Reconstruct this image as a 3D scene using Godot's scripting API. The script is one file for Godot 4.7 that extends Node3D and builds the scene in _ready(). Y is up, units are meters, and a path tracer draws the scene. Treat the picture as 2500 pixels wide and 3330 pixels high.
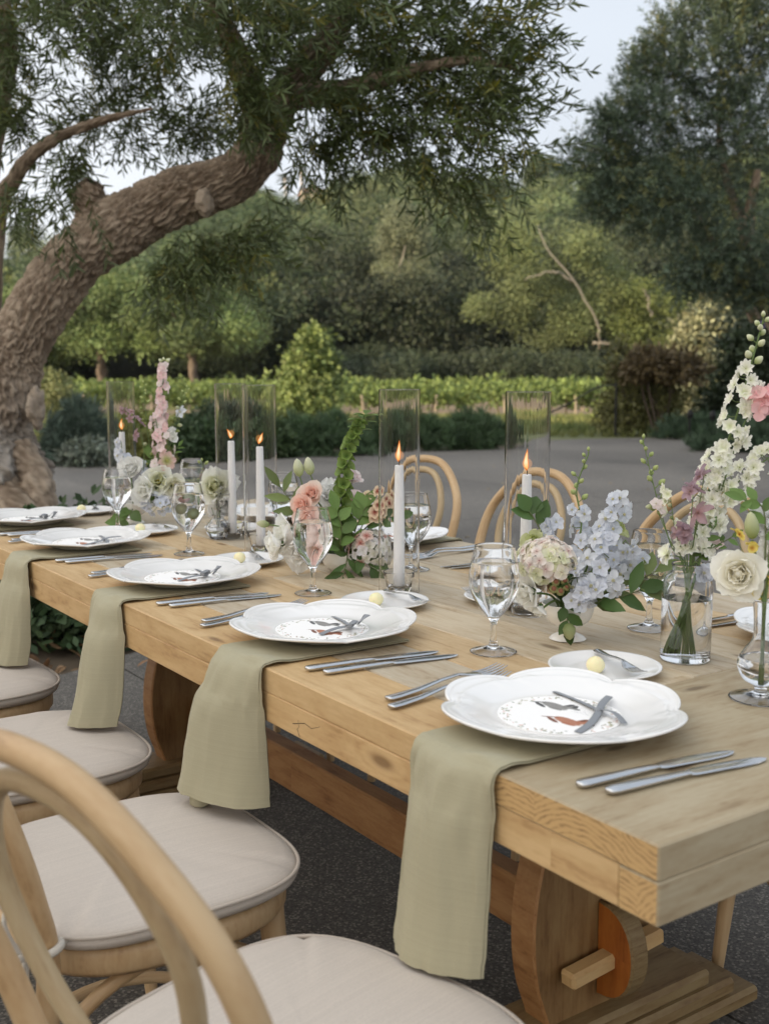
extends Node3D
# An outdoor dinner table under an old olive tree, vineyard and wooded hill behind.

const A0 := Vector3(0.278, 0.0, -1.0755)      # near left corner of the table top, on the ground
const LD := Vector3(-0.5719, 0.0, -0.8203)    # along the table, away from the camera
const WD := Vector3(0.8203, 0.0, -0.5719)     # across the table
const YAW := 0.6088                           # turn that lays local +x across and local +z towards the near end
const TOP := 0.76
const TLEN := 2.87
const TWID := 1.08

var rng := RandomNumberGenerator.new()
var M := {}
var used := {}
var nz := FastNoiseLite.new()


func tp(u: float, v: float, y: float) -> Vector3:
	return A0 + LD * u + WD * v + Vector3(0, y, 0)


# ---------------------------------------------------------------- mesh builder
class MB:
	var p := PackedVector3Array()
	var uv := PackedVector2Array()
	var c := PackedColorArray()
	var ix := []
	var slot := 0
	var col := Color.WHITE

	func _init() -> void:
		ix.append(PackedInt32Array())

	func use(n: int) -> void:
		while ix.size() <= n:
			ix.append(PackedInt32Array())
		slot = n

	# rows of points; outward = (next row) x (next column)
	func grid(rows: Array, loop: bool, us := 1.0, vs := 1.0) -> void:
		var base := p.size()
		var w: int = rows[0].size()
		var h := rows.size()
		for i in h:
			var r: PackedVector3Array = rows[i]
			for j in w:
				p.append(r[j])
				uv.append(Vector2(us * i / maxf(1.0, h - 1.0), vs * j / float(w)))
				c.append(col)
		var t: PackedInt32Array = ix[slot]
		var wq := w if loop else w - 1
		for i in h - 1:
			for j in wq:
				var a := base + i * w + j
				var b := base + i * w + (j + 1) % w
				var a2 := a + w
				var b2 := b + w
				t.append_array([a, a2, b2, a, b2, b])
		ix[slot] = t

	func poly(pts: PackedVector3Array, uvs: PackedVector2Array) -> void:
		var base := p.size()
		for k in pts.size():
			p.append(pts[k])
			uv.append(uvs[k])
			c.append(col)
		var t: PackedInt32Array = ix[slot]
		for k in range(1, pts.size() - 1):
			t.append_array([base, base + k, base + k + 1])
		ix[slot] = t

	func tube(pts: PackedVector3Array, rad: PackedFloat32Array, sides := 8, cap := true) -> void:
		var n := pts.size()
		var rows := []
		var t0 := (pts[1] - pts[0]).normalized()
		var ref := Vector3.UP if absf(t0.y) < 0.9 else Vector3.RIGHT
		var nrm := (ref - t0 * ref.dot(t0)).normalized()
		var length := 0.0
		for i in n:
			var t: Vector3
			if i == 0:
				t = t0
			elif i == n - 1:
				t = (pts[i] - pts[i - 1]).normalized()
			else:
				t = (pts[i + 1] - pts[i - 1]).normalized()
			nrm = (nrm - t * nrm.dot(t)).normalized()
			var bin := nrm.cross(t)
			if i > 0:
				length += pts[i].distance_to(pts[i - 1])
			if cap and i == 0:
				rows.append(_ring(pts[i] - t * rad[i] * 0.35, nrm, bin, rad[i] * 0.02, sides))
				rows.append(_ring(pts[i] - t * rad[i] * 0.25, nrm, bin, rad[i] * 0.7, sides))
			rows.append(_ring(pts[i], nrm, bin, rad[i], sides))
			if cap and i == n - 1:
				rows.append(_ring(pts[i] + t * rad[i] * 0.25, nrm, bin, rad[i] * 0.7, sides))
				rows.append(_ring(pts[i] + t * rad[i] * 0.35, nrm, bin, rad[i] * 0.02, sides))
		grid(rows, true, length, TAU * rad[n / 2])

	func _ring(o: Vector3, a: Vector3, b: Vector3, r: float, sides: int) -> PackedVector3Array:
		var q := PackedVector3Array()
		for k in sides:
			var g := TAU * k / sides
			q.append(o + (a * cos(g) + b * sin(g)) * r)
		return q

	# profile of (radius, height) points, listed so that the outside lies to its right going up
	func lathe(prof: PackedVector2Array, sides: int, at := Vector3.ZERO) -> void:
		var rows := []
		for q in prof:
			var r := PackedVector3Array()
			for k in sides:
				var g := TAU * k / sides
				r.append(at + Vector3(q.x * cos(g), q.y, q.x * sin(g)))
			rows.append(r)
		grid(rows, true)

	# elliptical cross sections along a path; up is the flat direction's normal
	func loft(pts: PackedVector3Array, ws: PackedFloat32Array, hs: PackedFloat32Array, up: Vector3, sides := 8, power := 1.0) -> void:
		var rows := []
		var n := pts.size()
		for i in n:
			var t := (pts[mini(i + 1, n - 1)] - pts[maxi(i - 1, 0)]).normalized()
			var side := t.cross(up).normalized()
			var u2 := side.cross(t).normalized()
			var r := PackedVector3Array()
			for k in sides:
				var g := TAU * k / sides
				var cx := signf(cos(g)) * pow(absf(cos(g)), power)
				var cy := signf(sin(g)) * pow(absf(sin(g)), power)
				r.append(pts[i] + u2 * (cx * hs[i]) + side * (-cy * ws[i]))
			if i == 0:
				rows.append(_dot(pts[i], sides))
			rows.append(r)
			if i == n - 1:
				rows.append(_dot(pts[i], sides))
		grid(rows, true)

	func _dot(o: Vector3, sides: int) -> PackedVector3Array:
		var q := PackedVector3Array()
		for k in sides:
			q.append(o)
		return q

	# chamfered box; uv in metres with u along its longest side; the two ends of that side go to end_slot
	func box(o: Vector3, s: Vector3, b := 0.003, basis := Basis.IDENTITY, end_slot := 0, uvo := Vector2.ZERO) -> void:
		var h := s * 0.5
		var lng := s.max_axis_index()
		var keep := slot
		var faces := []
		for ax in 3:
			var a1 := (ax + 1) % 3
			var a2 := (ax + 2) % 3
			for sg in [-1.0, 1.0]:
				var f := []
				for cc in [[-1, -1], [1, -1], [1, 1], [-1, 1]]:
					var v := Vector3.ZERO
					v[ax] = sg * h[ax]
					v[a1] = cc[0] * (h[a1] - b)
					v[a2] = cc[1] * (h[a2] - b)
					f.append(v)
				faces.append([f, ax])
		for a1 in 3:
			var a2 := (a1 + 1) % 3
			var ax := (a1 + 2) % 3
			for s1 in [-1.0, 1.0]:
				for s2 in [-1.0, 1.0]:
					var f := []
					for k in [[0, -1], [0, 1], [1, 1], [1, -1]]:
						var v := Vector3.ZERO
						v[a1] = s1 * (h[a1] - (b if k[0] else 0.0))
						v[a2] = s2 * (h[a2] - (0.0 if k[0] else b))
						v[ax] = k[1] * (h[ax] - b)
						f.append(v)
					faces.append([f, a1 if a1 != lng else a2])
		for sx in [-1.0, 1.0]:
			for sy in [-1.0, 1.0]:
				for sz in [-1.0, 1.0]:
					faces.append([[Vector3(sx * h.x, sy * (h.y - b), sz * (h.z - b)), Vector3(sx * (h.x - b), sy * h.y, sz * (h.z - b)), Vector3(sx * (h.x - b), sy * (h.y - b), sz * h.z)], (lng + 1) % 3])
		for fa in faces:
			var f: Array = fa[0]
			var nn: Vector3 = (f[1] - f[0]).cross(f[2] - f[0])
			var mid := Vector3.ZERO
			for v in f:
				mid += v
			if nn.dot(mid) < 0.0:
				f.reverse()
			var ax: int = fa[1]
			var pu := lng if ax != lng else (lng + 1) % 3
			var pv := 3 - ax - pu
			var q := PackedVector3Array()
			var w := PackedVector2Array()
			for v in f:
				q.append(o + basis * v)
				w.append(Vector2(v[pu], v[pv]) + uvo)
			use(end_slot if ax == lng else keep)
			poly(q, w)
		slot = keep

	# outline (x, y), counter-clockwise, pushed out along +z by depth, with chamfer b
	func extrude(outline: PackedVector2Array, depth: float, xf: Transform3D, b := 0.004, side_slot := 0) -> void:
		var n := outline.size()
		var inn := PackedVector2Array()
		for k in n:
			var e1 := (outline[k] - outline[(k + n - 1) % n]).normalized()
			var e2 := (outline[(k + 1) % n] - outline[k]).normalized()
			var m := (e1 + e2).normalized()
			inn.append(outline[k] + Vector2(-m.y, m.x) * b)
		var rows := []
		for spec in [[inn, depth], [outline, depth - b], [outline, b], [inn, 0.0]]:
			var r := PackedVector3Array()
			for q in spec[0]:
				r.append(xf * Vector3(q.x, q.y, spec[1]))
			rows.append(r)
		var keep := slot
		use(side_slot)
		for k in 3:
			grid([rows[k + 1], rows[k]], true, 0.1, 1.2)
		use(keep)
		var tri := Geometry2D.triangulate_polygon(inn)
		var t: PackedInt32Array = ix[slot]
		for zz in [[depth, false], [0.0, true]]:
			var base := p.size()
			for q in inn:
				p.append(xf * Vector3(q.x, q.y, zz[0]))
				uv.append(Vector2(q.y, q.x))
				c.append(col)
			for k in range(0, tri.size(), 3):
				var a := inn[tri[k]]
				var up := (inn[tri[k + 1]] - a).cross(inn[tri[k + 2]] - a) > 0.0
				if up != zz[1]:
					t.append_array([base + tri[k], base + tri[k + 1], base + tri[k + 2]])
				else:
					t.append_array([base + tri[k], base + tri[k + 2], base + tri[k + 1]])
		ix[slot] = t

	# a leaf or petal blade: root, direction, face normal, length, width, droop (bend down), fold along the midrib
	func leaf(root: Vector3, dir: Vector3, up: Vector3, ln: float, wd: float, bend := 0.15, fold := 0.12, blunt := 0.0) -> void:
		var d := dir.normalized()
		var side := d.cross(up).normalized()
		var n := side.cross(d).normalized()
		var rows := []
		var ts := [0.0, 0.22, 0.5, 0.78, 1.0]
		var wsh := [0.08, 0.72, 1.0, 0.62 + 0.3 * blunt, 0.03 + 0.45 * blunt]
		for i in 5:
			var t: float = ts[i]
			var mid := root + d * (ln * t) - n * (bend * ln * t * t)
			var hw: float = wd * 0.5 * wsh[i]
			rows.append(PackedVector3Array([mid - side * hw + n * (fold * hw * 2.0), mid, mid + side * hw + n * (fold * hw * 2.0)]))
		grid(rows, false)

	func ball(o: Vector3, r: Vector3, sides := 10, rings := 6, basis := Basis.IDENTITY) -> void:
		var rows := []
		for i in rings + 1:
			var a := PI * i / rings - PI / 2
			var q := PackedVector3Array()
			for k in sides:
				var g := TAU * k / sides
				q.append(o + basis * Vector3(cos(a) * cos(g) * r.x, sin(a) * r.y, cos(a) * sin(g) * r.z))
			rows.append(q)
		grid(rows, true)

	func bend_tint(from: int, f: Callable) -> void:
		for k in range(from, p.size()):
			c[k] = f.call(p[k])

	func commit(flat := false) -> ArrayMesh:
		var n := PackedVector3Array()
		n.resize(p.size())
		for t: PackedInt32Array in ix:
			for k in range(0, t.size(), 3):
				var i0 := t[k]
				var i1 := t[k + 1]
				var i2 := t[k + 2]
				var f := (p[i1] - p[i0]).cross(p[i2] - p[i0])
				n[i0] += f
				n[i1] += f
				n[i2] += f
		for k in n.size():
			n[k] = n[k].normalized() if n[k].length_squared() > 1e-24 else Vector3.UP
		var m := ArrayMesh.new()
		for t: PackedInt32Array in ix:
			if t.is_empty():
				continue
			var r := t.duplicate()
			for k in range(0, r.size(), 3):
				var s := r[k + 1]
				r[k + 1] = r[k + 2]
				r[k + 2] = s
			var arr := []
			arr.resize(Mesh.ARRAY_MAX)
			arr[Mesh.ARRAY_VERTEX] = p
			arr[Mesh.ARRAY_NORMAL] = n
			arr[Mesh.ARRAY_TEX_UV] = uv
			arr[Mesh.ARRAY_COLOR] = c
			arr[Mesh.ARRAY_INDEX] = r
			m.add_surface_from_arrays(Mesh.PRIMITIVE_TRIANGLES, arr)
		return m


# ---------------------------------------------------------------- scene helpers
func numbered(called: String) -> String:
	if not used.has(called):
		used[called] = 0
		return called
	used[called] += 1
	return "%s_%03d" % [called, used[called]]


func tag(o: Node3D, label: String, category: String, group := "", kind := "") -> Node3D:
	if label:
		o.set_meta("label", label)
	if category:
		o.set_meta("category", category)
	if group:
		o.set_meta("group", group)
	if kind:
		o.set_meta("kind", kind)
	return o


func thing(called: String, label: String, category: String, at := Vector3.ZERO, turn := 0.0, group := "") -> Node3D:
	var o := Node3D.new()
	o.name = numbered(called)
	add_child(o)
	o.position = at
	o.rotation.y = turn
	tag(o, label, category, group)
	return o


func put(called: String, m: Mesh, mats, parent: Node3D = self, at := Vector3.ZERO) -> MeshInstance3D:
	var o := MeshInstance3D.new()
	o.mesh = m
	var list: Array = mats if mats is Array else [mats]
	for k in m.get_surface_count():
		o.set_surface_override_material(k, list[mini(k, list.size() - 1)])
	o.position = at
	if parent == self:
		o.name = numbered(called)
		add_child(o)
	else:
		var nm := called
		var k := 0
		while parent.has_node(nm):
			k += 1
			nm = "%s_%03d" % [called, k]
		o.name = nm
		parent.add_child(o)
	return o


func struct(called: String, m: Mesh, mats, at := Vector3.ZERO) -> MeshInstance3D:
	var o := put(called, m, mats, self, at)
	o.set_meta("kind", "structure")
	return o


func dup(o: Node3D, label: String, at: Vector3, turn: float, group := "") -> Node3D:
	var r: Node3D = o.duplicate()
	r.name = numbered(str(o.name).rstrip("0123456789").rstrip("_"))
	add_child(r)
	r.position = at
	r.rotation.y = turn
	r.set_meta("label", label)
	if group:
		r.set_meta("group", group)
	return r


func many(called: String, mesh: Mesh, m: Material, xfs: Array, cols: Array, parent: Node3D) -> MultiMeshInstance3D:
	var mm := MultiMesh.new()
	mm.transform_format = MultiMesh.TRANSFORM_3D
	mm.use_colors = true
	mm.mesh = mesh
	mm.instance_count = xfs.size()
	for k in xfs.size():
		mm.set_instance_transform(k, xfs[k])
		mm.set_instance_color(k, cols[k])
	var o := MultiMeshInstance3D.new()
	o.multimesh = mm
	o.material_override = m
	var nm := called
	var k2 := 0
	while parent != self and parent.has_node(nm):
		k2 += 1
		nm = "%s_%03d" % [called, k2]
	o.name = numbered(called) if parent == self else nm
	o.set_meta("kind", "stuff")
	parent.add_child(o)
	return o


func rv(a: float, b: float) -> float:
	return rng.randf_range(a, b)


func rdir() -> Vector3:
	var v := Vector3(rng.randfn(), rng.randfn(), rng.randfn())
	return v.normalized() if v.length() > 0.01 else Vector3.UP


func facing(dir: Vector3, spin := 0.0) -> Basis:      # local +y looks along dir
	var d := dir.normalized()
	var ref := Vector3.FORWARD if absf(d.y) > 0.9 else Vector3.UP
	var x := ref.cross(d).normalized()
	var z := x.cross(d)
	return Basis(x, d, z) * Basis(Vector3.UP, spin)


func curve(pts: Array, n: int) -> PackedVector3Array:   # smooth path through points
	var q := PackedVector3Array()
	var last := pts.size() - 1
	for i in n + 1:
		var t := float(i) / n * last
		var k := mini(int(t), last - 1)
		var f := t - k
		var p0: Vector3 = pts[maxi(k - 1, 0)]
		var p1: Vector3 = pts[k]
		var p2: Vector3 = pts[k + 1]
		var p3: Vector3 = pts[mini(k + 2, last)]
		q.append(p1.cubic_interpolate(p2, p0, p3, f))
	return q


func radii(list: Array, n: int) -> PackedFloat32Array:
	var q := PackedFloat32Array()
	for i in n + 1:
		var t := float(i) / n * (list.size() - 1)
		var k := mini(int(t), list.size() - 2)
		q.append(lerpf(list[k], list[k + 1], t - k))
	return q


# ---------------------------------------------------------------- materials
func lin(r: float, g: float, b: float) -> Color:       # a real-world (linear) base colour
	return Color(r, g, b).linear_to_srgb()


func mat(c: Color, rough := 0.7, metal := 0.0) -> StandardMaterial3D:
	var m := StandardMaterial3D.new()
	m.albedo_color = c
	m.roughness = rough
	m.metallic = metal
	m.cull_mode = BaseMaterial3D.CULL_DISABLED
	return m


func tinted(rough: float, through := 0.0, c := Color.WHITE) -> StandardMaterial3D:   # colour comes from the mesh
	var m := mat(c, rough)
	m.vertex_color_use_as_albedo = true
	if through > 0.0:
		m.backlight_enabled = true
		m.backlight = Color(through, through, through)
	return m


func glass(scale: float, tint := Color(1, 1, 1, 0.0), rough := 0.0) -> StandardMaterial3D:
	var m := StandardMaterial3D.new()
	m.albedo_color = tint
	m.roughness = rough
	m.metallic_specular = 0.5
	m.transparency = BaseMaterial3D.TRANSPARENCY_ALPHA
	m.refraction_enabled = true
	m.refraction_scale = scale
	return m


func noise(sd: int, freq: float, kind := FastNoiseLite.TYPE_SIMPLEX_SMOOTH, oct := 4) -> FastNoiseLite:
	var n := FastNoiseLite.new()
	n.seed = sd
	n.noise_type = kind
	n.frequency = freq
	n.fractal_octaves = oct
	return n


# wood: grain runs along x; 1024 px = 1.5 m, 256 px = 0.375 m
func wood_images(sd: int, pale: Color, mid: Color, dark: Color, rings: float, knots: int) -> Array:
	var w := 1024
	var h := 256
	var wav := noise(sd, 0.006, FastNoiseLite.TYPE_SIMPLEX_SMOOTH, 3)
	var fib := noise(sd + 7, 0.35, FastNoiseLite.TYPE_VALUE, 2).get_image(96, h)
	fib.resize(w, h, Image.INTERPOLATE_CUBIC)
	var fine := noise(sd + 9, 0.4, FastNoiseLite.TYPE_VALUE, 2).get_image(384, h)
	fine.resize(w, h, Image.INTERPOLATE_CUBIC)
	var blot := noise(sd + 3, 0.03, FastNoiseLite.TYPE_SIMPLEX_SMOOTH, 3).get_image(256, h)
	blot.resize(w, h, Image.INTERPOLATE_CUBIC)
	var kn := []
	var r := RandomNumberGenerator.new()
	r.seed = sd
	for k in knots:
		kn.append(Vector3(r.randf() * w, r.randf() * h, r.randf_range(5, 9)))
	var a := Image.create(w, h, false, Image.FORMAT_RGB8)
	var b := Image.create(w, h, false, Image.FORMAT_L8)
	for y in h:
		for x in w:
			var off := 0.0
			var kd := 0.0
			for q: Vector3 in kn:
				var dx := (x - q.x) / 3.0
				var dy := y - q.y
				var d2 := dx * dx + dy * dy
				if d2 < 2500.0:
					var e := exp(-d2 / (q.z * q.z * 4.0))
					off += e * 2.2
					kd += exp(-d2 / (q.z * q.z * 0.35))
			var g := 0.5 + 0.5 * sin((y * 0.12 * rings) + wav.get_noise_2d(x * 0.35, y * 1.6) * 9.0 * rings + off * 5.0)
			g = g * g
			var f := fib.get_pixel(x, y).r * 0.6 + fine.get_pixel(x, y).r * 0.4
			var bl := blot.get_pixel(x, y).r
			var v := clampf(0.30 * g + 0.75 * (f - 0.5) + 0.55 * (bl - 0.5) + 0.16, 0.0, 1.0)
			var cc := pale.lerp(mid, minf(1.0, v * 1.6)).lerp(dark, clampf(v * 1.5 - 0.75, 0.0, 1.0) * 0.8)
			if kd > 0.02:
				cc = cc.lerp(dark * 0.8, minf(0.6, kd))
			a.set_pixel(x, y, cc)
			b.set_pixel(x, y, Color.WHITE * clampf(1.0 - 0.5 * g - 0.8 * absf(f - 0.5), 0.0, 1.0))
	a.generate_mipmaps()
	return [ImageTexture.create_from_image(a), ImageTexture.create_from_image(b)]


func wood(imgs: Array, rough: float, tint := Color.WHITE) -> StandardMaterial3D:
	var m := mat(tint, rough)
	m.albedo_texture = imgs[0]
	m.uv1_scale = Vector3(0.6667, 2.6667, 1)
	m.heightmap_enabled = true
	m.heightmap_texture = imgs[1]
	m.heightmap_scale = 0.03
	return m


func _ready() -> void:
	rng.seed = 20240611
	camera_and_light()
	materials()
	ground()
	far_country()
	garden()
	old_olive()
	second_olive()
	dining_table()
	chairs()
	settings()
	candles()
	flowers()


func camera_and_light() -> void:
	var cam := Camera3D.new()
	cam.name = "camera"
	var lens := CameraAttributesPhysical.new()
	lens.frustum_focal_length = 26.26
	lens.exposure_aperture = 3.7
	lens.frustum_focus_distance = 2.15
	cam.attributes = lens
	cam.fov = 49.12
	cam.near = 0.05
	cam.far = 2000.0
	add_child(cam)
	cam.position = Vector3(0, 1.24, 0)
	cam.rotation_degrees = Vector3(-7.44, 0, 0)
	cam.current = true

	var to_sun := Vector3(-0.90, 0.31, 0.42).normalized()
	var pano := Image.create(512, 256, false, Image.FORMAT_RGBF)
	var wisps := noise(5, 1.2, FastNoiseLite.TYPE_SIMPLEX_SMOOTH, 4)
	for y in 256:
		var el := (0.5 - (y + 0.5) / 256.0) * PI
		for x in 512:
			var az := (x + 0.5) / 512.0 * TAU
			var d := Vector3(sin(az) * cos(el), sin(el), -cos(az) * cos(el))
			var up := maxf(d.y, 0.0)
			var g := 0.5 + 0.5 * d.dot(to_sun)
			var glow := pow(g, 3.0)
			var low := pow(1.0 - up, 1.6)
			var c := Color(0.46, 0.53, 0.63).lerp(Color(0.60, 0.645, 0.70), low)
			var warm := Color(1.22, 1.12, 0.98).lerp(Color(1.66, 1.40, 1.10), low)
			c = c.lerp(Color(c.r + warm.r, c.g + warm.g, c.b + warm.b), glow)
			var wv := 1.0 + 0.05 * wisps.get_noise_3d(d.x * 2.0, d.y * 7.0, d.z * 2.0)
			pano.set_pixel(x, y, Color(c.r * wv, c.g * wv, c.b * wv) * (1.0 if d.y > 0.0 else 0.35))
	var sky_mat := PanoramaSkyMaterial.new()
	sky_mat.panorama = ImageTexture.create_from_image(pano)
	var sky := Sky.new()
	sky.sky_material = sky_mat
	var env := Environment.new()
	env.background_mode = Environment.BG_SKY
	env.sky = sky
	env.tonemap_mode = Environment.TONE_MAPPER_LINEAR
	env.tonemap_exposure = 1.36
	env.fog_enabled = true
	env.fog_density = 0.00008
	env.fog_light_color = Color(0.86, 0.90, 0.94)
	env.sdfgi_enabled = true
	env.ssao_enabled = true
	env.ssil_enabled = true
	var we := WorldEnvironment.new()
	we.name = "environment"
	we.environment = env
	add_child(we)

	var sun := DirectionalLight3D.new()
	sun.name = "sun"
	sun.light_color = Color(1.0, 0.90, 0.74)
	sun.light_energy = 1.6
	sun.light_angular_distance = 0.6
	sun.shadow_enabled = true
	add_child(sun)
	sun.look_at_from_position(to_sun * 50.0, Vector3.ZERO)


func materials() -> void:
	# table timber: weathered pale pine above, warmer below
	var top := wood_images(11, Color(0.79, 0.725, 0.615), Color(0.72, 0.635, 0.51), Color(0.50, 0.40, 0.29), 1.0, 3)
	M.table = wood(top, 0.62)
	M.table_b = wood(top, 0.66, Color(0.93, 0.94, 0.96))
	M.table_c = wood(top, 0.6, Color(1.0, 0.95, 0.87))
	M.side = wood(top, 0.6, Color(1.0, 0.92, 0.79))
	M.side_b = wood(top, 0.6, Color(0.99, 0.90, 0.76))
	M.grey_end = wood(top, 0.66, Color(0.86, 0.86, 0.84))
	var red := wood_images(23, Color(0.67, 0.50, 0.32), Color(0.58, 0.40, 0.23), Color(0.36, 0.23, 0.12), 0.8, 3)
	M.trestle = wood(red, 0.55)
	M.trestle_face = wood(red, 0.62, Color(0.82, 0.86, 0.84))
	M.foot = wood(red, 0.65, Color(0.8, 0.9, 0.95))
	M.tusk = wood(red, 0.5, Color(1.0, 0.80, 0.52))
	M.peg = wood(top, 0.6, Color(1.0, 0.90, 0.74))
	var beech := wood_images(37, Color(0.77, 0.655, 0.50), Color(0.71, 0.58, 0.42), Color(0.52, 0.40, 0.27), 0.5, 0)
	M.chair = wood(beech, 0.5)
	M.chair_pale = wood(beech, 0.55, Color(0.93, 0.97, 1.0))
	# end grain: arcs of growth rings
	var eg := Image.create(512, 256, false, Image.FORMAT_RGB8)
	var en := noise(3, 0.02)
	for y in 256:
		for x in 512:      # x runs through the thickness, y along the edge
			var board := int(y / 86.0)
			var cx: float = [-260.0, 780.0, -420.0][board % 3]
			var cy: float = board * 86.0 + [50.0, 30.0, 64.0][board % 3]
			var d := Vector2((x - cx) * 0.16, (y - cy) * 1.56).length() + en.get_noise_2d(x * 0.3, y * 2.0) * 4.0
			var g := pow(0.5 + 0.5 * sin(d * 0.95), 4.0)
			var c := Color(0.76, 0.62, 0.42).lerp(Color(0.42, 0.31, 0.19), g * 0.62 * (0.6 + en.get_noise_2d(x * 0.6 + 400, y * 3.0)))
			eg.set_pixel(x, y, c)
	eg.generate_mipmaps()
	M.end_grain = mat(Color.WHITE, 0.7)
	M.end_grain.albedo_texture = ImageTexture.create_from_image(eg)
	M.end_grain.uv1_scale = Vector3(12.5, 2.5, 1)
	M.end_grain.uv1_offset = Vector3(0.5, 0.5, 0)
	M.crack = mat(lin(0.03, 0.02, 0.012), 0.9)

	# exposed aggregate paving
	var ag := Image.create(512, 512, false, Image.FORMAT_RGB8)
	var agh := Image.create(512, 512, false, Image.FORMAT_L8)
	var cel := noise(9, 0.16, FastNoiseLite.TYPE_CELLULAR, 1)
	cel.cellular_return_type = FastNoiseLite.RETURN_CELL_VALUE
	var ced := noise(9, 0.16, FastNoiseLite.TYPE_CELLULAR, 1)
	ced.cellular_return_type = FastNoiseLite.RETURN_DISTANCE
	var gr := RandomNumberGenerator.new()
	gr.seed = 4
	for y in 512:
		for x in 512:
			var v := cel.get_noise_2d(x, y)
			var e := ced.get_noise_2d(x, y)
			var k := 0.385 + 0.06 * v + gr.randf_range(-0.05, 0.05)
			if v > 0.62:
				k += 0.22 * (v - 0.4)
			if e > -0.35:
				k *= 0.8
			ag.set_pixel(x, y, Color(k * 1.08, k * 1.03, k * 0.96))
			agh.set_pixel(x, y, Color.WHITE * clampf(0.5 - e * 0.6, 0.0, 1.0))
	ag.generate_mipmaps()
	M.paving = mat(Color.WHITE, 0.85)
	M.paving.vertex_color_use_as_albedo = true
	M.paving.albedo_texture = ImageTexture.create_from_image(ag)
	M.paving.uv1_triplanar = true
	M.paving.uv1_world_triplanar = true
	M.paving.uv1_scale = Vector3.ONE * 2.3
	M.paving.heightmap_enabled = true
	M.paving.heightmap_texture = ImageTexture.create_from_image(agh)
	M.paving.heightmap_scale = 0.12
	M.earth = tinted(0.95)

	# cloth
	var wv := Image.create(256, 256, false, Image.FORMAT_L8)
	var wc := Image.create(256, 256, false, Image.FORMAT_RGB8)
	for y in 256:
		var ty := gr.randf_range(-0.05, 0.05)
		for x in 256:
			var k := 0.5 + 0.25 * sin(x * TAU / 4.0) * sin(y * TAU / 4.0)
			wv.set_pixel(x, y, Color.WHITE * k)
			var s := 0.955 + ty * 0.5 + gr.randf_range(-0.035, 0.035)
			wc.set_pixel(x, y, Color(s, s, s))
	var weave := ImageTexture.create_from_image(wv)
	wc.generate_mipmaps()
	var linen := ImageTexture.create_from_image(wc)
	M.cushion = mat(Color(0.80, 0.755, 0.705), 0.9)
	M.piping = mat(Color(0.765, 0.715, 0.66), 0.9)
	M.tie = mat(Color(0.80, 0.765, 0.71), 0.9)
	M.napkin = mat(Color(0.675, 0.645, 0.535), 0.88)
	for k in ["cushion", "piping", "tie", "napkin"]:
		M[k].albedo_texture = linen
		M[k].uv1_triplanar = true
		M[k].uv1_scale = Vector3.ONE * (5.0 if k != "napkin" else 13.0)
		M[k].heightmap_enabled = true
		M[k].heightmap_texture = weave
		M[k].heightmap_scale = 0.008 if k != "napkin" else 0.0015
		M[k].rim_enabled = true
		M[k].rim = 0.25
		M[k].rim_tint = 0.6
	M.ribbon = mat(Color(0.52, 0.53, 0.545), 0.6)
	M.ribbon.rim_enabled = true
	M.ribbon.rim = 0.3

	# tableware
	M.china = mat(Color(0.935, 0.925, 0.91), 0.16)
	M.china.clearcoat_enabled = true
	M.china.clearcoat = 0.4
	M.china.clearcoat_roughness = 0.06
	M.cream = mat(Color(0.96, 0.945, 0.915), 0.22)
	M.steel = mat(Color(0.80, 0.80, 0.80), 0.16, 1.0)
	M.butter = mat(Color(0.94, 0.905, 0.72), 0.45)
	M.butter.subsurf_scatter_enabled = true
	M.butter.subsurf_scatter_strength = 0.2
	M.glass = glass(0.045)
	M.cylinder = glass(0.028)
	M.water = glass(0.033)
	M.wax = mat(Color(0.975, 0.97, 0.965), 0.42)
	M.wick = mat(lin(0.01, 0.009, 0.008), 0.9)
	var fg := Gradient.new()
	fg.offsets = PackedFloat32Array([0.0, 0.2, 0.5, 0.85, 1.0])
	fg.colors = PackedColorArray([Color(0.70, 0.34, 0.16), Color(0.98, 0.74, 0.44), Color(1.0, 0.93, 0.80), Color(1.0, 0.86, 0.62), Color(0.98, 0.66, 0.34)])
	var ft := GradientTexture2D.new()
	ft.gradient = fg
	ft.width = 64
	ft.height = 8
	M.flame_core = mat(Color.BLACK, 1.0)
	M.flame_core.emission_enabled = true
	M.flame_core.emission = Color.WHITE
	M.flame_core.emission_texture = ft
	M.flame_core.emission_operator = BaseMaterial3D.EMISSION_OP_MULTIPLY
	M.flame_core.emission_energy_multiplier = 1.1
	M.flame = mat(Color(0, 0, 0, 0.4), 1.0)
	M.flame.transparency = BaseMaterial3D.TRANSPARENCY_ALPHA
	M.flame.emission_enabled = true
	M.flame.emission = Color(1.0, 0.56, 0.22)
	M.flame.emission_energy_multiplier = 0.9

	# plants
	M.leaf = tinted(0.5, 0.75)
	M.leaf_own = tinted(0.5, 0.75, lin(0.085, 0.11, 0.042))
	M.gloss_leaf = tinted(0.46, 0.4)
	M.gloss_leaf.metallic_specular = 0.35
	M.petal = tinted(0.65, 0.9)
	M.far_leaf = tinted(0.7, 0.5, Color(1.16, 1.16, 1.16))
	M.stalk = tinted(0.6)

	# bark
	M.bark = tinted(0.9)
	var bh := noise(31, 0.05, FastNoiseLite.TYPE_CELLULAR, 2).get_image(256, 256)
	M.bark.heightmap_enabled = true
	M.bark.heightmap_texture = ImageTexture.create_from_image(bh)
	M.bark.heightmap_scale = 0.6
	M.bark.uv1_triplanar = true
	M.bark.uv1_scale = Vector3(3.5, 3.5, 3.5)
	M.far_bark = tinted(0.9)


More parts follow.
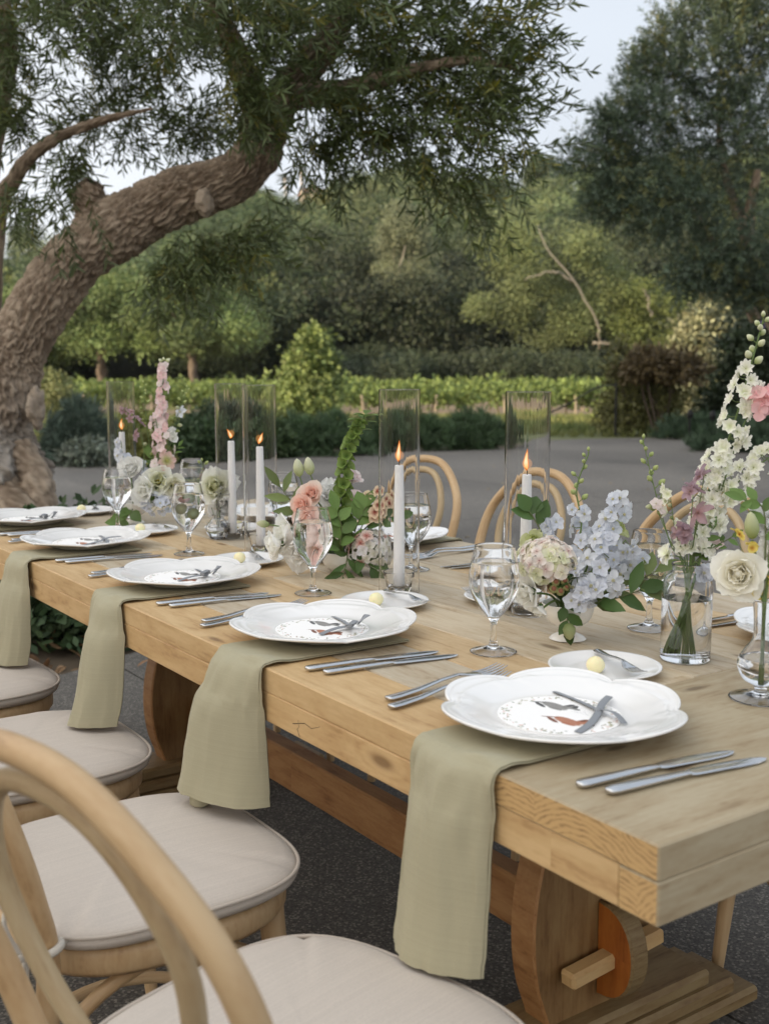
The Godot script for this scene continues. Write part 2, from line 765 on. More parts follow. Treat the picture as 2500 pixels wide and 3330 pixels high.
# ---------------------------------------------------------------- ground and hill
func ss(a: float, b: float, x: float) -> float:
	var t := clampf((x - a) / (b - a), 0.0, 1.0)
	return t * t * (3.0 - 2.0 * t)


func ridge(q: float) -> float:
	# height of the hill's skyline for a heading q = x / distance
	var t := [[-0.6, 14.0], [-0.34, 18.0], [-0.26, 21.0], [-0.17, 26.0], [-0.06, 32.5], [0.0, 35.0], [0.07, 32.0], [0.15, 34.0], [0.24, 37.0], [0.35, 40.0], [0.6, 42.0]]
	if q <= t[0][0]:
		return t[0][1]
	for k in t.size() - 1:
		if q < t[k + 1][0]:
			return lerpf(t[k][1], t[k + 1][1], (q - t[k][0]) / (t[k + 1][0] - t[k][0]))
	return 42.0


func gh(x: float, z: float) -> float:
	var d := -z
	if d < 20.0:
		return 0.0
	var y := -0.30 * ss(20, 38, d) - 0.75 * ss(38, 80, d)
	y += ridge(x / maxf(d, 1.0)) * pow(clampf((d - 88.0) / 150.0, 0.0, 1.0), 0.85) * (1.0 + 0.05 * nz.get_noise_2d(x * 2.0, z * 2.0))
	y -= 12.0 * ss(250.0, 480.0, d)
	return y + 1.2 * nz.get_noise_2d(x, z) * ss(90, 150, d)


func ground() -> void:
	nz.seed = 77
	nz.frequency = 0.02
	var nf := noise(8, 0.06)
	var mb := MB.new()
	var zs := [60.0, 30.0, 14.0, 6.0]
	var z := 0.0
	while z > -600.0:
		zs.append(z)
		z -= 0.8 if z > -40.0 else (2.2 if z > -110.0 else (7.0 if z > -280.0 else 40.0))
	var rows := []
	for zz: float in zs:
		var r := PackedVector3Array()
		var d := maxf(-zz, 12.0)
		for k in 141:
			var q := (k / 70.0 - 1.0)
			var x := signf(q) * pow(absf(q), 1.5) * (22.0 + d * 1.3)
			r.append(Vector3(-x, gh(-x, zz) - 0.05, zz))
		rows.append(r)
	mb.grid(rows, false)
	for k in mb.p.size():
		var q := mb.p[k]
		var d := -q.z
		var n := nf.get_noise_2d(q.x * 3.0, q.z * 3.0)
		var soil := Color(0.085, 0.06, 0.038)
		var grass := Color(0.085, 0.11, 0.035).lerp(Color(0.13, 0.135, 0.05), 0.5 + n)
		var c := soil
		if d > 17.0:
			c = soil.lerp(grass, ss(17.5, 20.0, d))
		if d > 33.0:      # pale dry soil under the vines
			c = c.lerp(Color(0.21, 0.155, 0.10), ss(33.0, 35.5, d))
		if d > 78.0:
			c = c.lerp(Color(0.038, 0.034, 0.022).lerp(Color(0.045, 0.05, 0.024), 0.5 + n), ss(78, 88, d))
		var qq := q.x / maxf(d, 1.0)
		if d > 150.0 and qq < -0.27:
			c = c.lerp(Color(0.27, 0.19, 0.10), ss(150, 170, d) * (0.7 + n))
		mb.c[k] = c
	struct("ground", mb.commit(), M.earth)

	# paving: slabs with open joints 8 mm wide, running along the table
	var outline := PackedVector2Array([Vector2(-14, 12), Vector2(16, 12), Vector2(16, -13.6), Vector2(6.2, -15.3), Vector2(5.0, -16.2), Vector2(4.75, -17.3), Vector2(5.2, -19.6), Vector2(3.5, -19.2), Vector2(2.6, -18.7), Vector2(1.75, -16.7), Vector2(0.6, -16.35), Vector2(-0.7, -15.6), Vector2(-2.0, -14.5), Vector2(-4.2, -13.8), Vector2(-14, -13.0), Vector2(-14, -9.6), Vector2(-4.4, -9.2), Vector2(-1.7, -8.4), Vector2(-0.85, -6.8), Vector2(-0.95, -5.0), Vector2(-1.3, -4.42), Vector2(-2.3, -3.7), Vector2(-14, -3.3)])
	var vs := [-13.0, 0.85, 6.85, 24.0]
	var us := [-14.0, 6.3, 26.0]
	for i in vs.size() - 1:
		for j in us.size() - 1:
			var cell := PackedVector2Array()
			for e in [[us[j] + 0.004, vs[i] + 0.004], [us[j] + 0.004, vs[i + 1] - 0.004], [us[j + 1] - 0.004, vs[i + 1] - 0.004], [us[j + 1] - 0.004, vs[i] + 0.004]]:
				var w := tp(e[0], e[1], 0)
				cell.append(Vector2(w.x, w.z))
			for piece in Geometry2D.intersect_polygons(cell, outline):
				if piece.size() < 3 or Geometry2D.is_polygon_clockwise(piece) and false:
					continue
				slab(piece, nf)


func slab(piece: PackedVector2Array, nf: FastNoiseLite) -> void:
	# cut into a fine grid of triangles so that stains can vary over it
	var mb := MB.new()
	var tone := rv(0.96, 1.05)
	var tri := Geometry2D.triangulate_polygon(piece)
	if tri.is_empty():
		return
	var todo := []
	for k in range(0, tri.size(), 3):
		todo.append([piece[tri[k]], piece[tri[k + 1]], piece[tri[k + 2]]])
	var done := 0
	while todo.size() and done < 4000:
		var t: Array = todo.pop_back()
		var e0: float = t[0].distance_to(t[1])
		var e1: float = t[1].distance_to(t[2])
		var e2: float = t[2].distance_to(t[0])
		var lim := 0.5 + 0.06 * Vector2(t[0].x, t[0].y).length()
		if maxf(e0, maxf(e1, e2)) > lim:
			var k := 0 if e0 >= e1 and e0 >= e2 else (1 if e1 >= e2 else 2)
			var m: Vector2 = (t[k] + t[(k + 1) % 3]) * 0.5
			todo.append([t[k], m, t[(k + 2) % 3]])
			todo.append([m, t[(k + 1) % 3], t[(k + 2) % 3]])
			continue
		done += 1
		var pts := PackedVector3Array()
		for q: Vector2 in t:
			pts.append(Vector3(q.x, 0, q.y))
		if (pts[1] - pts[0]).cross(pts[2] - pts[0]).y < 0:
			pts.reverse()
		var base := mb.p.size()
		mb.poly(pts, PackedVector2Array([Vector2.ZERO, Vector2.ZERO, Vector2.ZERO]))
		for k in 3:
			var q := pts[k]
			var s := (0.80 + 0.40 * nf.get_noise_2d(q.x * 5.0, q.z * 5.0) + 0.30 * nf.get_noise_2d(q.x * 22.0, q.z * 22.0)) * tone
			mb.c[base + k] = Color(s, s, s)
	var n := piece.size()
	var top := PackedVector3Array()
	var low := PackedVector3Array()
	for k in n:
		top.append(Vector3(piece[k].x, 0, piece[k].y))
		low.append(Vector3(piece[k].x, -0.06, piece[k].y))
	mb.col = Color(0.5, 0.5, 0.5)
	mb.grid([top, low], true)
	struct("pavement", mb.commit(), M.paving)


# ---------------------------------------------------------------- leaf clumps and trees
func clump(n: int, size: float, ratio: float, spread: float, flat := 1.0) -> ArrayMesh:
	var mb := MB.new()
	for k in n:
		var d := rdir()
		var o := d * spread * pow(rng.randf(), 0.5)
		o.y *= flat
		var dir := (d + rdir() * 0.8).normalized()
		var b := rv(0.7, 1.25)
		mb.col = Color(b, b * rv(0.95, 1.05), b * rv(0.8, 1.0))
		var s := size * rv(0.7, 1.2)
		var up := (rdir() + Vector3.UP * 0.6).normalized()
		var side := dir.cross(up).normalized() * s * ratio * 0.5
		mb.grid([PackedVector3Array([o - side * 0.3, o + side * 0.3]), PackedVector3Array([o + dir * s * 0.5 - side, o + dir * s * 0.5 + side]), PackedVector3Array([o + dir * s - side * 0.15, o + dir * s + side * 0.15])], false)
	return mb.commit()


# clump positions on a cloud of lobes that fill an ellipsoid
func lobes(o: Vector3, r: Vector3, n_lobes: int, per: int, lobe: float, size: float, base: Color, vary: float, hollow := 0.55) -> Array:
	var xf := []
	var cs := []
	for k in n_lobes:
		var d := rdir()
		var c := o + d * r * pow(rv(0.12, 1.0), 0.45) * 0.8
		var lr := lobe * rv(0.7, 1.25)
		var tone := rv(1.0 - vary, 1.0 + vary)
		for j in per:
			var e := rdir()
			e.y = absf(e.y) * 0.9 - 0.25 if rng.randf() < 0.7 else e.y
			var q := c + e.normalized() * lr * rv(hollow, 1.0) * Vector3(1, 0.8, 1)
			var b := Basis(rdir(), rv(0, TAU)).scaled(Vector3.ONE * size * rv(0.75, 1.3))
			xf.append(Transform3D(b, q))
			var t := tone * rv(0.85, 1.15)
			cs.append(Color(base.r * t, base.g * t, base.b * t))
	return [xf, cs]


func branchy(mb: MB, a: Vector3, b: Vector3, ra: float, rb: float, wob: float, n := 8, sides := 8) -> void:
	var pts := PackedVector3Array()
	var rad := PackedFloat32Array()
	var off := Vector3.ZERO
	for i in n + 1:
		var t := float(i) / n
		if i > 0 and i < n:
			off = off * 0.6 + rdir() * wob * Vector3(1, 0.4, 1)
		pts.append(a.lerp(b, t) + off)
		rad.append(lerpf(ra, rb, t))
	mb.tube(pts, rad, sides)


func tree(called: String, label: String, cat: String, at: Vector3, height: float, rad: Vector3, mid: float, n_lobes: int, per: int, lobe: float, cl: ArrayMesh, size: float, base: Color, vary: float, trunk: Color, tr: float, group := "", stems := 1) -> Node3D:
	var t := thing(called, label, cat, at, 0.0, group)
	var L := lobes(Vector3(0, mid, 0), rad, n_lobes, per, lobe, size, base, vary)
	many("crown", cl, M.far_leaf, L[0], L[1], t)
	var mb := MB.new()
	mb.col = trunk
	for k in stems:
		var foot := Vector3(rv(-1, 1), 0, rv(-1, 1)) * tr * (1.2 if stems > 1 else 0.0)
		var fork := Vector3(rv(-0.1, 0.1) * height, mid * 0.72, rv(-0.1, 0.1) * height)
		branchy(mb, foot + Vector3(0, -0.3, 0), fork, tr, tr * 0.7, tr * 0.5)
		for j in 4:
			var e := rdir() * rad * 0.75
			branchy(mb, fork, Vector3(e.x, mid + absf(e.y) * 0.7, e.z), tr * 0.55, tr * 0.15, tr * 0.5)
	put("trunk", mb.commit(), M.far_bark, t)
	return t


func far_country() -> void:
	var big := clump(72, 0.18, 0.62, 0.85)
	var small := clump(60, 0.16, 0.6, 0.8)
	var oak := Color(0.09, 0.125, 0.046)
	var trunk := Color(0.13, 0.105, 0.08)

	# the hill's woodland: one mass that nobody could count
	var xf := []
	var cs := []
	for k in 1250:
		var d := 90.0 + 142.0 * pow(rng.randf(), 1.25)
		var q := rv(-0.75, 0.8)
		var at := Vector3(q * d, 0, -d)
		if q > 0.0 and q < 0.035 and d < 100.0:
			continue
		if q < -0.26 and q > -0.35 and d > 150.0:
			continue
		if q < -0.045 and q > -0.095 and d > 165.0:
			continue
		at.y = gh(at.x, at.z)
		var r := rv(3.0, 5.5)
		var kind := rng.randf()
		var c := Color(0.046, 0.072, 0.034)
		if kind > 0.55:
			c = Color(0.072, 0.10, 0.042)
		if kind > 0.82:
			c = Color(0.108, 0.13, 0.06)
		if d < 112.0 and q > -0.10:
			c = Color(0.032, 0.044, 0.022)
		var L := lobes(at + Vector3(0, r * 0.95, 0), Vector3(r, r * rv(0.8, 1.2), r), 7, 9, r * 0.46, 1.4, c, 0.5)
		xf.append_array(L[0])
		cs.append_array(L[1])
	for k in 75:
		var d := rv(80.0, 90.0)
		var q := rv(-0.06, 0.22)
		var r := rv(1.3, 2.1)
		var at := Vector3(q * d, gh(q * d, -d), -d)
		var L := lobes(at + Vector3(0, r * 0.8, 0), Vector3(r * 1.2, r, r), 5, 8, r * 0.5, 0.9, Color(0.034, 0.048, 0.026), 0.35)
		xf.append_array(L[0])
		cs.append_array(L[1])
	tag(many("woodland", big, M.far_leaf, xf, cs, self), "dense dark woodland covering the hillside beyond the vineyard", "woodland", "", "stuff")

	# oaks along the far edge of the vineyard
	var oak_tags := ["broad oak lit along its crown right behind the pink larkspur", "rounded oak rising between the olive trunk and the broad oak", "dark oak with a bare leaning trunk at the vineyard's left end", "low spreading oak half hidden by the olive trunk"]
	var oaks := [[-13.0, -78.0, 1.05, 0.3], [-20.5, -82.0, 1.1, 2.1], [-27.5, -86.0, 1.0, 4.0], [-35.5, -84.0, 1.1, 5.2]]
	var proto: Node3D
	for k in oaks.size():
		var o: Array = oaks[k]
		var at := Vector3(o[0], gh(o[0], o[1]), o[1])
		if k == 0:
			proto = tree("oak_tree", oak_tags[0], "tree", at, 9.0, Vector3(5.0, 2.9, 4.0), 5.3, 19, 24, 1.6, big, 1.0, oak * 1.15, 0.5, trunk, 0.34, "oaks along the vineyard's far edge", 2)
		else:
			var c := dup(proto, oak_tags[k], at, o[3], "oaks along the vineyard's far edge")
			c.scale = Vector3.ONE * o[2]
	# more oaks outside the frame, to the left behind the camera, whose shade lies over the table
	for k in 6:
		var s := -11.0 + k * 8.0
		var at := Vector3(-0.906, 0, 0.423) * (27.0 + 3.0 * (k % 2)) + Vector3(0.423, 0, 0.906) * s + Vector3(0.4, 0, -3.0)
		var c := dup(proto, ["first", "second", "third", "fourth", "fifth", "sixth"][k] + " of the tall oaks beside the terrace behind the camera", at, k * 1.3, "oaks behind the camera")
		c.scale = Vector3.ONE * [1.95, 1.7, 1.4, 1.3, 1.36, 1.3][k]

	# single trees of the hillside that stand out
	var pale := tree("pale_tree", "pale grey green tree on a slender white trunk above bare earth", "tree", Vector3(1.75, gh(1.75, -92.0) - 1.2, -92.0), 13.0, Vector3(2.2, 5.2, 2.2), 10.4, 20, 22, 1.25, small, 1.05, Color(0.15, 0.17, 0.105), 0.3, Color(0.42, 0.39, 0.33), 0.22)
	pale.rotation.y = 0.4
	var spec := [
		["hillside_tree", "round crowned tree standing by the white house on the left ridge", -75.0, -238.0, 7.0, Vector3(4.6, 5.2, 4.6), 9.0, Color(0.05, 0.075, 0.03)],
		["hillside_tree", "bushy dark pine on the ridge right of the brown house", 4.0, -226.0, 10.0, Vector3(6.0, 4.5, 5.0), 8.0, Color(0.035, 0.055, 0.028)],
		["hillside_tree", "yellow green tree on the slope below the ridge houses", -11.0, -175.0, 8.0, Vector3(5.5, 3.6, 4.5), 5.0, Color(0.12, 0.13, 0.048)],
		["hillside_tree", "flat topped light tree on the slope left of the pale tree", -6.0, -150.0, 7.0, Vector3(3.6, 2.2, 3.2), 4.6, Color(0.115, 0.13, 0.045)],
		["hillside_tree", "light green tree on the skyline under the olive's drooping sprays", 14.0, -205.0, 9.0, Vector3(4.5, 5.0, 4.0), 6.0, Color(0.105, 0.125, 0.042)],
		["hillside_tree", "small open pine standing alone on the skyline between the two olives", 29.5, -222.0, 11.0, Vector3(3.4, 2.6, 3.0), 9.5, Color(0.05, 0.07, 0.03)],
		["hillside_tree", "bright yellow green tree behind the left trunk, low on the slope", -33.0, -97.0, 9.0, Vector3(4.6, 3.8, 4.0), 5.4, Color(0.13, 0.15, 0.05)],
	]
	for s: Array in spec:
		tree(s[0], s[1], "tree", Vector3(s[2], gh(s[2], s[3]) - 0.5, s[3]), s[4], s[5], s[6], 12, 16, s[5].x * 0.38, big, 1.35, s[7], 0.22, trunk, 0.3)

	# sycamore with bare white limbs, right of centre
	var sy := thing("sycamore_tree", "wide sycamore with bare white limbs showing through its olive green crown", "tree", Vector3(13.2, gh(13.2, -70.0), -70.0))
	var L1 := lobes(Vector3(-3.0, 7.0, -2.0), Vector3(6.0, 4.6, 4.0), 26, 22, 1.5, 1.0, Color(0.098, 0.122, 0.05), 0.3, 0.3)
	many("crown", small, M.far_leaf, L1[0], L1[1], sy)
	var L2 := lobes(Vector3(3.4, 4.8, 0), Vector3(3.2, 3.4, 3.0), 14, 20, 1.2, 1.0, Color(0.10, 0.125, 0.04), 0.3, 0.3)
	many("crown", small, M.far_leaf, L2[0], L2[1], sy)
	var sm := MB.new()
	sm.col = Color(0.22, 0.20, 0.165)
	for path in [[Vector3(-0.4, 3.2, 2.6), Vector3(-0.6, 3.9, 3.4), Vector3(-0.9, 5.0, 3.6), Vector3(-2.2, 7.0, 3.6), Vector3(-3.6, 8.9, 3.0), Vector3(-4.1, 10.5, 2.0)], [Vector3(-2.2, 7.0, 3.6), Vector3(-3.4, 7.6, 3.8), Vector3(-5.0, 7.2, 3.6)], [Vector3(-0.9, 3.5, 3.2), Vector3(-0.2, 3.5, 3.8), Vector3(0.5, 3.1, 4.0)], [Vector3(2.6, 5.2, 2.5), Vector3(2.3, 6.0, 3.0), Vector3(2.0, 6.6, 3.2)]]:
		var cv := curve(path, 18)
		for i in cv.size():
			cv[i] += rdir() * 0.09
		sm.tube(cv, radii([0.06, 0.052, 0.025], 18), 7)
	put("limb", sm.commit(), M.far_bark, sy)

	houses_and_palms()
	vineyard()


func houses_and_palms() -> void:
	var wallm := mat(lin(0.42, 0.30, 0.22), 0.85)
	var cream := mat(lin(0.62, 0.54, 0.42), 0.85)
	var roofm := mat(lin(0.17, 0.10, 0.075), 0.85)
	var panem := mat(lin(0.10, 0.13, 0.16), 0.15)
	var whitem := mat(lin(0.62, 0.61, 0.58), 0.8)
	for hs in [["brown house with a tiled roof and cream gable on the ridge", Vector3(-15.0, 0, -244.0), 5.2, 2.4, wallm, roofm, 3.2], ["long white house under a grey roof on the left ridge", Vector3(-70.5, 0, -240.0), 8.5, 1.8, whitem, mat(lin(0.16, 0.15, 0.14), 0.8), 3.0]]:
		var at: Vector3 = hs[1]
		at.y = gh(at.x, at.z) + hs[6]
		var t := thing("hillside_house", hs[0], "house", at, 0.3)
		var w: float = hs[2]
		var h: float = hs[3]
		var mb := MB.new()
		mb.box(Vector3(0, h / 2 - 2.5, 0), Vector3(w, h + 5.0, 4.0), 0.02)
		put("wall", mb.commit(), hs[4], t)
		mb = MB.new()
		mb.extrude(PackedVector2Array([Vector2(-2.6, h), Vector2(2.6, h), Vector2(0, h + 1.5)]), w + 0.8, Transform3D(Basis(Vector3.UP, PI / 2), Vector3(-w / 2 - 0.4, 0, 0)), 0.03)
		put("roof", mb.commit(), hs[5], t)
		if w < 6.0:
			mb = MB.new()
			mb.extrude(PackedVector2Array([Vector2(1.2, 0), Vector2(2.9, 0), Vector2(2.9, h - 0.4), Vector2(2.05, h + 0.5), Vector2(1.2, h - 0.4)]), 1.5, Transform3D(Basis.IDENTITY, Vector3(0, 0, 1.2)), 0.02)
			put("gable", mb.commit(), cream, t)
		for k in 3:
			mb = MB.new()
			mb.box(Vector3(-w * 0.36 + k * w * 0.24, h * 0.55, 2.02), Vector3(w * 0.17, h * 0.45, 0.08), 0.01)
			var win := put("window", mb.commit(), whitem, t)
			mb = MB.new()
			mb.box(Vector3(-w * 0.36 + k * w * 0.24, h * 0.55, 2.05), Vector3(w * 0.14, h * 0.38, 0.08), 0.01)
			put("pane", mb.commit(), panem, win)
	var pc := MB.new()
	for k in 26:
		var a := k * 2.4
		pc.col = Color(0.07, 0.085, 0.035)
		pc.leaf(Vector3.ZERO, Vector3(cos(a), rv(-0.2, 0.9), sin(a)), Vector3.UP, 2.2, 0.5, 0.45, 0.1)
	var pcm := pc.commit()
	var pn := ["taller palm with a bare pale trunk in front of the brown house", "slim palm with a pale trunk left of the brown house", "short palm with a pale trunk below the brown house"]
	var pp := [[-17.0, -236.0, 9.0], [-20.5, -238.0, 7.5], [-14.2, -226.0, 5.5]]
	for k in 3:
		var q: Array = pp[k]
		var t := thing("palm_tree", pn[k], "palm tree", Vector3(q[0], gh(q[0], q[1]) + 2.0, q[1]), 0.0, "palms on the ridge")
		put("crown", pcm, M.far_leaf, t, Vector3(0, q[2], 0))
		var mb := MB.new()
		mb.col = Color(0.5, 0.44, 0.37)
		mb.tube(PackedVector3Array([Vector3(0, -3, 0), Vector3(0.1, q[2] * 0.5, 0), Vector3(0, q[2], 0)]), PackedFloat32Array([0.3, 0.26, 0.22]), 7)
		put("trunk", mb.commit(), M.far_bark, t)


func vineyard() -> void:
	var vine := clump(34, 0.105, 0.85, 0.24)
	var post := MB.new()
	post.box(Vector3(0, 0.35, 0), Vector3(0.07, 0.8, 0.07), 0.01)
	var postm := post.commit()
	var pm := mat(lin(0.36, 0.30, 0.23), 0.85)
	var names := ["front vine row with pale wooden posts at the near edge of the vineyard", "second vine row from the front of the vineyard", "third vine row from the front of the vineyard", "fourth vine row from the front of the vineyard", "fifth vine row from the front of the vineyard", "sixth vine row, last but one towards the oaks", "seventh vine row, farthest and right before the oaks"]
	var ds := [37.0, 40.5, 44.5, 49.0, 55.0, 62.0, 70.0]
	for k in ds.size():
		var d: float = ds[k]
		var t := thing("vine_row", names[k], "vine row", Vector3(0, 0, -d), 0.0, "rows of vines")
		var xf := []
		var cs := []
		var half := d * 0.62 + 3.0
		var n := int(half * (30.0 if k < 2 else 17.0))
		for j in n:
			var x := rv(-half, half)
			var gy := gh(x, -d)
			var hgt := 0.70 + 0.10 * sin(x * 2.1 + k) + 0.16 * nz.get_noise_2d(x * 40.0, k * 90.0) + 0.1 * k * 0.4
			var y := gy + 0.30 + (hgt - 0.30) * pow(rng.randf(), 0.7)
			if rng.randf() < 0.07:
				y += 0.14
			var s := rv(0.8, 1.3) * (1.0 if k < 2 else 1.35)
			xf.append(Transform3D(Basis(rdir(), rv(0, TAU)).scaled(Vector3.ONE * s), Vector3(x, y, rv(-0.28, 0.28))))
			var b := rv(0.75, 1.3)
			cs.append(Color(0.118 * b, 0.162 * b, 0.046 * b))
		many("foliage", vine, M.far_leaf, xf, cs, t)
		if k < 2:
			var x := -half
			while x < half:
				var o := put("post", postm, pm, t, Vector3(x, gh(x, -d) - 0.15, 0.3))
				o.rotation = Vector3(0.05, 0.3, rv(-0.1, 0.22))
				x += 2.3 if k == 0 else 4.4
				if x > half:
					break
			var mb := MB.new()
			mb.col = Color(0.12, 0.09, 0.06)
			x = -half
			while x < half:
				branchy(mb, Vector3(x, gh(x, -d) - 0.1, 0), Vector3(x + rv(-0.1, 0.1), gh(x, -d) + 0.55, 0), 0.03, 0.02, 0.02, 3, 5)
				x += 1.1
			var st := put("stem", mb.commit(), M.far_bark, t)
			st.set_meta("kind", "stuff")


# ---------------------------------------------------------------- planting between terrace and vineyard
func bush(called: String, label: String, cat: String, at: Vector3, r: Vector3, n: int, cl: ArrayMesh, size: float, base: Color, vary: float, group := "", stems := 5) -> Node3D:
	var t := thing(called, label, cat, at, 0.0, group)
	var xf := []
	var cs := []
	for k in n:
		var d := rdir()
		d.y = absf(d.y)
		var q := d * r * pow(rng.randf(), 0.3)
		q *= 1.0 + 0.18 * sin(d.x * 7.0 + at.x) * cos(d.z * 6.0)
		xf.append(Transform3D(Basis(rdir(), rv(0, TAU)).scaled(Vector3.ONE * size * rv(0.7, 1.3)), q + Vector3(0, r.y * 0.06, 0)))
		var b := rv(1.0 - vary, 1.0 + vary)
		cs.append(Color(base.r * b, base.g * b, base.b * b))
	many("foliage", cl, M.far_leaf, xf, cs, t)
	var mb := MB.new()
	mb.col = Color(0.08, 0.06, 0.04)
	for k in stems:
		branchy(mb, Vector3(rv(-0.2, 0.2) * r.x, -0.05, rv(-0.2, 0.2) * r.z), Vector3(rv(-0.6, 0.6) * r.x, r.y * 0.7, rv(-0.6, 0.6) * r.z), 0.012 + 0.012 * r.y, 0.006, 0.02, 4, 5)
	if stems:
		put("stem", mb.commit(), M.far_bark, t)
	return t


func spray_tuft(n: int, ln: float) -> ArrayMesh:      # upright needles of a lavender or rosemary tuft
	var mb := MB.new()
	for k in n:
		var a := rv(0, TAU)
		var d := Vector3(cos(a) * rv(0.1, 0.7), 1.0, sin(a) * rv(0.1, 0.7))
		var b := rv(0.7, 1.3)
		mb.col = Color(b, b, b)
		mb.leaf(Vector3(cos(a), 0, sin(a)) * rv(0, 0.04), d, rdir(), ln * rv(0.6, 1.1), 0.014, rv(-0.1, 0.2), 0.0)
	return mb.commit()


func garden() -> void:
	var leafy := clump(26, 0.07, 0.6, 0.13)
	var needle := spray_tuft(22, 0.2)
	var broad := clump(22, 0.11, 0.75, 0.2)
	var hedge := Color(0.045, 0.078, 0.032)
	# low hedge along the terrace edge, in runs
	var runs := [[-0.95, -15.75, 0.75, "clipped dark green low hedge behind the paired candles"], [0.35, -16.75, 0.85, "clipped dark green low hedge between the paired and the single candles"], [1.35, -17.1, 0.55, "clipped dark green low hedge end left of the paving gap"]]
	for r: Array in runs:
		bush("low_hedge", r[3], "hedge", Vector3(r[0], 0, r[1]), Vector3(r[2], 0.48, 0.42), 620, needle, 0.8, hedge, 0.35, "low hedge along the terrace")
	bush("lavender_bush", "blue green lavender bush beside the olive trunk", "bush", Vector3(-4.0, 0, -14.6), Vector3(0.42, 0.62, 0.4), 420, needle, 1.1, Color(0.06, 0.085, 0.062), 0.3)
	bush("shrub", "pale leaved shrub with small white flowers at the terrace's left edge", "shrub", Vector3(-3.72, 0, -14.0), Vector3(0.3, 0.26, 0.25), 190, leafy, 0.9, Color(0.12, 0.14, 0.11), 0.4)
	bush("shrub", "yellow green rounded shrub behind the lavender bush", "shrub", Vector3(-3.62, 0, -16.6), Vector3(0.5, 0.5, 0.45), 300, leafy, 1.0, Color(0.15, 0.165, 0.04), 0.35)
	bush("shrub", "low shrub with yellow tips on the terrace edge left of the pink larkspur", "shrub", Vector3(-3.05, 0, -14.3), Vector3(0.3, 0.3, 0.25), 200, leafy, 0.9, Color(0.12, 0.12, 0.03), 0.45)
	bush("shrub", "dark shrub on the terrace edge behind the farthest hurricane glass", "shrub", Vector3(-2.35, 0, -14.9), Vector3(0.55, 0.42, 0.35), 330, leafy, 1.0, Color(0.035, 0.06, 0.024), 0.35)
	bush("shrub", "dark shrub dotted white behind the pink larkspur", "shrub", Vector3(-2.5, 0, -17.4), Vector3(0.75, 0.55, 0.4), 420, leafy, 1.1, Color(0.04, 0.06, 0.03), 0.5)
	bush("shrub", "dark low shrub left of the paired candles", "shrub", Vector3(-1.6, 0, -15.4), Vector3(0.4, 0.4, 0.3), 260, leafy, 1.0, Color(0.04, 0.065, 0.024), 0.35)
	bush("shrub", "light green shrub between hedge and vineyard, behind the paired candles", "shrub", Vector3(-1.95, 0, -19.5), Vector3(0.7, 0.4, 0.4), 330, leafy, 1.1, Color(0.12, 0.14, 0.04), 0.35)
	bush("mounded_shrub", "soft pale green mounded shrub beside the olive trunk, before the vineyard", "shrub", Vector3(-9.9, gh(-9.9, -33.5), -33.5), Vector3(0.75, 1.25, 0.7), 420, broad, 0.8, Color(0.15, 0.165, 0.07), 0.25)
	bush("mounded_shrub", "smaller pale green mounded shrub at the foot of the taller one", "shrub", Vector3(-9.2, gh(-9.2, -31.5), -31.5), Vector3(0.5, 0.8, 0.5), 260, broad, 0.7, Color(0.16, 0.17, 0.075), 0.25)
	# young tree before the vineyard
	var young := thing("young_tree", "bright green leafy young tree standing before the vineyard, left of centre", "tree", Vector3(-1.6, gh(-1.6, -25.5) - 0.05, -25.5))
	var xf := []
	var cs := []
	for k in 470:
		var t := pow(rng.randf(), 0.75)
		var rr := 0.92 * pow(1.0 - t, 0.62) + 0.06
		var a := rv(0, TAU)
		var u := sqrt(rng.randf())
		rr *= 1.0 + 0.34 * sin(a * 2.0 + t * 9.0) * cos(t * 13.0 + a)
		var q := Vector3(cos(a) * rr * u + 0.18 * t - 0.15, 0.1 + 1.95 * t, sin(a) * rr * u)
		q += rdir() * 0.16
		xf.append(Transform3D(Basis(rdir(), rv(0, TAU)).scaled(Vector3.ONE * rv(0.6, 1.05)), q))
		var b := rv(0.65, 1.35)
		cs.append(Color(0.14 * b, 0.18 * b, 0.062 * b))
	many("crown", broad, M.far_leaf, xf, cs, young)
	var mb := MB.new()
	mb.col = Color(0.16, 0.13, 0.1)
	branchy(mb, Vector3.ZERO, Vector3(0, 1.8, 0), 0.04, 0.01, 0.03)
	put("trunk", mb.commit(), M.far_bark, young)
	# right side
	bush("terrace_shrub", "dark green low shrub jutting onto the paving at right", "shrub", Vector3(5.35, 0, -16.6), Vector3(0.85, 0.36, 0.65), 620, needle, 0.8, Color(0.04, 0.068, 0.036), 0.35, "dark shrubs by the right olive")
	bush("terrace_shrub", "dark green low shrub behind the jutting one, reaching the frame edge", "shrub", Vector3(6.9, 0, -16.4), Vector3(0.9, 0.45, 0.7), 560, needle, 0.8, Color(0.038, 0.062, 0.034), 0.35, "dark shrubs by the right olive")
	bush("terrace_shrub", "dark green low shrub under the red leaved tree", "shrub", Vector3(5.6, 0, -19.2), Vector3(1.1, 0.35, 0.5), 480, needle, 0.8, Color(0.04, 0.07, 0.036), 0.35, "dark shrubs by the right olive")
	var redt := bush("red_shrub", "rusty red leaved shrub on thin stems right of the vineyard", "shrub", Vector3(5.05, 0, -20.5), Vector3(0.72, 0.46, 0.6), 230, leafy, 1.3, Color(0.085, 0.062, 0.028), 0.5, "", 0)
	redt.get_node("foliage").position.y = 1.02
	bush("shrub", "thin green shrub growing through the red leaved one's left side", "shrub", Vector3(4.75, 0, -21.0), Vector3(0.85, 1.5, 0.5), 260, leafy, 1.2, Color(0.10, 0.10, 0.035), 0.45)
	mb = MB.new()
	mb.col = Color(0.09, 0.065, 0.05)
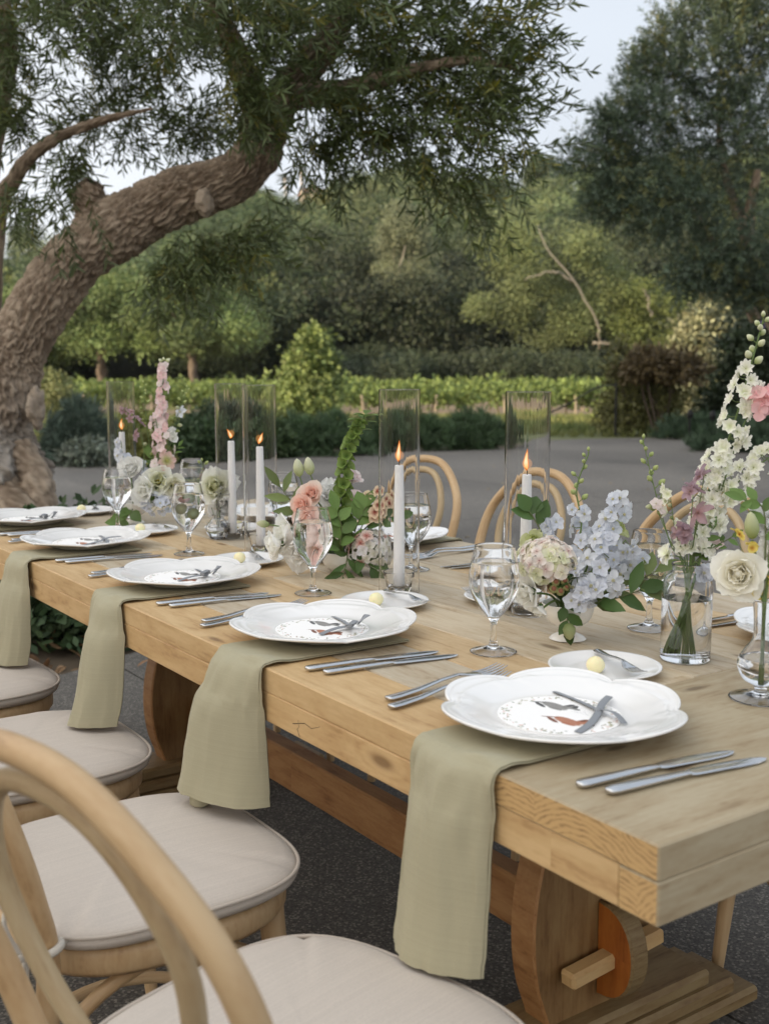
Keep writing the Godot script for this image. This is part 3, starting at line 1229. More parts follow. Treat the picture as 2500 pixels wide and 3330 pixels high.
	for k in 6:
		branchy(mb, Vector3(rv(-0.1, 0.1), -0.05, rv(-0.1, 0.1)), Vector3(rv(-0.6, 0.6), 1.3, rv(-0.4, 0.4)), 0.026, 0.01, 0.04, 6, 5)
	put("stem", mb.commit(), M.far_bark, redt)
	bush("pale_shrub", "pale grey green flowering shrub behind the red leaved one", "shrub", Vector3(7.1, gh(7.1, -25.0), -25.0), Vector3(0.85, 2.5, 0.8), 620, leafy, 1.9, Color(0.19, 0.195, 0.12), 0.3)
	bush("pale_shrub", "low yellow green vine tangle right of the red leaved shrub", "shrub", Vector3(7.6, gh(7.6, -27.5), -27.5), Vector3(2.2, 1.0, 0.8), 620, broad, 0.8, Color(0.15, 0.18, 0.055), 0.4)
	var dk := bush("butterfly_bush", "large dark bush with a few purple flower heads at the right edge", "shrub", Vector3(7.6, 0, -21.5), Vector3(1.45, 2.2, 1.0), 1000, leafy, 1.7, Color(0.026, 0.04, 0.018), 0.5)
	for q in [Vector3(-0.75, 1.95, 0.85), Vector3(-0.55, 1.78, 0.9), Vector3(-0.2, 1.85, 0.95), Vector3(0.1, 2.1, 0.9)]:
		mb = MB.new()
		for j in 40:
			mb.col = Color(0.13, 0.075, 0.24)
			mb.ball(q + rdir() * Vector3(0.05, 0.09, 0.05), Vector3.ONE * 0.016, 5, 3)
		put("flower_head", mb.commit(), M.stalk, dk)
	# thin iron handrail and path lights
	var iron := mat(lin(0.02, 0.02, 0.02), 0.5, 0.6)
	var hr := thing("handrail", "thin black iron handrail curving down to the paving's far edge", "railing", Vector3(4.15, 0, -20.2))
	mb = MB.new()
	mb.tube(PackedVector3Array([Vector3(0, 0, 0), Vector3(0, 0.92, 0)]), PackedFloat32Array([0.022, 0.022]), 8)
	put("post", mb.commit(), iron, hr)
	mb = MB.new()
	mb.tube(curve([Vector3(0, 0.9, 0), Vector3(-0.35, 0.84, -0.1), Vector3(-0.8, 0.56, -0.2), Vector3(-1.25, 0.34, -0.3)], 14), radii([0.016, 0.016], 14), 7)
	put("rail", mb.commit(), iron, hr)
	var pl := ["black path light beside the red leaved shrub", "black path light in front of the right olive", "black path light in the bed left of the paired candles"]
	var pp := [Vector3(5.05, 0, -18.6), Vector3(5.25, 0, -18.0), Vector3(-2.75, 0, -15.9)]
	for k in 3:
		var t := thing("path_light", pl[k], "path light", pp[k], 0.0, "black path lights")
		mb = MB.new()
		mb.tube(PackedVector3Array([Vector3(0, -0.05, 0), Vector3(0, 0.4, 0)]), PackedFloat32Array([0.018, 0.018]), 8)
		put("post", mb.commit(), iron, t)
		mb = MB.new()
		mb.lathe(PackedVector2Array([Vector2(0.001, 0.38), Vector2(0.05, 0.38), Vector2(0.055, 0.47), Vector2(0.02, 0.52), Vector2(0.001, 0.53)]), 12)
		put("lamp_head", mb.commit(), iron, t)
	# grass between the beds and the vineyard
	xf = []
	cs = []
	var tuft := spray_tuft(9, 0.14)
	for k in 12000:
		var z := -rv(17.6, 34.0)
		var x := rv(-0.62, 0.62) * -z
		if z > -20.3 and x > 0.8 and x < 5.4:
			continue
		xf.append(Transform3D(Basis(Vector3.UP, rv(0, TAU)).scaled(Vector3.ONE * rv(0.7, 1.7)), Vector3(x, gh(x, z) - 0.06, z)))
		var b := rv(0.7, 1.3)
		var yl := 0.5 + 0.5 * sin(z * 0.9)
		cs.append(Color(lerpf(0.09, 0.16, yl) * b, lerpf(0.12, 0.165, yl) * b, lerpf(0.035, 0.055, yl) * b))
	tag(many("grass", tuft, M.far_leaf, xf, cs, self), "long grass between the terrace beds and the vineyard", "grass", "", "stuff")
	# rose bush, litter and rocks under the old olive
	rose_bed()


func rose_bed() -> void:
	var lf := clump(24, 0.055, 0.65, 0.09)
	var rb := bush("rose_bush", "dark leaved white rose bush in the bed below the table's left end", "rose bush", Vector3(-1.42, 0.0, -5.2), Vector3(0.36, 0.5, 0.36), 330, lf, 1.0, Color(0.035, 0.062, 0.024), 0.4)
	for q in [Vector3(0.24, 0.42, 0.2), Vector3(0.12, 0.47, 0.24), Vector3(0.34, 0.36, 0.12), Vector3(0.02, 0.33, 0.33), Vector3(-0.1, 0.22, 0.34)]:
		var mb := MB.new()
		for j in 9:
			mb.col = Color(0.78, 0.76, 0.70)
			var a := j * 2.4
			mb.leaf(q, Vector3(cos(a), rv(0.2, 1.4), sin(a)), Vector3.UP, 0.032, 0.034, -0.2, 0.1, 0.8)
		put("bloom", mb.commit(), M.petal, rb)
	var leafm := MB.new()
	leafm.leaf(Vector3.ZERO, Vector3.RIGHT, Vector3.UP, 0.07, 0.018, 0.2, 0.2)
	var lm := leafm.commit()
	var xf := []
	var cs := []
	for k in 2600:
		var a := rv(0, TAU)
		var r := sqrt(rng.randf()) * 2.3
		var q := Vector3(-2.3 + cos(a) * r, 0.0, -6.1 + sin(a) * r * 0.9)
		if q.x > -0.9 or (q.z > -4.5 and q.x > -1.5):
			continue
		q.y = -0.04 + rv(0, 0.05)
		xf.append(Transform3D(Basis(rdir(), rv(0, TAU)).scaled(Vector3.ONE * rv(0.7, 1.5)), q))
		var b := rv(0.6, 1.4)
		cs.append(Color(0.20 * b, 0.105 * b, 0.05 * b).lerp(Color(0.12, 0.1, 0.05), rng.randf() * 0.5))
	tag(many("leaf_litter", lm, M.far_leaf, xf, cs, self), "brown fallen leaves littering the bed under the old olive", "leaf litter", "", "stuff")
	xf = []
	cs = []
	for k in 130:
		var q := Vector3(rv(-5.0, 6.0), 0.004, -rv(3.0, 15.5))
		if q.x < -0.9 and q.z > -9.5 or q.x < -3.6 and q.z < -13.0 or q.z < -13.2 and q.x > 5.0 or q.x < -1.0 and q.z < -14.0:
			continue
		xf.append(Transform3D(Basis(Vector3.UP, rv(0, TAU)).scaled(Vector3.ONE * rv(0.6, 1.2)), q))
		var b := rv(0.5, 1.3)
		cs.append(Color(0.22 * b, 0.15 * b, 0.06 * b))
	tag(many("leaf_litter", lm, M.far_leaf, xf, cs, self), "scattered dry leaves on the open paving behind the table", "leaf litter", "", "stuff")
	# a few fallen leaves on the paving
	var fl := ["narrow yellow fallen leaf on the paving behind the chairs", "small pink petal fallen on the paving under the table", "brown fallen leaf on the paving near the far trestle"]
	var fp := [Vector3(-0.86, 0.006, -3.95), tp(0.95, 0.12, 0.006), tp(1.7, 0.1, 0.006)]
	for k in 3:
		var mb := MB.new()
		mb.col = [Color(0.36, 0.26, 0.07), Color(0.5, 0.22, 0.2), Color(0.2, 0.12, 0.06)][k]
		mb.leaf(Vector3.ZERO, Vector3(1, 0.05, 0.3), Vector3.UP, [0.075, 0.025, 0.06][k], 0.018, 0.1, 0.15)
		var o := put("fallen_leaf", mb.commit(), M.leaf, self, fp[k])
		tag(o, fl[k], "leaf")


# ---------------------------------------------------------------- the olive trees
func twig(n: int, ln: float, leaf: float, wid: float) -> ArrayMesh:
	var mb := MB.new()
	var stem := curve([Vector3.ZERO, Vector3(ln * 0.5, ln * 0.05, ln * 0.03), Vector3(ln, -ln * 0.06, 0)], 8)
	mb.col = Color(0.9, 0.75, 0.55)
	mb.tube(stem, radii([0.0022, 0.0008], 8), 4, false)
	for k in n:
		var t := 0.06 + 0.94 * k / (n - 1.0)
		var q := stem[mini(int(t * 8), 7)].lerp(stem[mini(int(t * 8) + 1, 8)], fmod(t * 8, 1.0))
		var a := k * 1.57 + rv(-0.5, 0.5)
		var d := Vector3(0.9 if k < n - 1 else 2.5, cos(a), sin(a))
		var b := rv(0.75, 1.25)
		mb.col = Color(b, b, b * rv(0.8, 1.0))
		if rng.randf() < 0.06:
			mb.col = Color(2.6, 1.6, 0.5)
		if rng.randf() < 0.3:
			mb.col = Color(1.5 * b, 1.5 * b, 1.65 * b)
		var s := leaf * rv(0.7, 1.15)
		mb.leaf(q, d, rdir(), s, wid * rv(0.8, 1.15), rv(-0.1, 0.25), 0.12)
	return mb.commit()


# ellipsoids: centre, half axes, number of twigs, how much they hang
func leafy_crown(t: Node3D, eggs: Array, twigs: Array, base: Color, size: float, centre: Vector3) -> void:
	var xfs := [[], [], []]
	var css := [[], [], []]
	for e: Array in eggs:
		for k in int(e[2]):
			var d := rdir() * pow(rng.randf(), 0.36)
			var o: Vector3 = e[0] + d * e[1]
			var out: Vector3 = (o - centre).normalized() * 0.7 + d * 0.8 + rdir() * 0.75
			out.y -= e[3]
			var b := facing(out, rv(0, TAU)) * Basis(Vector3.BACK, PI / 2)   # local +x looks along out
			var s := size * rv(0.75, 1.3)
			var w := rng.randi() % 3
			xfs[w].append(Transform3D(b.scaled(Vector3.ONE * s), o))
			var f := rv(0.75, 1.3)
			var c := base * f
			if rng.randf() < 0.10:
				c = Color(base.r * 2.0, base.g * 1.45, base.b * 0.8)
			css[w].append(c)
	for w in 3:
		many("leaf_spray", twigs[w], M.leaf, xfs[w], css[w], t)


func bark_limb(path: Array, rads: Array, n: int, sides: int, amp: float, sd: int, gnarl := 0.0) -> ArrayMesh:
	var mb := MB.new()
	var pts := curve(path, n)
	var rad := radii(rads, n)
	var plate := noise(sd, 1.0, FastNoiseLite.TYPE_CELLULAR, 1)
	plate.cellular_return_type = FastNoiseLite.RETURN_DISTANCE2_SUB
	plate.cellular_jitter = 1.1
	var lump := noise(sd + 1, 1.6)
	var tone := noise(sd + 2, 3.0)
	var rows := []
	var cols := []
	var nrm := Vector3.BACK
	var along := 0.0
	for i in n + 1:
		var t := (pts[mini(i + 1, n)] - pts[maxi(i - 1, 0)]).normalized()
		nrm = (nrm - t * nrm.dot(t)).normalized()
		var bin := nrm.cross(t)
		if i:
			along += pts[i].distance_to(pts[i - 1])
		var r := PackedVector3Array()
		for k in sides:
			var g := TAU * k / sides
			var e := nrm * cos(g) + bin * sin(g)
			var o := pts[i] + e * rad[i]
			var tw := g + along * 0.5
			var s := Vector3(cos(tw) * rad[i] * 52.0, sin(tw) * rad[i] * 52.0, along * 8.5)
			s += Vector3(lump.get_noise_3d(s.x * 0.3, s.y * 0.3, s.z * 0.3), lump.get_noise_3d(s.y * 0.3, s.z * 0.3, s.x * 0.3), 0) * 1.4
			var pl := clampf(plate.get_noise_3dv(s) + 1.0, 0.0, 0.38) / 0.38
			var fine := plate.get_noise_3dv(s * 2.7) + 1.0
			var big := lump.get_noise_3d(o.x * 1.6, o.y * 1.6, o.z * 1.6)
			var low := gnarl * ss(0.30, 0.12, float(i) / n)
			r.append(o + e * (amp * 0.6 * (pl - 1.0) + amp * 0.25 * (fine - 0.5) + rad[i] * (0.10 + 0.3 * low) * big + rad[i] * 0.35 * low * lump.get_noise_3d(o.x * 4.0, o.y * 2.2, o.z * 4.0)))
			var w := 0.5 + 0.5 * tone.get_noise_3dv(o)
			var c := Color(0.14, 0.095, 0.06).lerp(Color(0.42, 0.33, 0.24), clampf(w * 0.9 - 0.35 + pl * 0.75 + fine * 0.2, 0, 1))
			c = c.lerp(Color(0.38, 0.355, 0.32).lerp(Color(0.13, 0.11, 0.09), clampf(0.5 + 1.6 * lump.get_noise_3d(o.x * 5.0, o.y * 3.0, o.z * 5.0), 0, 1)), clampf(low, 0, 1) * 0.8)
			cols.append(c)
		rows.append(r)
	mb.grid(rows, true, along, 1.0)
	for k in cols.size():
		mb.c[k] = cols[k]
	return mb.commit()


func knob(o: Vector3, r: Vector3, sd: int, c1: Color, c2: Color, rough := 0.35) -> ArrayMesh:
	var mb := MB.new()
	mb.ball(o, r, 40, 26)
	var f := noise(sd, 9.0)
	var g := noise(sd + 1, 30.0)
	for k in mb.p.size():
		var q := mb.p[k]
		var n1 := f.get_noise_3dv(q)
		mb.p[k] = o + (q - o) * (1.0 + rough * n1 + 0.12 * g.get_noise_3dv(q))
		mb.c[k] = c1.lerp(c2, clampf(0.5 + n1 + 0.5 * g.get_noise_3dv(q), 0, 1))
	return mb.commit()


func old_olive() -> void:
	var t := thing("olive_tree", "old olive tree with a thick arching trunk at left, its crown over the table", "olive tree", Vector3(-2.1, 0, -6.0))
	var off := -t.position
	put("trunk", bark_limb([Vector3(-0.038, -0.349, 0.000), Vector3(-0.059, 0.014, 0.000), Vector3(-0.053, 0.421, 0.000), Vector3(-0.019, 0.722, 0.000), Vector3(0.009, 0.909, 0.000), Vector3(0.057, 1.093, 0.000), Vector3(0.114, 1.289, 0.000), Vector3(0.209, 1.429, 0.000), Vector3(0.326, 1.603, 0.000), Vector3(0.484, 1.794, 0.000), Vector3(0.683, 1.943, 0.000), Vector3(0.859, 2.035, 0.000), Vector3(1.043, 2.120, 0.000), Vector3(1.208, 2.171, 0.000), Vector3(1.353, 2.230, 0.000), Vector3(1.446, 2.335, 0.000), Vector3(1.481, 2.462, 0.000), Vector3(1.562, 2.600, 0.000), Vector3(1.695, 2.749, 0.000), Vector3(1.838, 2.931, 0.000), Vector3(1.934, 3.156, 0.000), Vector3(2.029, 3.445, 0.000)], [0.372, 0.322, 0.293, 0.268, 0.208, 0.213, 0.188, 0.169, 0.164, 0.156, 0.179, 0.154, 0.154, 0.139, 0.131, 0.129, 0.124, 0.104, 0.094, 0.084, 0.074, 0.060], 420, 120, 0.040, 41, 1.0), M.bark, t)
	put("limb", bark_limb([Vector3(-0.160, 0.957, -0.300), Vector3(-0.074, 1.721, -0.300), Vector3(0.034, 2.106, -0.200), Vector3(0.141, 2.211, -0.100), Vector3(0.249, 2.300, 0.000), Vector3(0.426, 2.385, 0.100), Vector3(0.569, 2.442, 0.100), Vector3(0.782, 2.477, 0.200), Vector3(0.964, 2.489, 0.300)], [0.090, 0.070, 0.050, 0.044, 0.038, 0.034, 0.028, 0.020, 0.006], 90, 24, 0.012, 55), M.bark, t)
	put("limb", bark_limb([Vector3(-0.297, 1.480, -0.600), Vector3(-0.206, 2.265, -0.600), Vector3(-0.089, 2.626, -0.500), Vector3(0.014, 2.850, -0.400), Vector3(0.071, 3.039, -0.300), Vector3(0.057, 3.289, -0.200)], [0.130, 0.100, 0.085, 0.075, 0.060, 0.040], 80, 24, 0.014, 57), M.bark, t)
	put("limb", bark_limb([Vector3(1.481, 2.462, 0.000), Vector3(1.419, 2.634, 0.100), Vector3(1.343, 2.830, 0.200), Vector3(1.248, 3.039, 0.300)], [0.100, 0.080, 0.060, 0.040], 50, 24, 0.012, 58), M.bark, t)
	put("limb", bark_limb([Vector3(1.562, 2.600, 0.000), Vector3(1.938, 2.610, 0.200), Vector3(2.254, 2.648, 0.400), Vector3(2.491, 2.665, 0.500), Vector3(2.731, 2.623, 0.500)], [0.070, 0.050, 0.035, 0.022, 0.010], 60, 20, 0.010, 59), M.bark, t)
	put("limb_stub", bark_limb([Vector3(0.612, 2.007, 0.000), Vector3(0.575, 2.109, 0.030), Vector3(0.606, 2.175, 0.050)], [0.130, 0.095, 0.060], 40, 40, 0.030, 61), M.bark, t)
	put("burl", knob(Vector3(0.309, 1.016, 0.220), Vector3(0.04, 0.11, 0.06), 5, Color(0.22, 0.17, 0.12), Color(0.38, 0.31, 0.24), 0.6), M.bark, t)
	put("burl", knob(Vector3(1.190, 2.064, 0.160), Vector3(0.042, 0.07, 0.05), 8, Color(0.3, 0.235, 0.17), Color(0.42, 0.34, 0.26), 0.5), M.bark, t)
	put("root", bark_limb([Vector3(0.064, 0.608, 0.100), Vector3(0.203, 0.431, 0.250), Vector3(0.325, 0.215, 0.400), Vector3(0.428, -0.002, 0.500)], [0.130, 0.140, 0.120, 0.060], 40, 36, 0.030, 71), M.bark, t)
	put("root", bark_limb([Vector3(0.021, 0.497, 0.200), Vector3(0.173, 0.239, 0.400), Vector3(0.272, -0.096, 0.600)], [0.160, 0.150, 0.080], 40, 36, 0.030, 72), M.bark, t)
	put("root", bark_limb([Vector3(0.155, 0.825, 0.050), Vector3(0.249, 0.633, 0.100), Vector3(0.293, 0.442, 0.150), Vector3(0.336, 0.203, 0.200)], [0.080, 0.100, 0.100, 0.070], 40, 30, 0.030, 73), M.bark, t)
	var twigs := [twig(15, 0.19, 0.064, 0.0105), twig(12, 0.15, 0.060, 0.010), twig(18, 0.24, 0.062, 0.0095)]
	var eggs := [
		[Vector3(-1.729, 2.953, -6.000), Vector3(0.36, 0.23, 0.29), 222, 0.30],
		[Vector3(-1.244, 3.015, -6.300), Vector3(0.33, 0.21, 0.27), 192, 0.30],
		[Vector3(-0.686, 2.839, -5.600), Vector3(0.24, 0.17, 0.20), 148, 0.30],
		[Vector3(-0.309, 2.953, -6.000), Vector3(0.31, 0.18, 0.24), 170, 0.30],
		[Vector3(0.156, 2.846, -5.700), Vector3(0.29, 0.19, 0.24), 192, 0.30],
		[Vector3(0.442, 2.733, -5.600), Vector3(0.15, 0.17, 0.16), 96, 0.30],
		[Vector3(-1.863, 2.566, -6.000), Vector3(0.10, 0.15, 0.13), 66, 0.50],
		[Vector3(-1.609, 2.335, -6.000), Vector3(0.07, 0.18, 0.13), 55, 0.90],
		[Vector3(-1.456, 2.608, -6.300), Vector3(0.22, 0.19, 0.20), 111, 0.30],
		[Vector3(-1.015, 2.515, -6.200), Vector3(0.19, 0.09, 0.14), 88, 0.10],
		[Vector3(-0.653, 2.492, -5.300), Vector3(0.10, 0.16, 0.13), 81, 0.70],
		[Vector3(-0.296, 2.521, -5.700), Vector3(0.15, 0.17, 0.16), 103, 0.50],
		[Vector3(0.044, 2.532, -5.700), Vector3(0.20, 0.17, 0.18), 125, 0.40],
		[Vector3(0.349, 2.413, -5.500), Vector3(0.15, 0.16, 0.16), 96, 0.50],
		[Vector3(0.341, 2.147, -5.500), Vector3(0.08, 0.07, 0.07), 29, 0.90],
		[Vector3(0.545, 2.539, -5.500), Vector3(0.08, 0.10, 0.09), 28, 0.30],
		[Vector3(-0.326, 2.343, -5.800), Vector3(0.08, 0.05, 0.07), 29, 0.50],
		[Vector3(-0.047, 2.388, -5.800), Vector3(0.07, 0.05, 0.06), 19, 0.60],
		[Vector3(-0.931, 1.855, -5.900), Vector3(0.20, 0.09, 0.14), 96, 0.60],
		[Vector3(-1.125, 1.738, -5.900), Vector3(0.07, 0.06, 0.07), 25, 0.90],
		[Vector3(-0.680, 1.925, -5.900), Vector3(0.06, 0.07, 0.07), 22, 0.60],
		[Vector3(-1.858, 2.125, -6.000), Vector3(0.06, 0.06, 0.06), 19, 0.90],
		[Vector3(0.606, 2.831, -5.500), Vector3(0.06, 0.07, 0.06), 16, 0.20],
		[Vector3(0.571, 2.243, -5.500), Vector3(0.05, 0.05, 0.05), 10, 0.60],
		[Vector3(0.219, 2.243, -5.500), Vector3(0.05, 0.07, 0.06), 17, 0.90],
		[Vector3(-0.612, 3.393, -5.800), Vector3(1.38, 0.27, 0.82), 518, 0.30],
		[Vector3(-2.434, 2.799, -6.200), Vector3(0.22, 0.57, 0.39), 148, 0.30],
		[Vector3(-0.845, 2.855, -5.000), Vector3(0.77, 0.15, 0.46), 222, 0.50],
	]
	for e: Array in eggs:
		e[0] += off
	leafy_crown(t, eggs, twigs, Color(0.105, 0.138, 0.05), 1.0, Vector3(0.6, 2.4, 0))
	# the hanging sprays that show singly against the sky and the hill
	var spots := [
		[Vector3(0.682, 2.838, -5.613), Vector3(0.89, 0.01, -0.09)],
		[Vector3(0.581, 2.741, -5.420), Vector3(1.66, 0.15, -0.14)],
		[Vector3(0.633, 2.670, -5.392), Vector3(0.92, 0.35, -0.10)],
		[Vector3(0.677, 2.704, -5.554), Vector3(1.31, 0.36, -0.20)],
		[Vector3(0.759, 2.698, -5.840), Vector3(0.95, -0.15, 0.40)],
		[Vector3(0.724, 2.675, -5.682), Vector3(1.12, -0.08, 0.27)],
		[Vector3(0.568, 2.405, -5.406), Vector3(0.67, -0.24, 0.28)],
		[Vector3(0.631, 2.477, -5.554), Vector3(0.99, -0.02, 0.30)],
		[Vector3(0.707, 2.385, -5.519), Vector3(0.81, 0.22, 0.23)],
		[Vector3(0.706, 2.435, -5.584), Vector3(0.50, 0.24, 0.20)],
		[Vector3(0.615, 2.288, -5.405), Vector3(1.15, -0.81, -0.37)],
		[Vector3(0.639, 2.233, -5.226), Vector3(0.90, -0.33, -0.24)],
		[Vector3(0.793, 2.286, -5.603), Vector3(0.79, 0.08, -0.01)],
		[Vector3(0.780, 2.333, -5.802), Vector3(1.15, -0.05, 0.46)],
		[Vector3(0.614, 2.243, -5.430), Vector3(0.54, -0.33, -0.58)],
		[Vector3(0.612, 2.265, -5.584), Vector3(0.82, -0.85, -0.69)],
		[Vector3(0.590, 2.139, -5.664), Vector3(0.54, -0.86, 0.12)],
		[Vector3(0.561, 2.110, -5.431), Vector3(0.53, -0.82, 0.22)],
		[Vector3(0.537, 2.107, -5.775), Vector3(0.60, -1.41, -0.14)],
		[Vector3(0.468, 2.059, -5.208), Vector3(0.53, -0.79, -0.52)],
		[Vector3(0.426, 2.075, -5.556), Vector3(0.23, -0.59, -0.08)],
		[Vector3(0.482, 2.094, -5.814), Vector3(0.25, -0.73, -0.43)],
		[Vector3(0.390, 2.040, -5.776), Vector3(0.33, -1.06, -0.18)],
		[Vector3(0.378, 1.988, -5.410), Vector3(0.30, -0.51, -0.10)],
		[Vector3(0.300, 2.030, -5.350), Vector3(0.00, -0.83, 0.00)],
		[Vector3(0.330, 2.037, -5.571), Vector3(-0.41, -1.09, 0.04)],
		[Vector3(0.245, 2.092, -5.427), Vector3(-0.37, -0.83, -0.16)],
		[Vector3(0.268, 2.100, -5.647), Vector3(0.04, -1.42, 0.34)],
		[Vector3(0.205, 2.207, -5.676), Vector3(0.02, -0.79, 0.06)],
		[Vector3(0.241, 2.190, -5.529), Vector3(-0.04, -1.11, 0.86)],
		[Vector3(0.152, 2.210, -5.546), Vector3(-0.28, -0.97, 0.29)],
		[Vector3(0.120, 2.245, -5.547), Vector3(0.12, -1.13, 0.42)],
		[Vector3(0.052, 2.272, -5.443), Vector3(-0.14, -0.97, 0.41)],
		[Vector3(0.072, 2.307, -5.795), Vector3(0.15, -0.96, -0.11)],
		[Vector3(-0.021, 2.252, -5.287), Vector3(0.33, -1.00, 0.45)],
		[Vector3(0.009, 2.343, -5.604), Vector3(0.09, -1.04, 0.02)],
		[Vector3(-0.069, 2.296, -5.425), Vector3(0.26, -1.43, -0.06)],
		[Vector3(-0.095, 2.332, -5.740), Vector3(-0.09, -0.97, -0.05)],
		[Vector3(-0.164, 2.230, -5.481), Vector3(-0.55, -1.05, -0.06)],
		[Vector3(-0.146, 2.294, -5.642), Vector3(-0.05, -1.23, -0.26)],
		[Vector3(-0.212, 2.222, -5.812), Vector3(-0.06, -1.20, -0.32)],
		[Vector3(-0.202, 2.118, -5.523), Vector3(-0.07, -0.90, -0.02)],
		[Vector3(-0.216, 2.174, -5.662), Vector3(0.23, -0.88, -0.47)],
		[Vector3(-0.222, 2.148, -5.555), Vector3(0.01, -1.15, 0.23)],
		[Vector3(-0.325, 2.193, -5.731), Vector3(0.44, -0.99, 0.33)],
		[Vector3(-0.329, 2.198, -5.659), Vector3(0.56, -0.95, -0.14)],
		[Vector3(-0.385, 2.167, -5.518), Vector3(0.08, -1.03, 0.49)],
		[Vector3(-0.452, 2.233, -5.729), Vector3(-0.06, -0.70, 0.21)],
		[Vector3(-0.448, 2.207, -5.320), Vector3(0.39, -0.43, -0.36)],
		[Vector3(-0.431, 2.281, -5.699), Vector3(0.51, -1.25, -0.23)],
		[Vector3(-1.504, 1.966, -5.348), Vector3(-0.13, -1.13, -0.68)],
		[Vector3(-1.560, 1.945, -5.479), Vector3(-0.01, -0.69, 0.01)],
		[Vector3(-1.543, 1.953, -5.546), Vector3(0.28, -0.95, 0.22)],
		[Vector3(-1.512, 1.913, -5.479), Vector3(0.03, -1.26, -0.63)],
		[Vector3(-1.564, 2.037, -5.406), Vector3(-0.17, -1.02, 1.17)],
		[Vector3(-1.611, 2.066, -5.667), Vector3(-0.23, -1.14, 0.44)],
		[Vector3(-1.452, 2.070, -5.669), Vector3(0.18, -0.70, -0.26)],
		[Vector3(-1.392, 1.942, -5.389), Vector3(0.34, -0.71, 0.05)],
		[Vector3(-1.676, 2.163, -5.676), Vector3(-0.76, -0.58, 0.23)],
		[Vector3(-1.551, 2.129, -5.413), Vector3(-0.45, -0.78, 0.12)],
		[Vector3(-1.776, 1.979, -5.451), Vector3(0.18, -1.51, -0.36)],
		[Vector3(-1.744, 2.013, -5.445), Vector3(-0.04, -0.88, 0.07)],
		[Vector3(-1.869, 2.116, -5.589), Vector3(0.65, -0.93, 0.70)],
		[Vector3(-1.798, 2.113, -5.472), Vector3(0.45, -0.63, -0.11)],
		[Vector3(-1.764, 1.964, -5.752), Vector3(0.26, -1.01, -0.76)],
		[Vector3(-1.725, 1.937, -5.574), Vector3(0.21, -1.09, -0.15)],
		[Vector3(-1.196, 1.661, -5.574), Vector3(-0.50, -1.17, -0.06)],
		[Vector3(-1.120, 1.669, -5.441), Vector3(-0.11, -0.61, 0.39)],
		[Vector3(-1.106, 1.602, -5.631), Vector3(0.06, -1.16, 0.60)],
		[Vector3(-1.041, 1.561, -5.244), Vector3(0.04, -0.80, -0.14)],
		[Vector3(-0.976, 1.611, -5.637), Vector3(-0.01, -1.03, 0.41)],
		[Vector3(-0.946, 1.619, -5.562), Vector3(0.14, -0.79, -0.42)],
		[Vector3(-0.836, 1.628, -5.384), Vector3(0.08, -0.98, 0.19)],
		[Vector3(-0.816, 1.608, -5.284), Vector3(0.31, -1.32, -0.51)],
		[Vector3(-0.670, 1.706, -5.431), Vector3(0.41, -0.71, -0.02)],
		[Vector3(-0.686, 1.679, -5.443), Vector3(0.41, -0.90, 0.47)],
		[Vector3(-0.553, 1.770, -5.545), Vector3(0.77, -0.33, -0.16)],
		[Vector3(-0.546, 1.772, -5.445), Vector3(0.78, -0.52, 0.69)],
		[Vector3(-0.486, 1.908, -5.552), Vector3(0.54, -0.16, -0.00)],
		[Vector3(-0.536, 1.863, -5.315), Vector3(0.96, -0.17, -0.50)],
		[Vector3(0.625, 2.827, -5.342), Vector3(0.72, 0.32, -0.01)],
		[Vector3(0.607, 2.909, -5.534), Vector3(0.97, 0.37, 0.15)],
		[Vector3(0.723, 2.976, -5.652), Vector3(1.22, 0.36, 0.28)],
		[Vector3(0.653, 2.958, -5.561), Vector3(1.32, 0.12, 0.21)],
		[Vector3(-0.577, 2.073, -5.577), Vector3(0.15, -0.94, -0.18)],
		[Vector3(-0.581, 2.108, -5.591), Vector3(0.58, -1.08, 0.01)],
		[Vector3(0.450, 1.914, -5.373), Vector3(0.26, -0.81, 0.22)],
		[Vector3(0.456, 1.942, -5.420), Vector3(0.50, -0.51, 0.13)],
		[Vector3(0.395, 1.923, -5.409), Vector3(0.14, -0.95, 0.12)],
		[Vector3(0.413, 1.996, -5.719), Vector3(0.54, -0.95, 0.16)],
	]
	for s: Array in spots:
		var o := put("leafy_twig", twigs[int(rng.randi() % 3)], M.leaf_own, t, s[0] + off)
		o.basis = (facing(s[1], rv(0, TAU)) * Basis(Vector3.BACK, PI / 2)).scaled(Vector3.ONE * rv(1.0, 1.3))


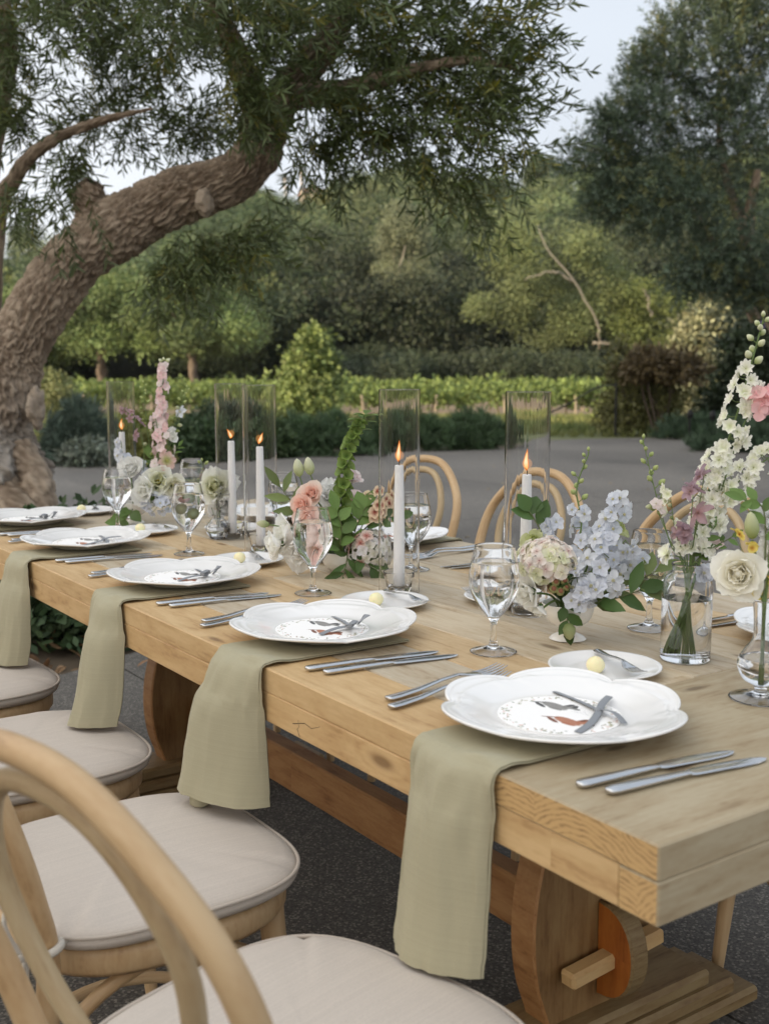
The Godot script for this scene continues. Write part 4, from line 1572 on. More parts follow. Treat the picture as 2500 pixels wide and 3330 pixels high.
func second_olive() -> void:
	var t := thing("olive_tree", "silvery olive tree filling the upper right, its crown hanging low", "olive tree", Vector3(5.6, 0, -16.2))
	var off := -t.position
	put("trunk", bark_limb([Vector3(1.0, -0.2, -0.3), Vector3(0.6, 0.9, -0.2), Vector3(0.0, 1.9, 0.0), Vector3(-0.55, 2.9, 0.3), Vector3(-0.5, 3.9, 0.4)], [0.3, 0.22, 0.17, 0.11, 0.05], 90, 40, 0.02, 91), M.bark, t)
	for k in [[Vector3(-0.35, 1.9, 0.1), Vector3(-1.0, 2.8, 0.4), Vector3(-1.6, 3.8, 0.3)], [Vector3(-0.5, 2.6, 0.2), Vector3(0.4, 3.6, 0.2), Vector3(0.9, 4.8, 0)], [Vector3(-0.55, 2.9, 0.3), Vector3(-0.9, 4.2, 0), Vector3(-0.9, 5.6, -0.2)]]:
		put("limb", bark_limb(k, [0.09, 0.05, 0.015], 40, 20, 0.01, 93), M.bark, t)
	var twigs := [twig(15, 0.19, 0.06, 0.012), twig(12, 0.15, 0.058, 0.012), twig(18, 0.24, 0.058, 0.011)]
	var eggs := [
		[Vector3(4.616, 5.507, -16.000), Vector3(0.65, 0.74, 0.69), 620, 0.10],
		[Vector3(3.871, 5.081, -16.000), Vector3(0.45, 0.54, 0.50), 356, 0.10],
		[Vector3(3.418, 4.447, -15.600), Vector3(0.50, 0.40, 0.45), 356, 0.30],
		[Vector3(3.120, 3.965, -15.600), Vector3(0.37, 0.34, 0.35), 232, 0.30],
		[Vector3(4.666, 4.221, -16.000), Vector3(0.85, 0.81, 0.83), 806, 0.30],
		[Vector3(3.836, 3.450, -15.400), Vector3(0.62, 0.46, 0.54), 465, 0.30],
		[Vector3(4.792, 2.784, -15.400), Vector3(0.56, 0.52, 0.54), 511, 0.50],
		[Vector3(4.124, 2.523, -15.200), Vector3(0.36, 0.26, 0.31), 232, 0.60],
		[Vector3(3.051, 3.465, -15.500), Vector3(0.31, 0.20, 0.26), 155, 0.40],
		[Vector3(3.912, 5.748, -16.000), Vector3(0.18, 0.28, 0.23), 77, -0.40],
		[Vector3(3.577, 5.325, -16.000), Vector3(0.15, 0.18, 0.17), 43, -0.30],
		[Vector3(3.043, 4.507, -15.600), Vector3(0.16, 0.13, 0.15), 43, 0.30],
		[Vector3(2.711, 4.086, -15.600), Vector3(0.15, 0.13, 0.14), 37, 0.30],
		[Vector3(3.259, 4.973, -15.800), Vector3(0.11, 0.11, 0.11), 15, -0.20],
		[Vector3(5.104, 5.929, -16.000), Vector3(0.58, 0.67, 0.63), 465, -0.10],
		[Vector3(5.744, 4.122, -16.500), Vector3(1.15, 1.51, 1.10), 806, 0.30],
		[Vector3(4.401, 6.169, -16.000), Vector3(0.20, 0.21, 0.20), 77, -0.40],
		[Vector3(4.839, 6.989, -16.300), Vector3(0.86, 0.75, 0.81), 372, 0.30],
		[Vector3(2.498, 3.844, -15.600), Vector3(0.11, 0.10, 0.10), 21, 0.30],
		[Vector3(5.092, 2.287, -15.300), Vector3(0.37, 0.20, 0.28), 170, 0.60],
	]
	for e: Array in eggs:
		e[0] += off
	leafy_crown(t, eggs, twigs, Color(0.085, 0.122, 0.082), 1.35, Vector3(-0.3, 3.4, 0))


# ---------------------------------------------------------------- the table
func tf(u: float, v: float, y: float, o: Vector3) -> Vector3:     # table coordinates relative to the table's own frame (+x across, +z to the near end)
	return Vector3(v, y, -u) - o


func dining_table() -> void:
	var t := thing("dining_table", "long solid wood trestle table laid for dinner", "table", tp(TLEN / 2, TWID / 2, 0), YAW)
	var o := Vector3(TWID / 2, 0, -TLEN / 2)
	var th := 0.04
	# boards along the table, between the two cross ends
	var bw := [0.128, 0.142, 0.118, 0.138, 0.132, 0.126, 0.148, 0.148]
	var u0 := 0.392
	var u1 := TLEN - 0.392
	var v := 0.0
	var mats := [M.table, M.table_b, M.table_c, M.table, M.table_b, M.table, M.table_c, M.table_b]
	for k in bw.size():
		var w: float = bw[k] * (TWID / 1.08)
		var cut: float = u0 + [1.25, 0.8, 1.6, 1.1, 0.7, 1.45, 0.95, 1.3][k]
		for part in ([[u0, cut], [cut, u1]] if k > 0 else [[u0, u1]]):
			var mb := MB.new()
			var ln: float = part[1] - part[0] - 0.0015
			mb.box(Vector3.ZERO, Vector3(w - 0.0022, th, ln), 0.002, Basis.IDENTITY, 1, Vector2(rv(0, 1.5), rv(0, 0.4)))
			put("board", mb.commit(), [mats[(k + (0 if part[0] == u0 else 3)) % 8] if k else [M.side, M.side][0], M.end_grain], t, tf((part[0] + part[1]) / 2, v + w / 2, TOP - th / 2 + rv(-0.0006, 0.0006), o))
		v += w
	# cross ends, their grain running across; rings show on the ends
	for e in 2:
		var mbe := MB.new()
		mbe.box(Vector3.ZERO, Vector3(TWID + 0.002, th, 0.389), 0.0022, Basis.IDENTITY, 1, Vector2(0.1 + 0.9 * e, 0.19))
		put("end_board", mbe.commit(), [M.grey_end if e == 0 else M.table_b, M.end_grain], t, tf(0.1955 if e == 0 else TLEN - 0.1955, TWID / 2, TOP - th / 2, o))
	# lower frame
	for s in 2:
		var vv := 0.026 if s == 0 else TWID - 0.026
		for seg in [[0.056, 0.392], [0.3926, TLEN - 0.056]]:
			var mb := MB.new()
			mb.box(Vector3.ZERO, Vector3(0.05, 0.0486, seg[1] - seg[0]), 0.0018, Basis.IDENTITY, 1, Vector2(rv(0, 1.5), rv(0, 0.3)))
			put("side_rail", mb.commit(), [M.side_b if seg[0] > 0.1 else M.side, M.end_grain], t, tf((seg[0] + seg[1]) / 2, vv, TOP - th - 0.0245, o))
		var mb2 := MB.new()
		mb2.box(Vector3.ZERO, Vector3(TWID, 0.0486, 0.055), 0.0022, Basis.IDENTITY, 1, Vector2(0.3, 0.2))
		put("end_rail", mb2.commit(), [M.grey_end, M.end_grain], t, tf(0.0285 if s == 0 else TLEN - 0.0285, TWID / 2, TOP - th - 0.0245, o))
	for k in 4:      # battens that carry the boards
		var mb := MB.new()
		mb.box(Vector3.ZERO, Vector3(TWID - 0.11, 0.045, 0.07), 0.003, Basis.IDENTITY, 0, Vector2(rv(0, 1), 0))
		put("batten", mb.commit(), M.trestle, t, tf(0.63 + k * (TLEN - 1.26) / 3.0, TWID / 2, TOP - th - 0.024, o))
	# drying cracks in the near edge
	for cr in [[Vector3(-0.0006, 0.69, -0.735), Vector3(-0.0006, 0.7, -0.70), Vector3(-0.0006, 0.697, -0.68), Vector3(-0.0006, 0.7065, -0.655)], [Vector3(-0.0006, 0.6745, -0.715), Vector3(-0.0006, 0.685, -0.722), Vector3(-0.0006, 0.69, -0.716), Vector3(-0.0006, 0.7, -0.72)]]:
		var mb := MB.new()
		var q := PackedVector3Array()
		for x: Vector3 in cr:
			q.append(x - o + Vector3(0.0018, 0, 0))
		mb.tube(q, radii([0.0008, 0.0004], q.size() - 1), 5, false)
		put("crack", mb.commit(), M.crack, t)
	# trestles
	for e in 2:
		var uu := 0.60 if e == 0 else TLEN - 0.60
		var sg := 1.0 if e == 0 else -1.0
		var half := [[0.035, 0.10], [0.1, 0.114], [0.18, 0.142], [0.26, 0.152], [0.34, 0.147], [0.42, 0.128], [0.5, 0.108], [0.58, 0.096], [0.668, 0.094]]
		var outl := PackedVector2Array()
		var ctrl_r := []
		for h in half:
			ctrl_r.append(Vector3(h[1], h[0], 0))
		for q in curve(ctrl_r, 26):
			outl.append(Vector2(q.x, q.y))
		for k in range(26, -1, -1):
			outl.append(Vector2(-outl[k].x, outl[k].y))
		var mb := MB.new()
		mb.extrude(outl, 0.062, Transform3D(Basis.IDENTITY, Vector3(0, 0, -0.031)), 0.004, 1)
		put("trestle_panel", mb.commit(), [M.trestle_face, M.trestle], t, tf(uu + 0.031 * sg, TWID / 2, 0.0, o))
		# stepped foot of three boards
		for k in 3:
			var b2 := MB.new()
			var ln: float = [0.80, 0.67, 0.54][k]
			b2.box(Vector3.ZERO, Vector3(ln, 0.034, [0.17, 0.155, 0.14][k]), 0.008, Basis.IDENTITY, 0, Vector2(k * 0.3, k * 0.2))
			put("foot_board", b2.commit(), M.foot, t, tf(uu + 0.031 * sg, TWID / 2, 0.017 + 0.0343 * k, o))
		# tusk tenon with its wedge peg
		var tk := PackedVector2Array()
		for k in 15:
			var a := -PI / 2 + PI * k / 14.0
			tk.append(Vector2(0.085 * pow(maxf(cos(a), 0.0), 0.75), 0.088 * sin(a)))
		var b3 := MB.new()
		b3.extrude(tk, 0.042, Transform3D(Basis(Vector3(0, 0, 1), Vector3(0, 1, 0), Vector3(-1, 0, 0)) if e == 0 else Basis(Vector3(0, 0, -1), Vector3(0, 1, 0), Vector3(1, 0, 0)), Vector3(0.021 * sg, 0, 0)), 0.004, 1)
		var tn := put("tenon", b3.commit(), [M.tusk, M.foot], t, tf(uu - 0.0 * sg, TWID / 2 + 0.02, 0.215, o))
		var b4 := MB.new()
		b4.box(Vector3.ZERO, Vector3(0.23, 0.03, 0.036), 0.006, Basis(Vector3.BACK, 0.08), 1, Vector2(0.4, 0.1))
		put("wedge_peg", b4.commit(), [M.peg, M.peg], tn, tf(uu - 0.026 * sg, TWID / 2 + 0.015, 0.205, o) - tn.position)
	var st := MB.new()
	st.box(Vector3.ZERO, Vector3(0.05, 0.105, TLEN - 1.33), 0.004, Basis.IDENTITY, 0, Vector2(0.2, 0.05))
	put("stretcher", st.commit(), M.trestle, t, tf(TLEN / 2, TWID / 2, 0.225, o))


# ---------------------------------------------------------------- bentwood chairs and their cushions
func squircle(a: float, b: float, e: float, n: int) -> PackedVector2Array:
	var q := PackedVector2Array()
	for k in n:
		var g := TAU * k / n
		q.append(Vector2(a * signf(cos(g)) * pow(absf(cos(g)), 2.0 / e), b * signf(sin(g)) * pow(absf(sin(g)), 2.0 / e)))
	return q


# local: +x to the front of the seat, +z to the sitter's right
func make_chair(label: String) -> Node3D:
	var t := thing("bentwood_chair", label, "chair", Vector3.ZERO, 0.0, "bentwood chairs round the table")
	var ring := squircle(0.212, 0.212, 2.7, 48)
	var mb := MB.new()
	var rows := []
	for s in [[0.86, 0.418], [0.965, 0.415], [1.0, 0.425], [1.0, 0.447], [0.975, 0.458], [0.90, 0.457], [0.86, 0.45], [0.45, 0.449], [0.0005, 0.449]]:
		var r := PackedVector3Array()
		for q in ring:
			r.append(Vector3(q.x * s[0], s[1], q.y * s[0]))
		rows.append(r)
	mb.grid(rows, true, 0.3, 1.3)
	put("seat_frame", mb.commit(), M.chair, t)
	# back hoop: from the floor, up past the seat and over in one bend
	var side := [Vector3(-0.26, 0.0, 0.19), Vector3(-0.225, 0.22, 0.185), Vector3(-0.2, 0.44, 0.18), Vector3(-0.222, 0.56, 0.2), Vector3(-0.26, 0.685, 0.222), Vector3(-0.294, 0.79, 0.21), Vector3(-0.319, 0.868, 0.148), Vector3(-0.333, 0.916, 0.062)]
	var path := []
	for q: Vector3 in side:
		path.append(q)
	for k in range(side.size() - 1, -1, -1):
		path.append(Vector3(side[k].x, side[k].y, -side[k].z))
	mb = MB.new()
	mb.tube(curve(path, 84), radii([0.014, 0.0165, 0.0155, 0.0138, 0.0135, 0.0138, 0.0155, 0.0165, 0.014], 84), 12)
	put("back_hoop", mb.commit(), M.chair, t)
	var ins := [Vector3(-0.19, 0.445, 0.04), Vector3(-0.21, 0.53, 0.058), Vector3(-0.247, 0.645, 0.115), Vector3(-0.276, 0.75, 0.14), Vector3(-0.30, 0.832, 0.11), Vector3(-0.315, 0.88, 0.047)]
	path = []
	for q: Vector3 in ins:
		path.append(q)
	for k in range(ins.size() - 1, -1, -1):
		path.append(Vector3(ins[k].x, ins[k].y, -ins[k].z))
	mb = MB.new()
	mb.tube(curve(path, 60), radii([0.0115, 0.0115], 60), 10)
	put("inner_hoop", mb.commit(), M.chair_pale, t)
	for s in [-1.0, 1.0]:
		mb = MB.new()
		mb.tube(PackedVector3Array([Vector3(0.155, 0.425, 0.14 * s), Vector3(0.165, 0.24, 0.155 * s), Vector3(0.178, 0.0, 0.172 * s)]), PackedFloat32Array([0.02, 0.018, 0.0125]), 12)
		put("front_leg", mb.commit(), M.chair, t)
		mb = MB.new()      # curved brace under the seat
		mb.tube(curve([Vector3(-0.21, 0.27, 0.178 * s), Vector3(-0.15, 0.37, 0.17 * s), Vector3(-0.02, 0.412, 0.165 * s), Vector3(0.1, 0.37, 0.155 * s), Vector3(0.163, 0.27, 0.152 * s)], 20), radii([0.0105, 0.0105], 20), 8)
		put("brace", mb.commit(), M.chair, t)
		mb = MB.new()
		mb.ball(Vector3(-0.213, 0.40, 0.178 * s), Vector3(0.005, 0.0065, 0.0065), 10, 6)
		put("screw", mb.commit(), M.wick, t)
	mb = MB.new()
	var hoop := PackedVector3Array()
	for k in 41:
		var g := TAU * k / 40.0
		hoop.append(Vector3(cos(g) * 0.16 - 0.01, 0.20, sin(g) * 0.155))
	mb.tube(hoop, radii([0.010, 0.010], 40), 8, false)
	put("stretcher_ring", mb.commit(), M.chair, t)
	return t


func make_cushion(label: String) -> Node3D:
	var t := thing("seat_cushion", label, "cushion", Vector3.ZERO, 0.0, "seat cushions")
	var ring := squircle(0.218, 0.222, 3.4, 72)
	var mb := MB.new()
	var rows := []
	var soft := noise(61, 9.0)
	for s in [[0.0005, 0.001], [0.6, 0.0], [0.94, 0.002], [0.985, 0.010], [1.0, 0.018], [0.995, 0.025], [0.965, 0.033], [0.91, 0.0385], [0.8, 0.043], [0.6, 0.0465], [0.35, 0.0485], [0.0005, 0.049]]:
		var r := PackedVector3Array()
		for k in 72:
			var q := ring[k] * float(s[0])
			# pleats pull in at the four corners
			var g := fposmod(TAU * k / 72.0 - PI / 4.0, PI / 2.0)
			g = minf(g, PI / 2.0 - g)
			var pleat := exp(-g * g / 0.003) * smoothstep(0.55, 0.97, s[0]) * 0.006
			r.append(Vector3(q.x, s[1] + 0.003 * soft.get_noise_2d(q.x * 1.5, q.y * 1.5) * (1.0 if s[1] > 0.03 else 0.0) - (pleat if s[1] > 0.02 else 0.0), q.y))
		rows.append(r)
	mb.grid(rows, true)
	put("cover", mb.commit(), M.cushion, t)
	for yy in [0.0275]:
		mb = MB.new()
		var q := PackedVector3Array()
		for k in 73:
			var e := ring[k % 72]
			q.append(Vector3(e.x * 1.0, yy, e.y * 1.0))
		mb.tube(q, radii([0.0032, 0.0032], 72), 6, false)
		put("piping", mb.commit(), M.piping, t)
	return t


func tie_bow(t: Node3D, post: Vector3) -> void:       # cord round the back post, knotted, ends hanging
	var mb := MB.new()
	var ring := PackedVector3Array()
	for k in 17:
		var g := TAU * k / 16.0
		ring.append(post + Vector3(cos(g) * 0.021, 0.002 * sin(g * 2.0), sin(g) * 0.021))
	mb.tube(ring, radii([0.006, 0.006], 16), 7, false)
	mb.tube(curve([post + Vector3(0.02, 0, -0.005), post + Vector3(0.06, -0.01, -0.02), post + Vector3(0.1, -0.005, -0.03)], 8), radii([0.0055, 0.0055], 8), 7)
	put("tie_cord", mb.commit(), M.tie, t)
	mb = MB.new()
	var kn := post + Vector3(-0.024, 0.0, 0.004)
	mb.ball(kn, Vector3(0.010, 0.009, 0.011), 12, 8)
	for p in [[Vector3(-0.012, -0.04, 0.010), Vector3(-0.004, -0.09, 0.016), Vector3(0.004, -0.13, 0.006), Vector3(-0.002, -0.075, 0.0), Vector3(0.0, -0.01, 0.0)], [Vector3(-0.008, -0.07, -0.006), Vector3(-0.016, -0.14, -0.004), Vector3(-0.002, -0.20, 0.02), Vector3(0.03, -0.245, 0.05), Vector3(0.075, -0.26, 0.08)], [Vector3(-0.018, 0.02, 0.008), Vector3(-0.03, 0.055, 0.012), Vector3(-0.024, 0.075, 0.006)], [Vector3(-0.03, 0.005, 0.03), Vector3(-0.06, 0.0, 0.06)]]:
		var c := [kn]
		for q: Vector3 in p:
			c.append(kn + q)
		var cv := curve(c, 22)
		mb.loft(cv, radii([0.006, 0.0065, 0.0055], 22), radii([0.0028, 0.0028], 22), Vector3(0.8, 0.1, 0.5), 8)
	put("tie_bow", mb.commit(), M.tie, t)


func chairs() -> void:
	# camera side; table coordinates of the seat's centre, and a small turn
	var near := [[0.272, -0.255, 0.25, "nearest bentwood chair, its blurred hoop back crossing the lower left corner"], [0.85, -0.212, 0.0, "second bentwood chair from the camera, a cushion cord knotted on its back post"], [1.43, -0.205, 0.0, "third bentwood chair from the camera on the near side"], [2.02, -0.19, 0.05, "fourth bentwood chair on the near side, at the left frame edge"], [2.60, -0.19, 0.0, "fifth bentwood chair on the near side, beyond the left frame edge"]]
	var cn := ["cushion of the nearest chair, cut by the bottom frame edge", "cushion of the second near chair, a rolled napkin end standing on it", "cushion of the third near chair, with a pleat at its corner", "cushion of the fourth near chair, at the left frame edge", "cushion of the fifth near chair, beyond the left frame edge"]
	var far := [[0.52, 1.165, 0.1, "far side chair at the right frame edge, only one leg showing"], [1.13, 1.15, 0.0, "far side chair behind the tall white larkspur in the bottle"], [1.78, 1.15, -0.04, "far side chair behind the nearest hurricane glass"], [2.35, 1.15, 0.0, "far side chair behind the second hurricane glass"]]
	var cf := ["cushion of the far chair at the right frame edge", "cushion of the far chair behind the white larkspur", "cushion of the far chair behind the nearest hurricane glass", "cushion of the far chair behind the second hurricane glass"]
	var c0 := make_chair(near[0][3])
	var u0 := make_cushion("beige linen " + cn[0])
	for k in near.size():
		var s: Array = near[k]
		var at := tp(s[0], s[1], 0)
		var turn: float = YAW + s[2]
		if k == 0:
			c0.position = at
			c0.rotation.y = turn
			u0.position = at + Vector3(0, 0.4595, 0)
			u0.rotation.y = turn
		else:
			dup(c0, s[3], at, turn)
			dup(u0, "beige linen " + cn[k], at + Vector3(0, 0.4595, 0), turn)
	for k in far.size():
		var s: Array = far[k]
		var at := tp(s[0], s[1], 0)
		dup(c0, s[3], at, YAW + PI + s[2])
		dup(u0, "beige linen " + cf[k], at + Vector3(0, 0.4595, 0), YAW + PI + s[2])
	# the cord shows on the second chair only
	for o in get_children():
		if str(o.get_meta("label", "")).begins_with("beige linen cushion of the second"):
			tie_bow(o, Vector3(-0.207, 0.026, 0.188))


# ---------------------------------------------------------------- tableware
func plate_mesh() -> ArrayMesh:
	var mb := MB.new()
	var n := 144
	var top := [[0.0, 0.0065], [0.3, 0.0065], [0.5, 0.0065], [0.555, 0.0072], [0.60, 0.0095], [0.68, 0.0135], [0.74, 0.0165], [0.79, 0.0185], [0.815, 0.0205], [0.835, 0.0200], [0.87, 0.0212], [0.90, 0.0222], [0.925, 0.0240], [0.945, 0.0236], [0.965, 0.0246], [0.982, 0.0262], [0.994, 0.0258], [1.0, 0.0243]]
	var low := [[0.996, 0.0222], [0.97, 0.0205], [0.9, 0.018], [0.8, 0.0145], [0.7, 0.010], [0.62, 0.0055], [0.57, 0.0015], [0.54, 0.0], [0.5, 0.0012], [0.0, 0.002]]
	var rows := []
	var list := top.duplicate()
	list.append_array(low)
	list.reverse()      # from the middle of the underside outwards, then over the rim and in
	for s: Array in list:
		var r := PackedVector3Array()
		for k in n:
			var g := TAU * k / n
			var ph := fposmod(g * 6.0 / TAU, 1.0)
			var lobe := pow(absf(sin(PI * ph)), 0.7) * (0.93 + 0.07 * cos(g * 3.0))
			var k1 := smoothstep(0.76, 1.0, s[0])
			var k2 := smoothstep(0.74, 1.0, s[0])
			var rr: float = 0.170 * s[0] * lerpf(1.0, 0.885 + 0.115 * lobe, k1)
			var y: float = s[1] * (1.0 - 0.08 * k2) + (0.0085 * (lobe - 0.6)) * k2
			# moulded scrolls beside each notch
			if s[0] > 0.62 and s[0] < 0.94 and s[1] > 0.012:
				var dx := (minf(ph, 1.0 - ph) - 0.16) * 0.17
				var dy: float = (s[0] - 0.80) * 0.166
				var dd := sqrt(dx * dx + dy * dy)
				y += 0.0011 * exp(-pow((dd - 0.011) / 0.0035, 2.0))
			r.append(Vector3(rr * cos(g), y, rr * sin(g)))
		rows.append(r)
	mb.grid(rows, true)
	return mb.commit()


func saucer_mesh() -> ArrayMesh:
	var mb := MB.new()
	mb.lathe(PackedVector2Array([Vector2(0.0005, 0.002), Vector2(0.05, 0.0015), Vector2(0.053, 0.0), Vector2(0.057, 0.002), Vector2(0.072, 0.007), Vector2(0.086, 0.0115), Vector2(0.0885, 0.0135), Vector2(0.0875, 0.015), Vector2(0.083, 0.0142), Vector2(0.07, 0.0098), Vector2(0.06, 0.0062), Vector2(0.052, 0.0052), Vector2(0.0005, 0.005)]), 72)
	return mb.commit()


func knife_parts() -> Array:      # along +x, edge down the side, resting on y = 0
	var a := MB.new()
	var xs := [0.0, 0.003, 0.012, 0.04, 0.08, 0.105, 0.116, 0.122]
	var ws := [0.004, 0.0075, 0.0088, 0.0082, 0.0068, 0.0060, 0.0056, 0.0052]
	var hs := [0.0026, 0.0038, 0.0042, 0.0040, 0.0034, 0.0031, 0.0028, 0.002]
	var pts := PackedVector3Array()
	for k in xs.size():
		pts.append(Vector3(xs[k], 0.0045, 0))
	a.loft(pts, PackedFloat32Array(ws), PackedFloat32Array(hs), Vector3.UP, 16, 0.75)
	var b := MB.new()
	xs = [0.121, 0.127, 0.14, 0.17, 0.2, 0.225, 0.238, 0.244]
	ws = [0.005, 0.0078, 0.0088, 0.0094, 0.0094, 0.0082, 0.0052, 0.0012]
	pts = PackedVector3Array()
	for k in xs.size():
		pts.append(Vector3(xs[k], 0.0042 - 0.002 * smoothstep(0.12, 0.24, xs[k]), 0.0025 * smoothstep(0.15, 0.244, xs[k])))
	b.loft(pts, PackedFloat32Array(ws), radii([0.0013, 0.0009], 7), Vector3(0, 1, 0.12), 10)
	return [a.commit(), b.commit()]


func fork_parts(ln: float) -> Array:      # along +x
	var a := MB.new()
	var f := ln / 0.205
	var xs := [0.0, 0.003, 0.015, 0.05, 0.09, 0.12, 0.135, 0.15, 0.158]
	var ys := [0.0042, 0.0040, 0.0036, 0.0042, 0.008, 0.0095, 0.007, 0.0045, 0.004]
	var ws := [0.004, 0.0075, 0.0082, 0.0062, 0.0036, 0.0034, 0.007, 0.0112, 0.0118]
	var pts := PackedVector3Array()
	for k in xs.size():
		pts.append(Vector3(xs[k] * f, ys[k], 0))
	a.loft(pts, PackedFloat32Array(ws), radii([0.0022, 0.0018, 0.0014], 8), Vector3.UP, 12)
	var tines := []
	for s in 4:
		var z := (s - 1.5) * 0.0062
		var m := MB.new()
		m.loft(PackedVector3Array([Vector3(0.156 * f, 0.0038, z), Vector3(0.175 * f, 0.0032, z), Vector3(0.192 * f, 0.0048, z * 0.98), Vector3(0.205 * f, 0.0075, z * 0.95)]), PackedFloat32Array([0.0021, 0.0018, 0.0016, 0.0007]), PackedFloat32Array([0.0013, 0.0011, 0.0010, 0.0006]), Vector3.UP, 8)
		tines.append(m.commit())
	return [a.commit(), tines]


func goblet_meshes() -> Array:
	# water goblet: foot, stem, tulip bowl; the water fills it to two fifths below the rim
	var outer := [Vector2(0.0004, 0.0065), Vector2(0.012, 0.0056), Vector2(0.026, 0.0026), Vector2(0.0335, 0.0004), Vector2(0.0350, 0.0), Vector2(0.0365, 0.0008), Vector2(0.0363, 0.0020), Vector2(0.030, 0.0040), Vector2(0.014, 0.0080), Vector2(0.0075, 0.013), Vector2(0.0052, 0.024), Vector2(0.0048, 0.040), Vector2(0.0056, 0.050), Vector2(0.0095, 0.0575), Vector2(0.019, 0.069), Vector2(0.029, 0.084), Vector2(0.0365, 0.101), Vector2(0.0395, 0.117), Vector2(0.0392, 0.134), Vector2(0.0365, 0.152), Vector2(0.0325, 0.170), Vector2(0.0309, 0.1775), Vector2(0.0303, 0.1782)]
	var inner := [Vector2(0.0297, 0.1775), Vector2(0.0312, 0.169), Vector2(0.0350, 0.152), Vector2(0.0377, 0.134), Vector2(0.0380, 0.117), Vector2(0.0350, 0.1015), Vector2(0.0276, 0.085), Vector2(0.0178, 0.071), Vector2(0.0085, 0.062), Vector2(0.0004, 0.0595)]
	var mb := MB.new()
	var prof := []
	prof.append_array(outer)
	prof.append_array(inner)
	var smooth := PackedVector2Array()
	var c3 := []
	for q: Vector2 in prof:
		c3.append(Vector3(q.x, q.y, 0))
	for q in curve(c3, 110):
		smooth.append(Vector2(maxf(q.x, 0.0004), maxf(q.y, 0.0)))
	mb.lathe(smooth, 56)
	var w := MB.new()
	var wp := [Vector3(0.0004, 0.0590, 0), Vector3(0.0088, 0.0616, 0), Vector3(0.0182, 0.0708, 0), Vector3(0.0280, 0.0849, 0), Vector3(0.0354, 0.1014, 0), Vector3(0.0384, 0.117, 0), Vector3(0.0381, 0.134, 0), Vector3(0.0355, 0.1515, 0)]
	var ws := PackedVector2Array()
	for q in curve(wp, 40):
		ws.append(Vector2(q.x, q.y))
	ws.append(Vector2(0.0348, 0.1518))
	ws.append(Vector2(0.02, 0.1514))
	ws.append(Vector2(0.0004, 0.1514))
	w.lathe(ws, 56)
	return [mb.commit(), w.commit()]


func card_texture() -> ImageTexture:
	var im := Image.create(384, 384, false, Image.FORMAT_RGB8)
	im.fill(Color(0.965, 0.955, 0.94))
	var r := RandomNumberGenerator.new()
	r.seed = 8
	var blob := func(cx: float, cy: float, rx: float, ry: float, rot: float, c: Color, rag: float) -> void:
		for y in range(int(cy - rx - ry), int(cy + rx + ry)):
			for x in range(int(cx - rx - ry), int(cx + rx + ry)):
				if x < 0 or y < 0 or x > 383 or y > 383:
					continue
				var d := Vector2(x - cx, y - cy).rotated(-rot)
				var e := d.x * d.x / (rx * rx) + d.y * d.y / (ry * ry)
				if e < 1.0 + r.randf_range(-rag, rag):
					im.set_pixel(x, y, im.get_pixel(x, y).lerp(c * r.randf_range(0.85, 1.1), 0.85))
	# wreath of small leaves and blossoms
	for k in 150:
		var a := r.randf() * TAU
		var q := Vector2(192, 192) + Vector2(cos(a), sin(a)) * r.randf_range(150, 182)
		blob.call(q.x, q.y, r.randf_range(3, 8), r.randf_range(1.5, 3.5), r.randf() * TAU, [Color(0.62, 0.63, 0.50), Color(0.70, 0.66, 0.55), Color(0.45, 0.47, 0.38), Color(0.80, 0.62, 0.55)][r.randi() % 4], 0.3)
	# a grey dog and a russet dog lying head to head
	for s in [[Vector2(135, 128), Color(0.50, 0.49, 0.47), Color(0.24, 0.24, 0.24)], [Vector2(245, 232), Color(0.66, 0.40, 0.28), Color(0.42, 0.22, 0.14)]]:
		var o: Vector2 = s[0]
		blob.call(o.x, o.y, 52, 22, 0.25, s[1], 0.2)
		blob.call(o.x + 44, o.y - 18, 24, 18, 0.0, s[1], 0.2)
		blob.call(o.x + 68, o.y - 12, 15, 8, 0.2, s[1], 0.2)
		blob.call(o.x + 36, o.y - 34, 9, 15, 0.4, s[2], 0.3)
		blob.call(o.x + 56, o.y - 32, 8, 13, -0.4, s[2], 0.3)
		blob.call(o.x - 42, o.y + 18, 30, 8, 0.5, s[2], 0.3)
		blob.call(o.x + 16, o.y + 24, 26, 7, 0.1, s[1], 0.2)
		blob.call(o.x - 62, o.y - 2, 26, 4, -0.5, s[2], 0.3)
		blob.call(o.x + 80, o.y - 12, 4, 4, 0, Color(0.1, 0.08, 0.08), 0.1)
		blob.call(o.x + 52, o.y - 20, 3, 3, 0, Color(0.08, 0.06, 0.06), 0.1)
	# faint lines of handwriting
	for ln in 4:
		var x := 205.0
		while x < 310.0:
			blob.call(x, 98 + ln * 14 + r.randf_range(-3, 3), r.randf_range(2, 5), 1.0, r.randf_range(-0.6, 0.6), Color(0.62, 0.62, 0.62), 0.1)
			x += r.randf_range(4, 9)
	im.generate_mipmaps()
	return ImageTexture.create_from_image(im)


func card_mesh() -> ArrayMesh:
	var mb := MB.new()
	var n := 48
	var top := PackedVector3Array()
	var tuv := PackedVector2Array()
	var edge := [PackedVector3Array(), PackedVector3Array()]
	for k in n:
		var g := -TAU * k / n
		var q := Vector2(cos(g), sin(g))
		top.append(Vector3(q.x * 0.083, 0.0007, q.y * 0.083))
		tuv.append(q * 0.49 + Vector2(0.5, 0.5))
		edge[0].append(Vector3(q.x * 0.083, 0.0007, q.y * 0.083))
		edge[1].append(Vector3(q.x * 0.083, 0.0, q.y * 0.083))
	mb.poly(top, tuv)
	mb.grid([edge[0], edge[1]], true, 0.01, 0.01)
	return mb.commit()


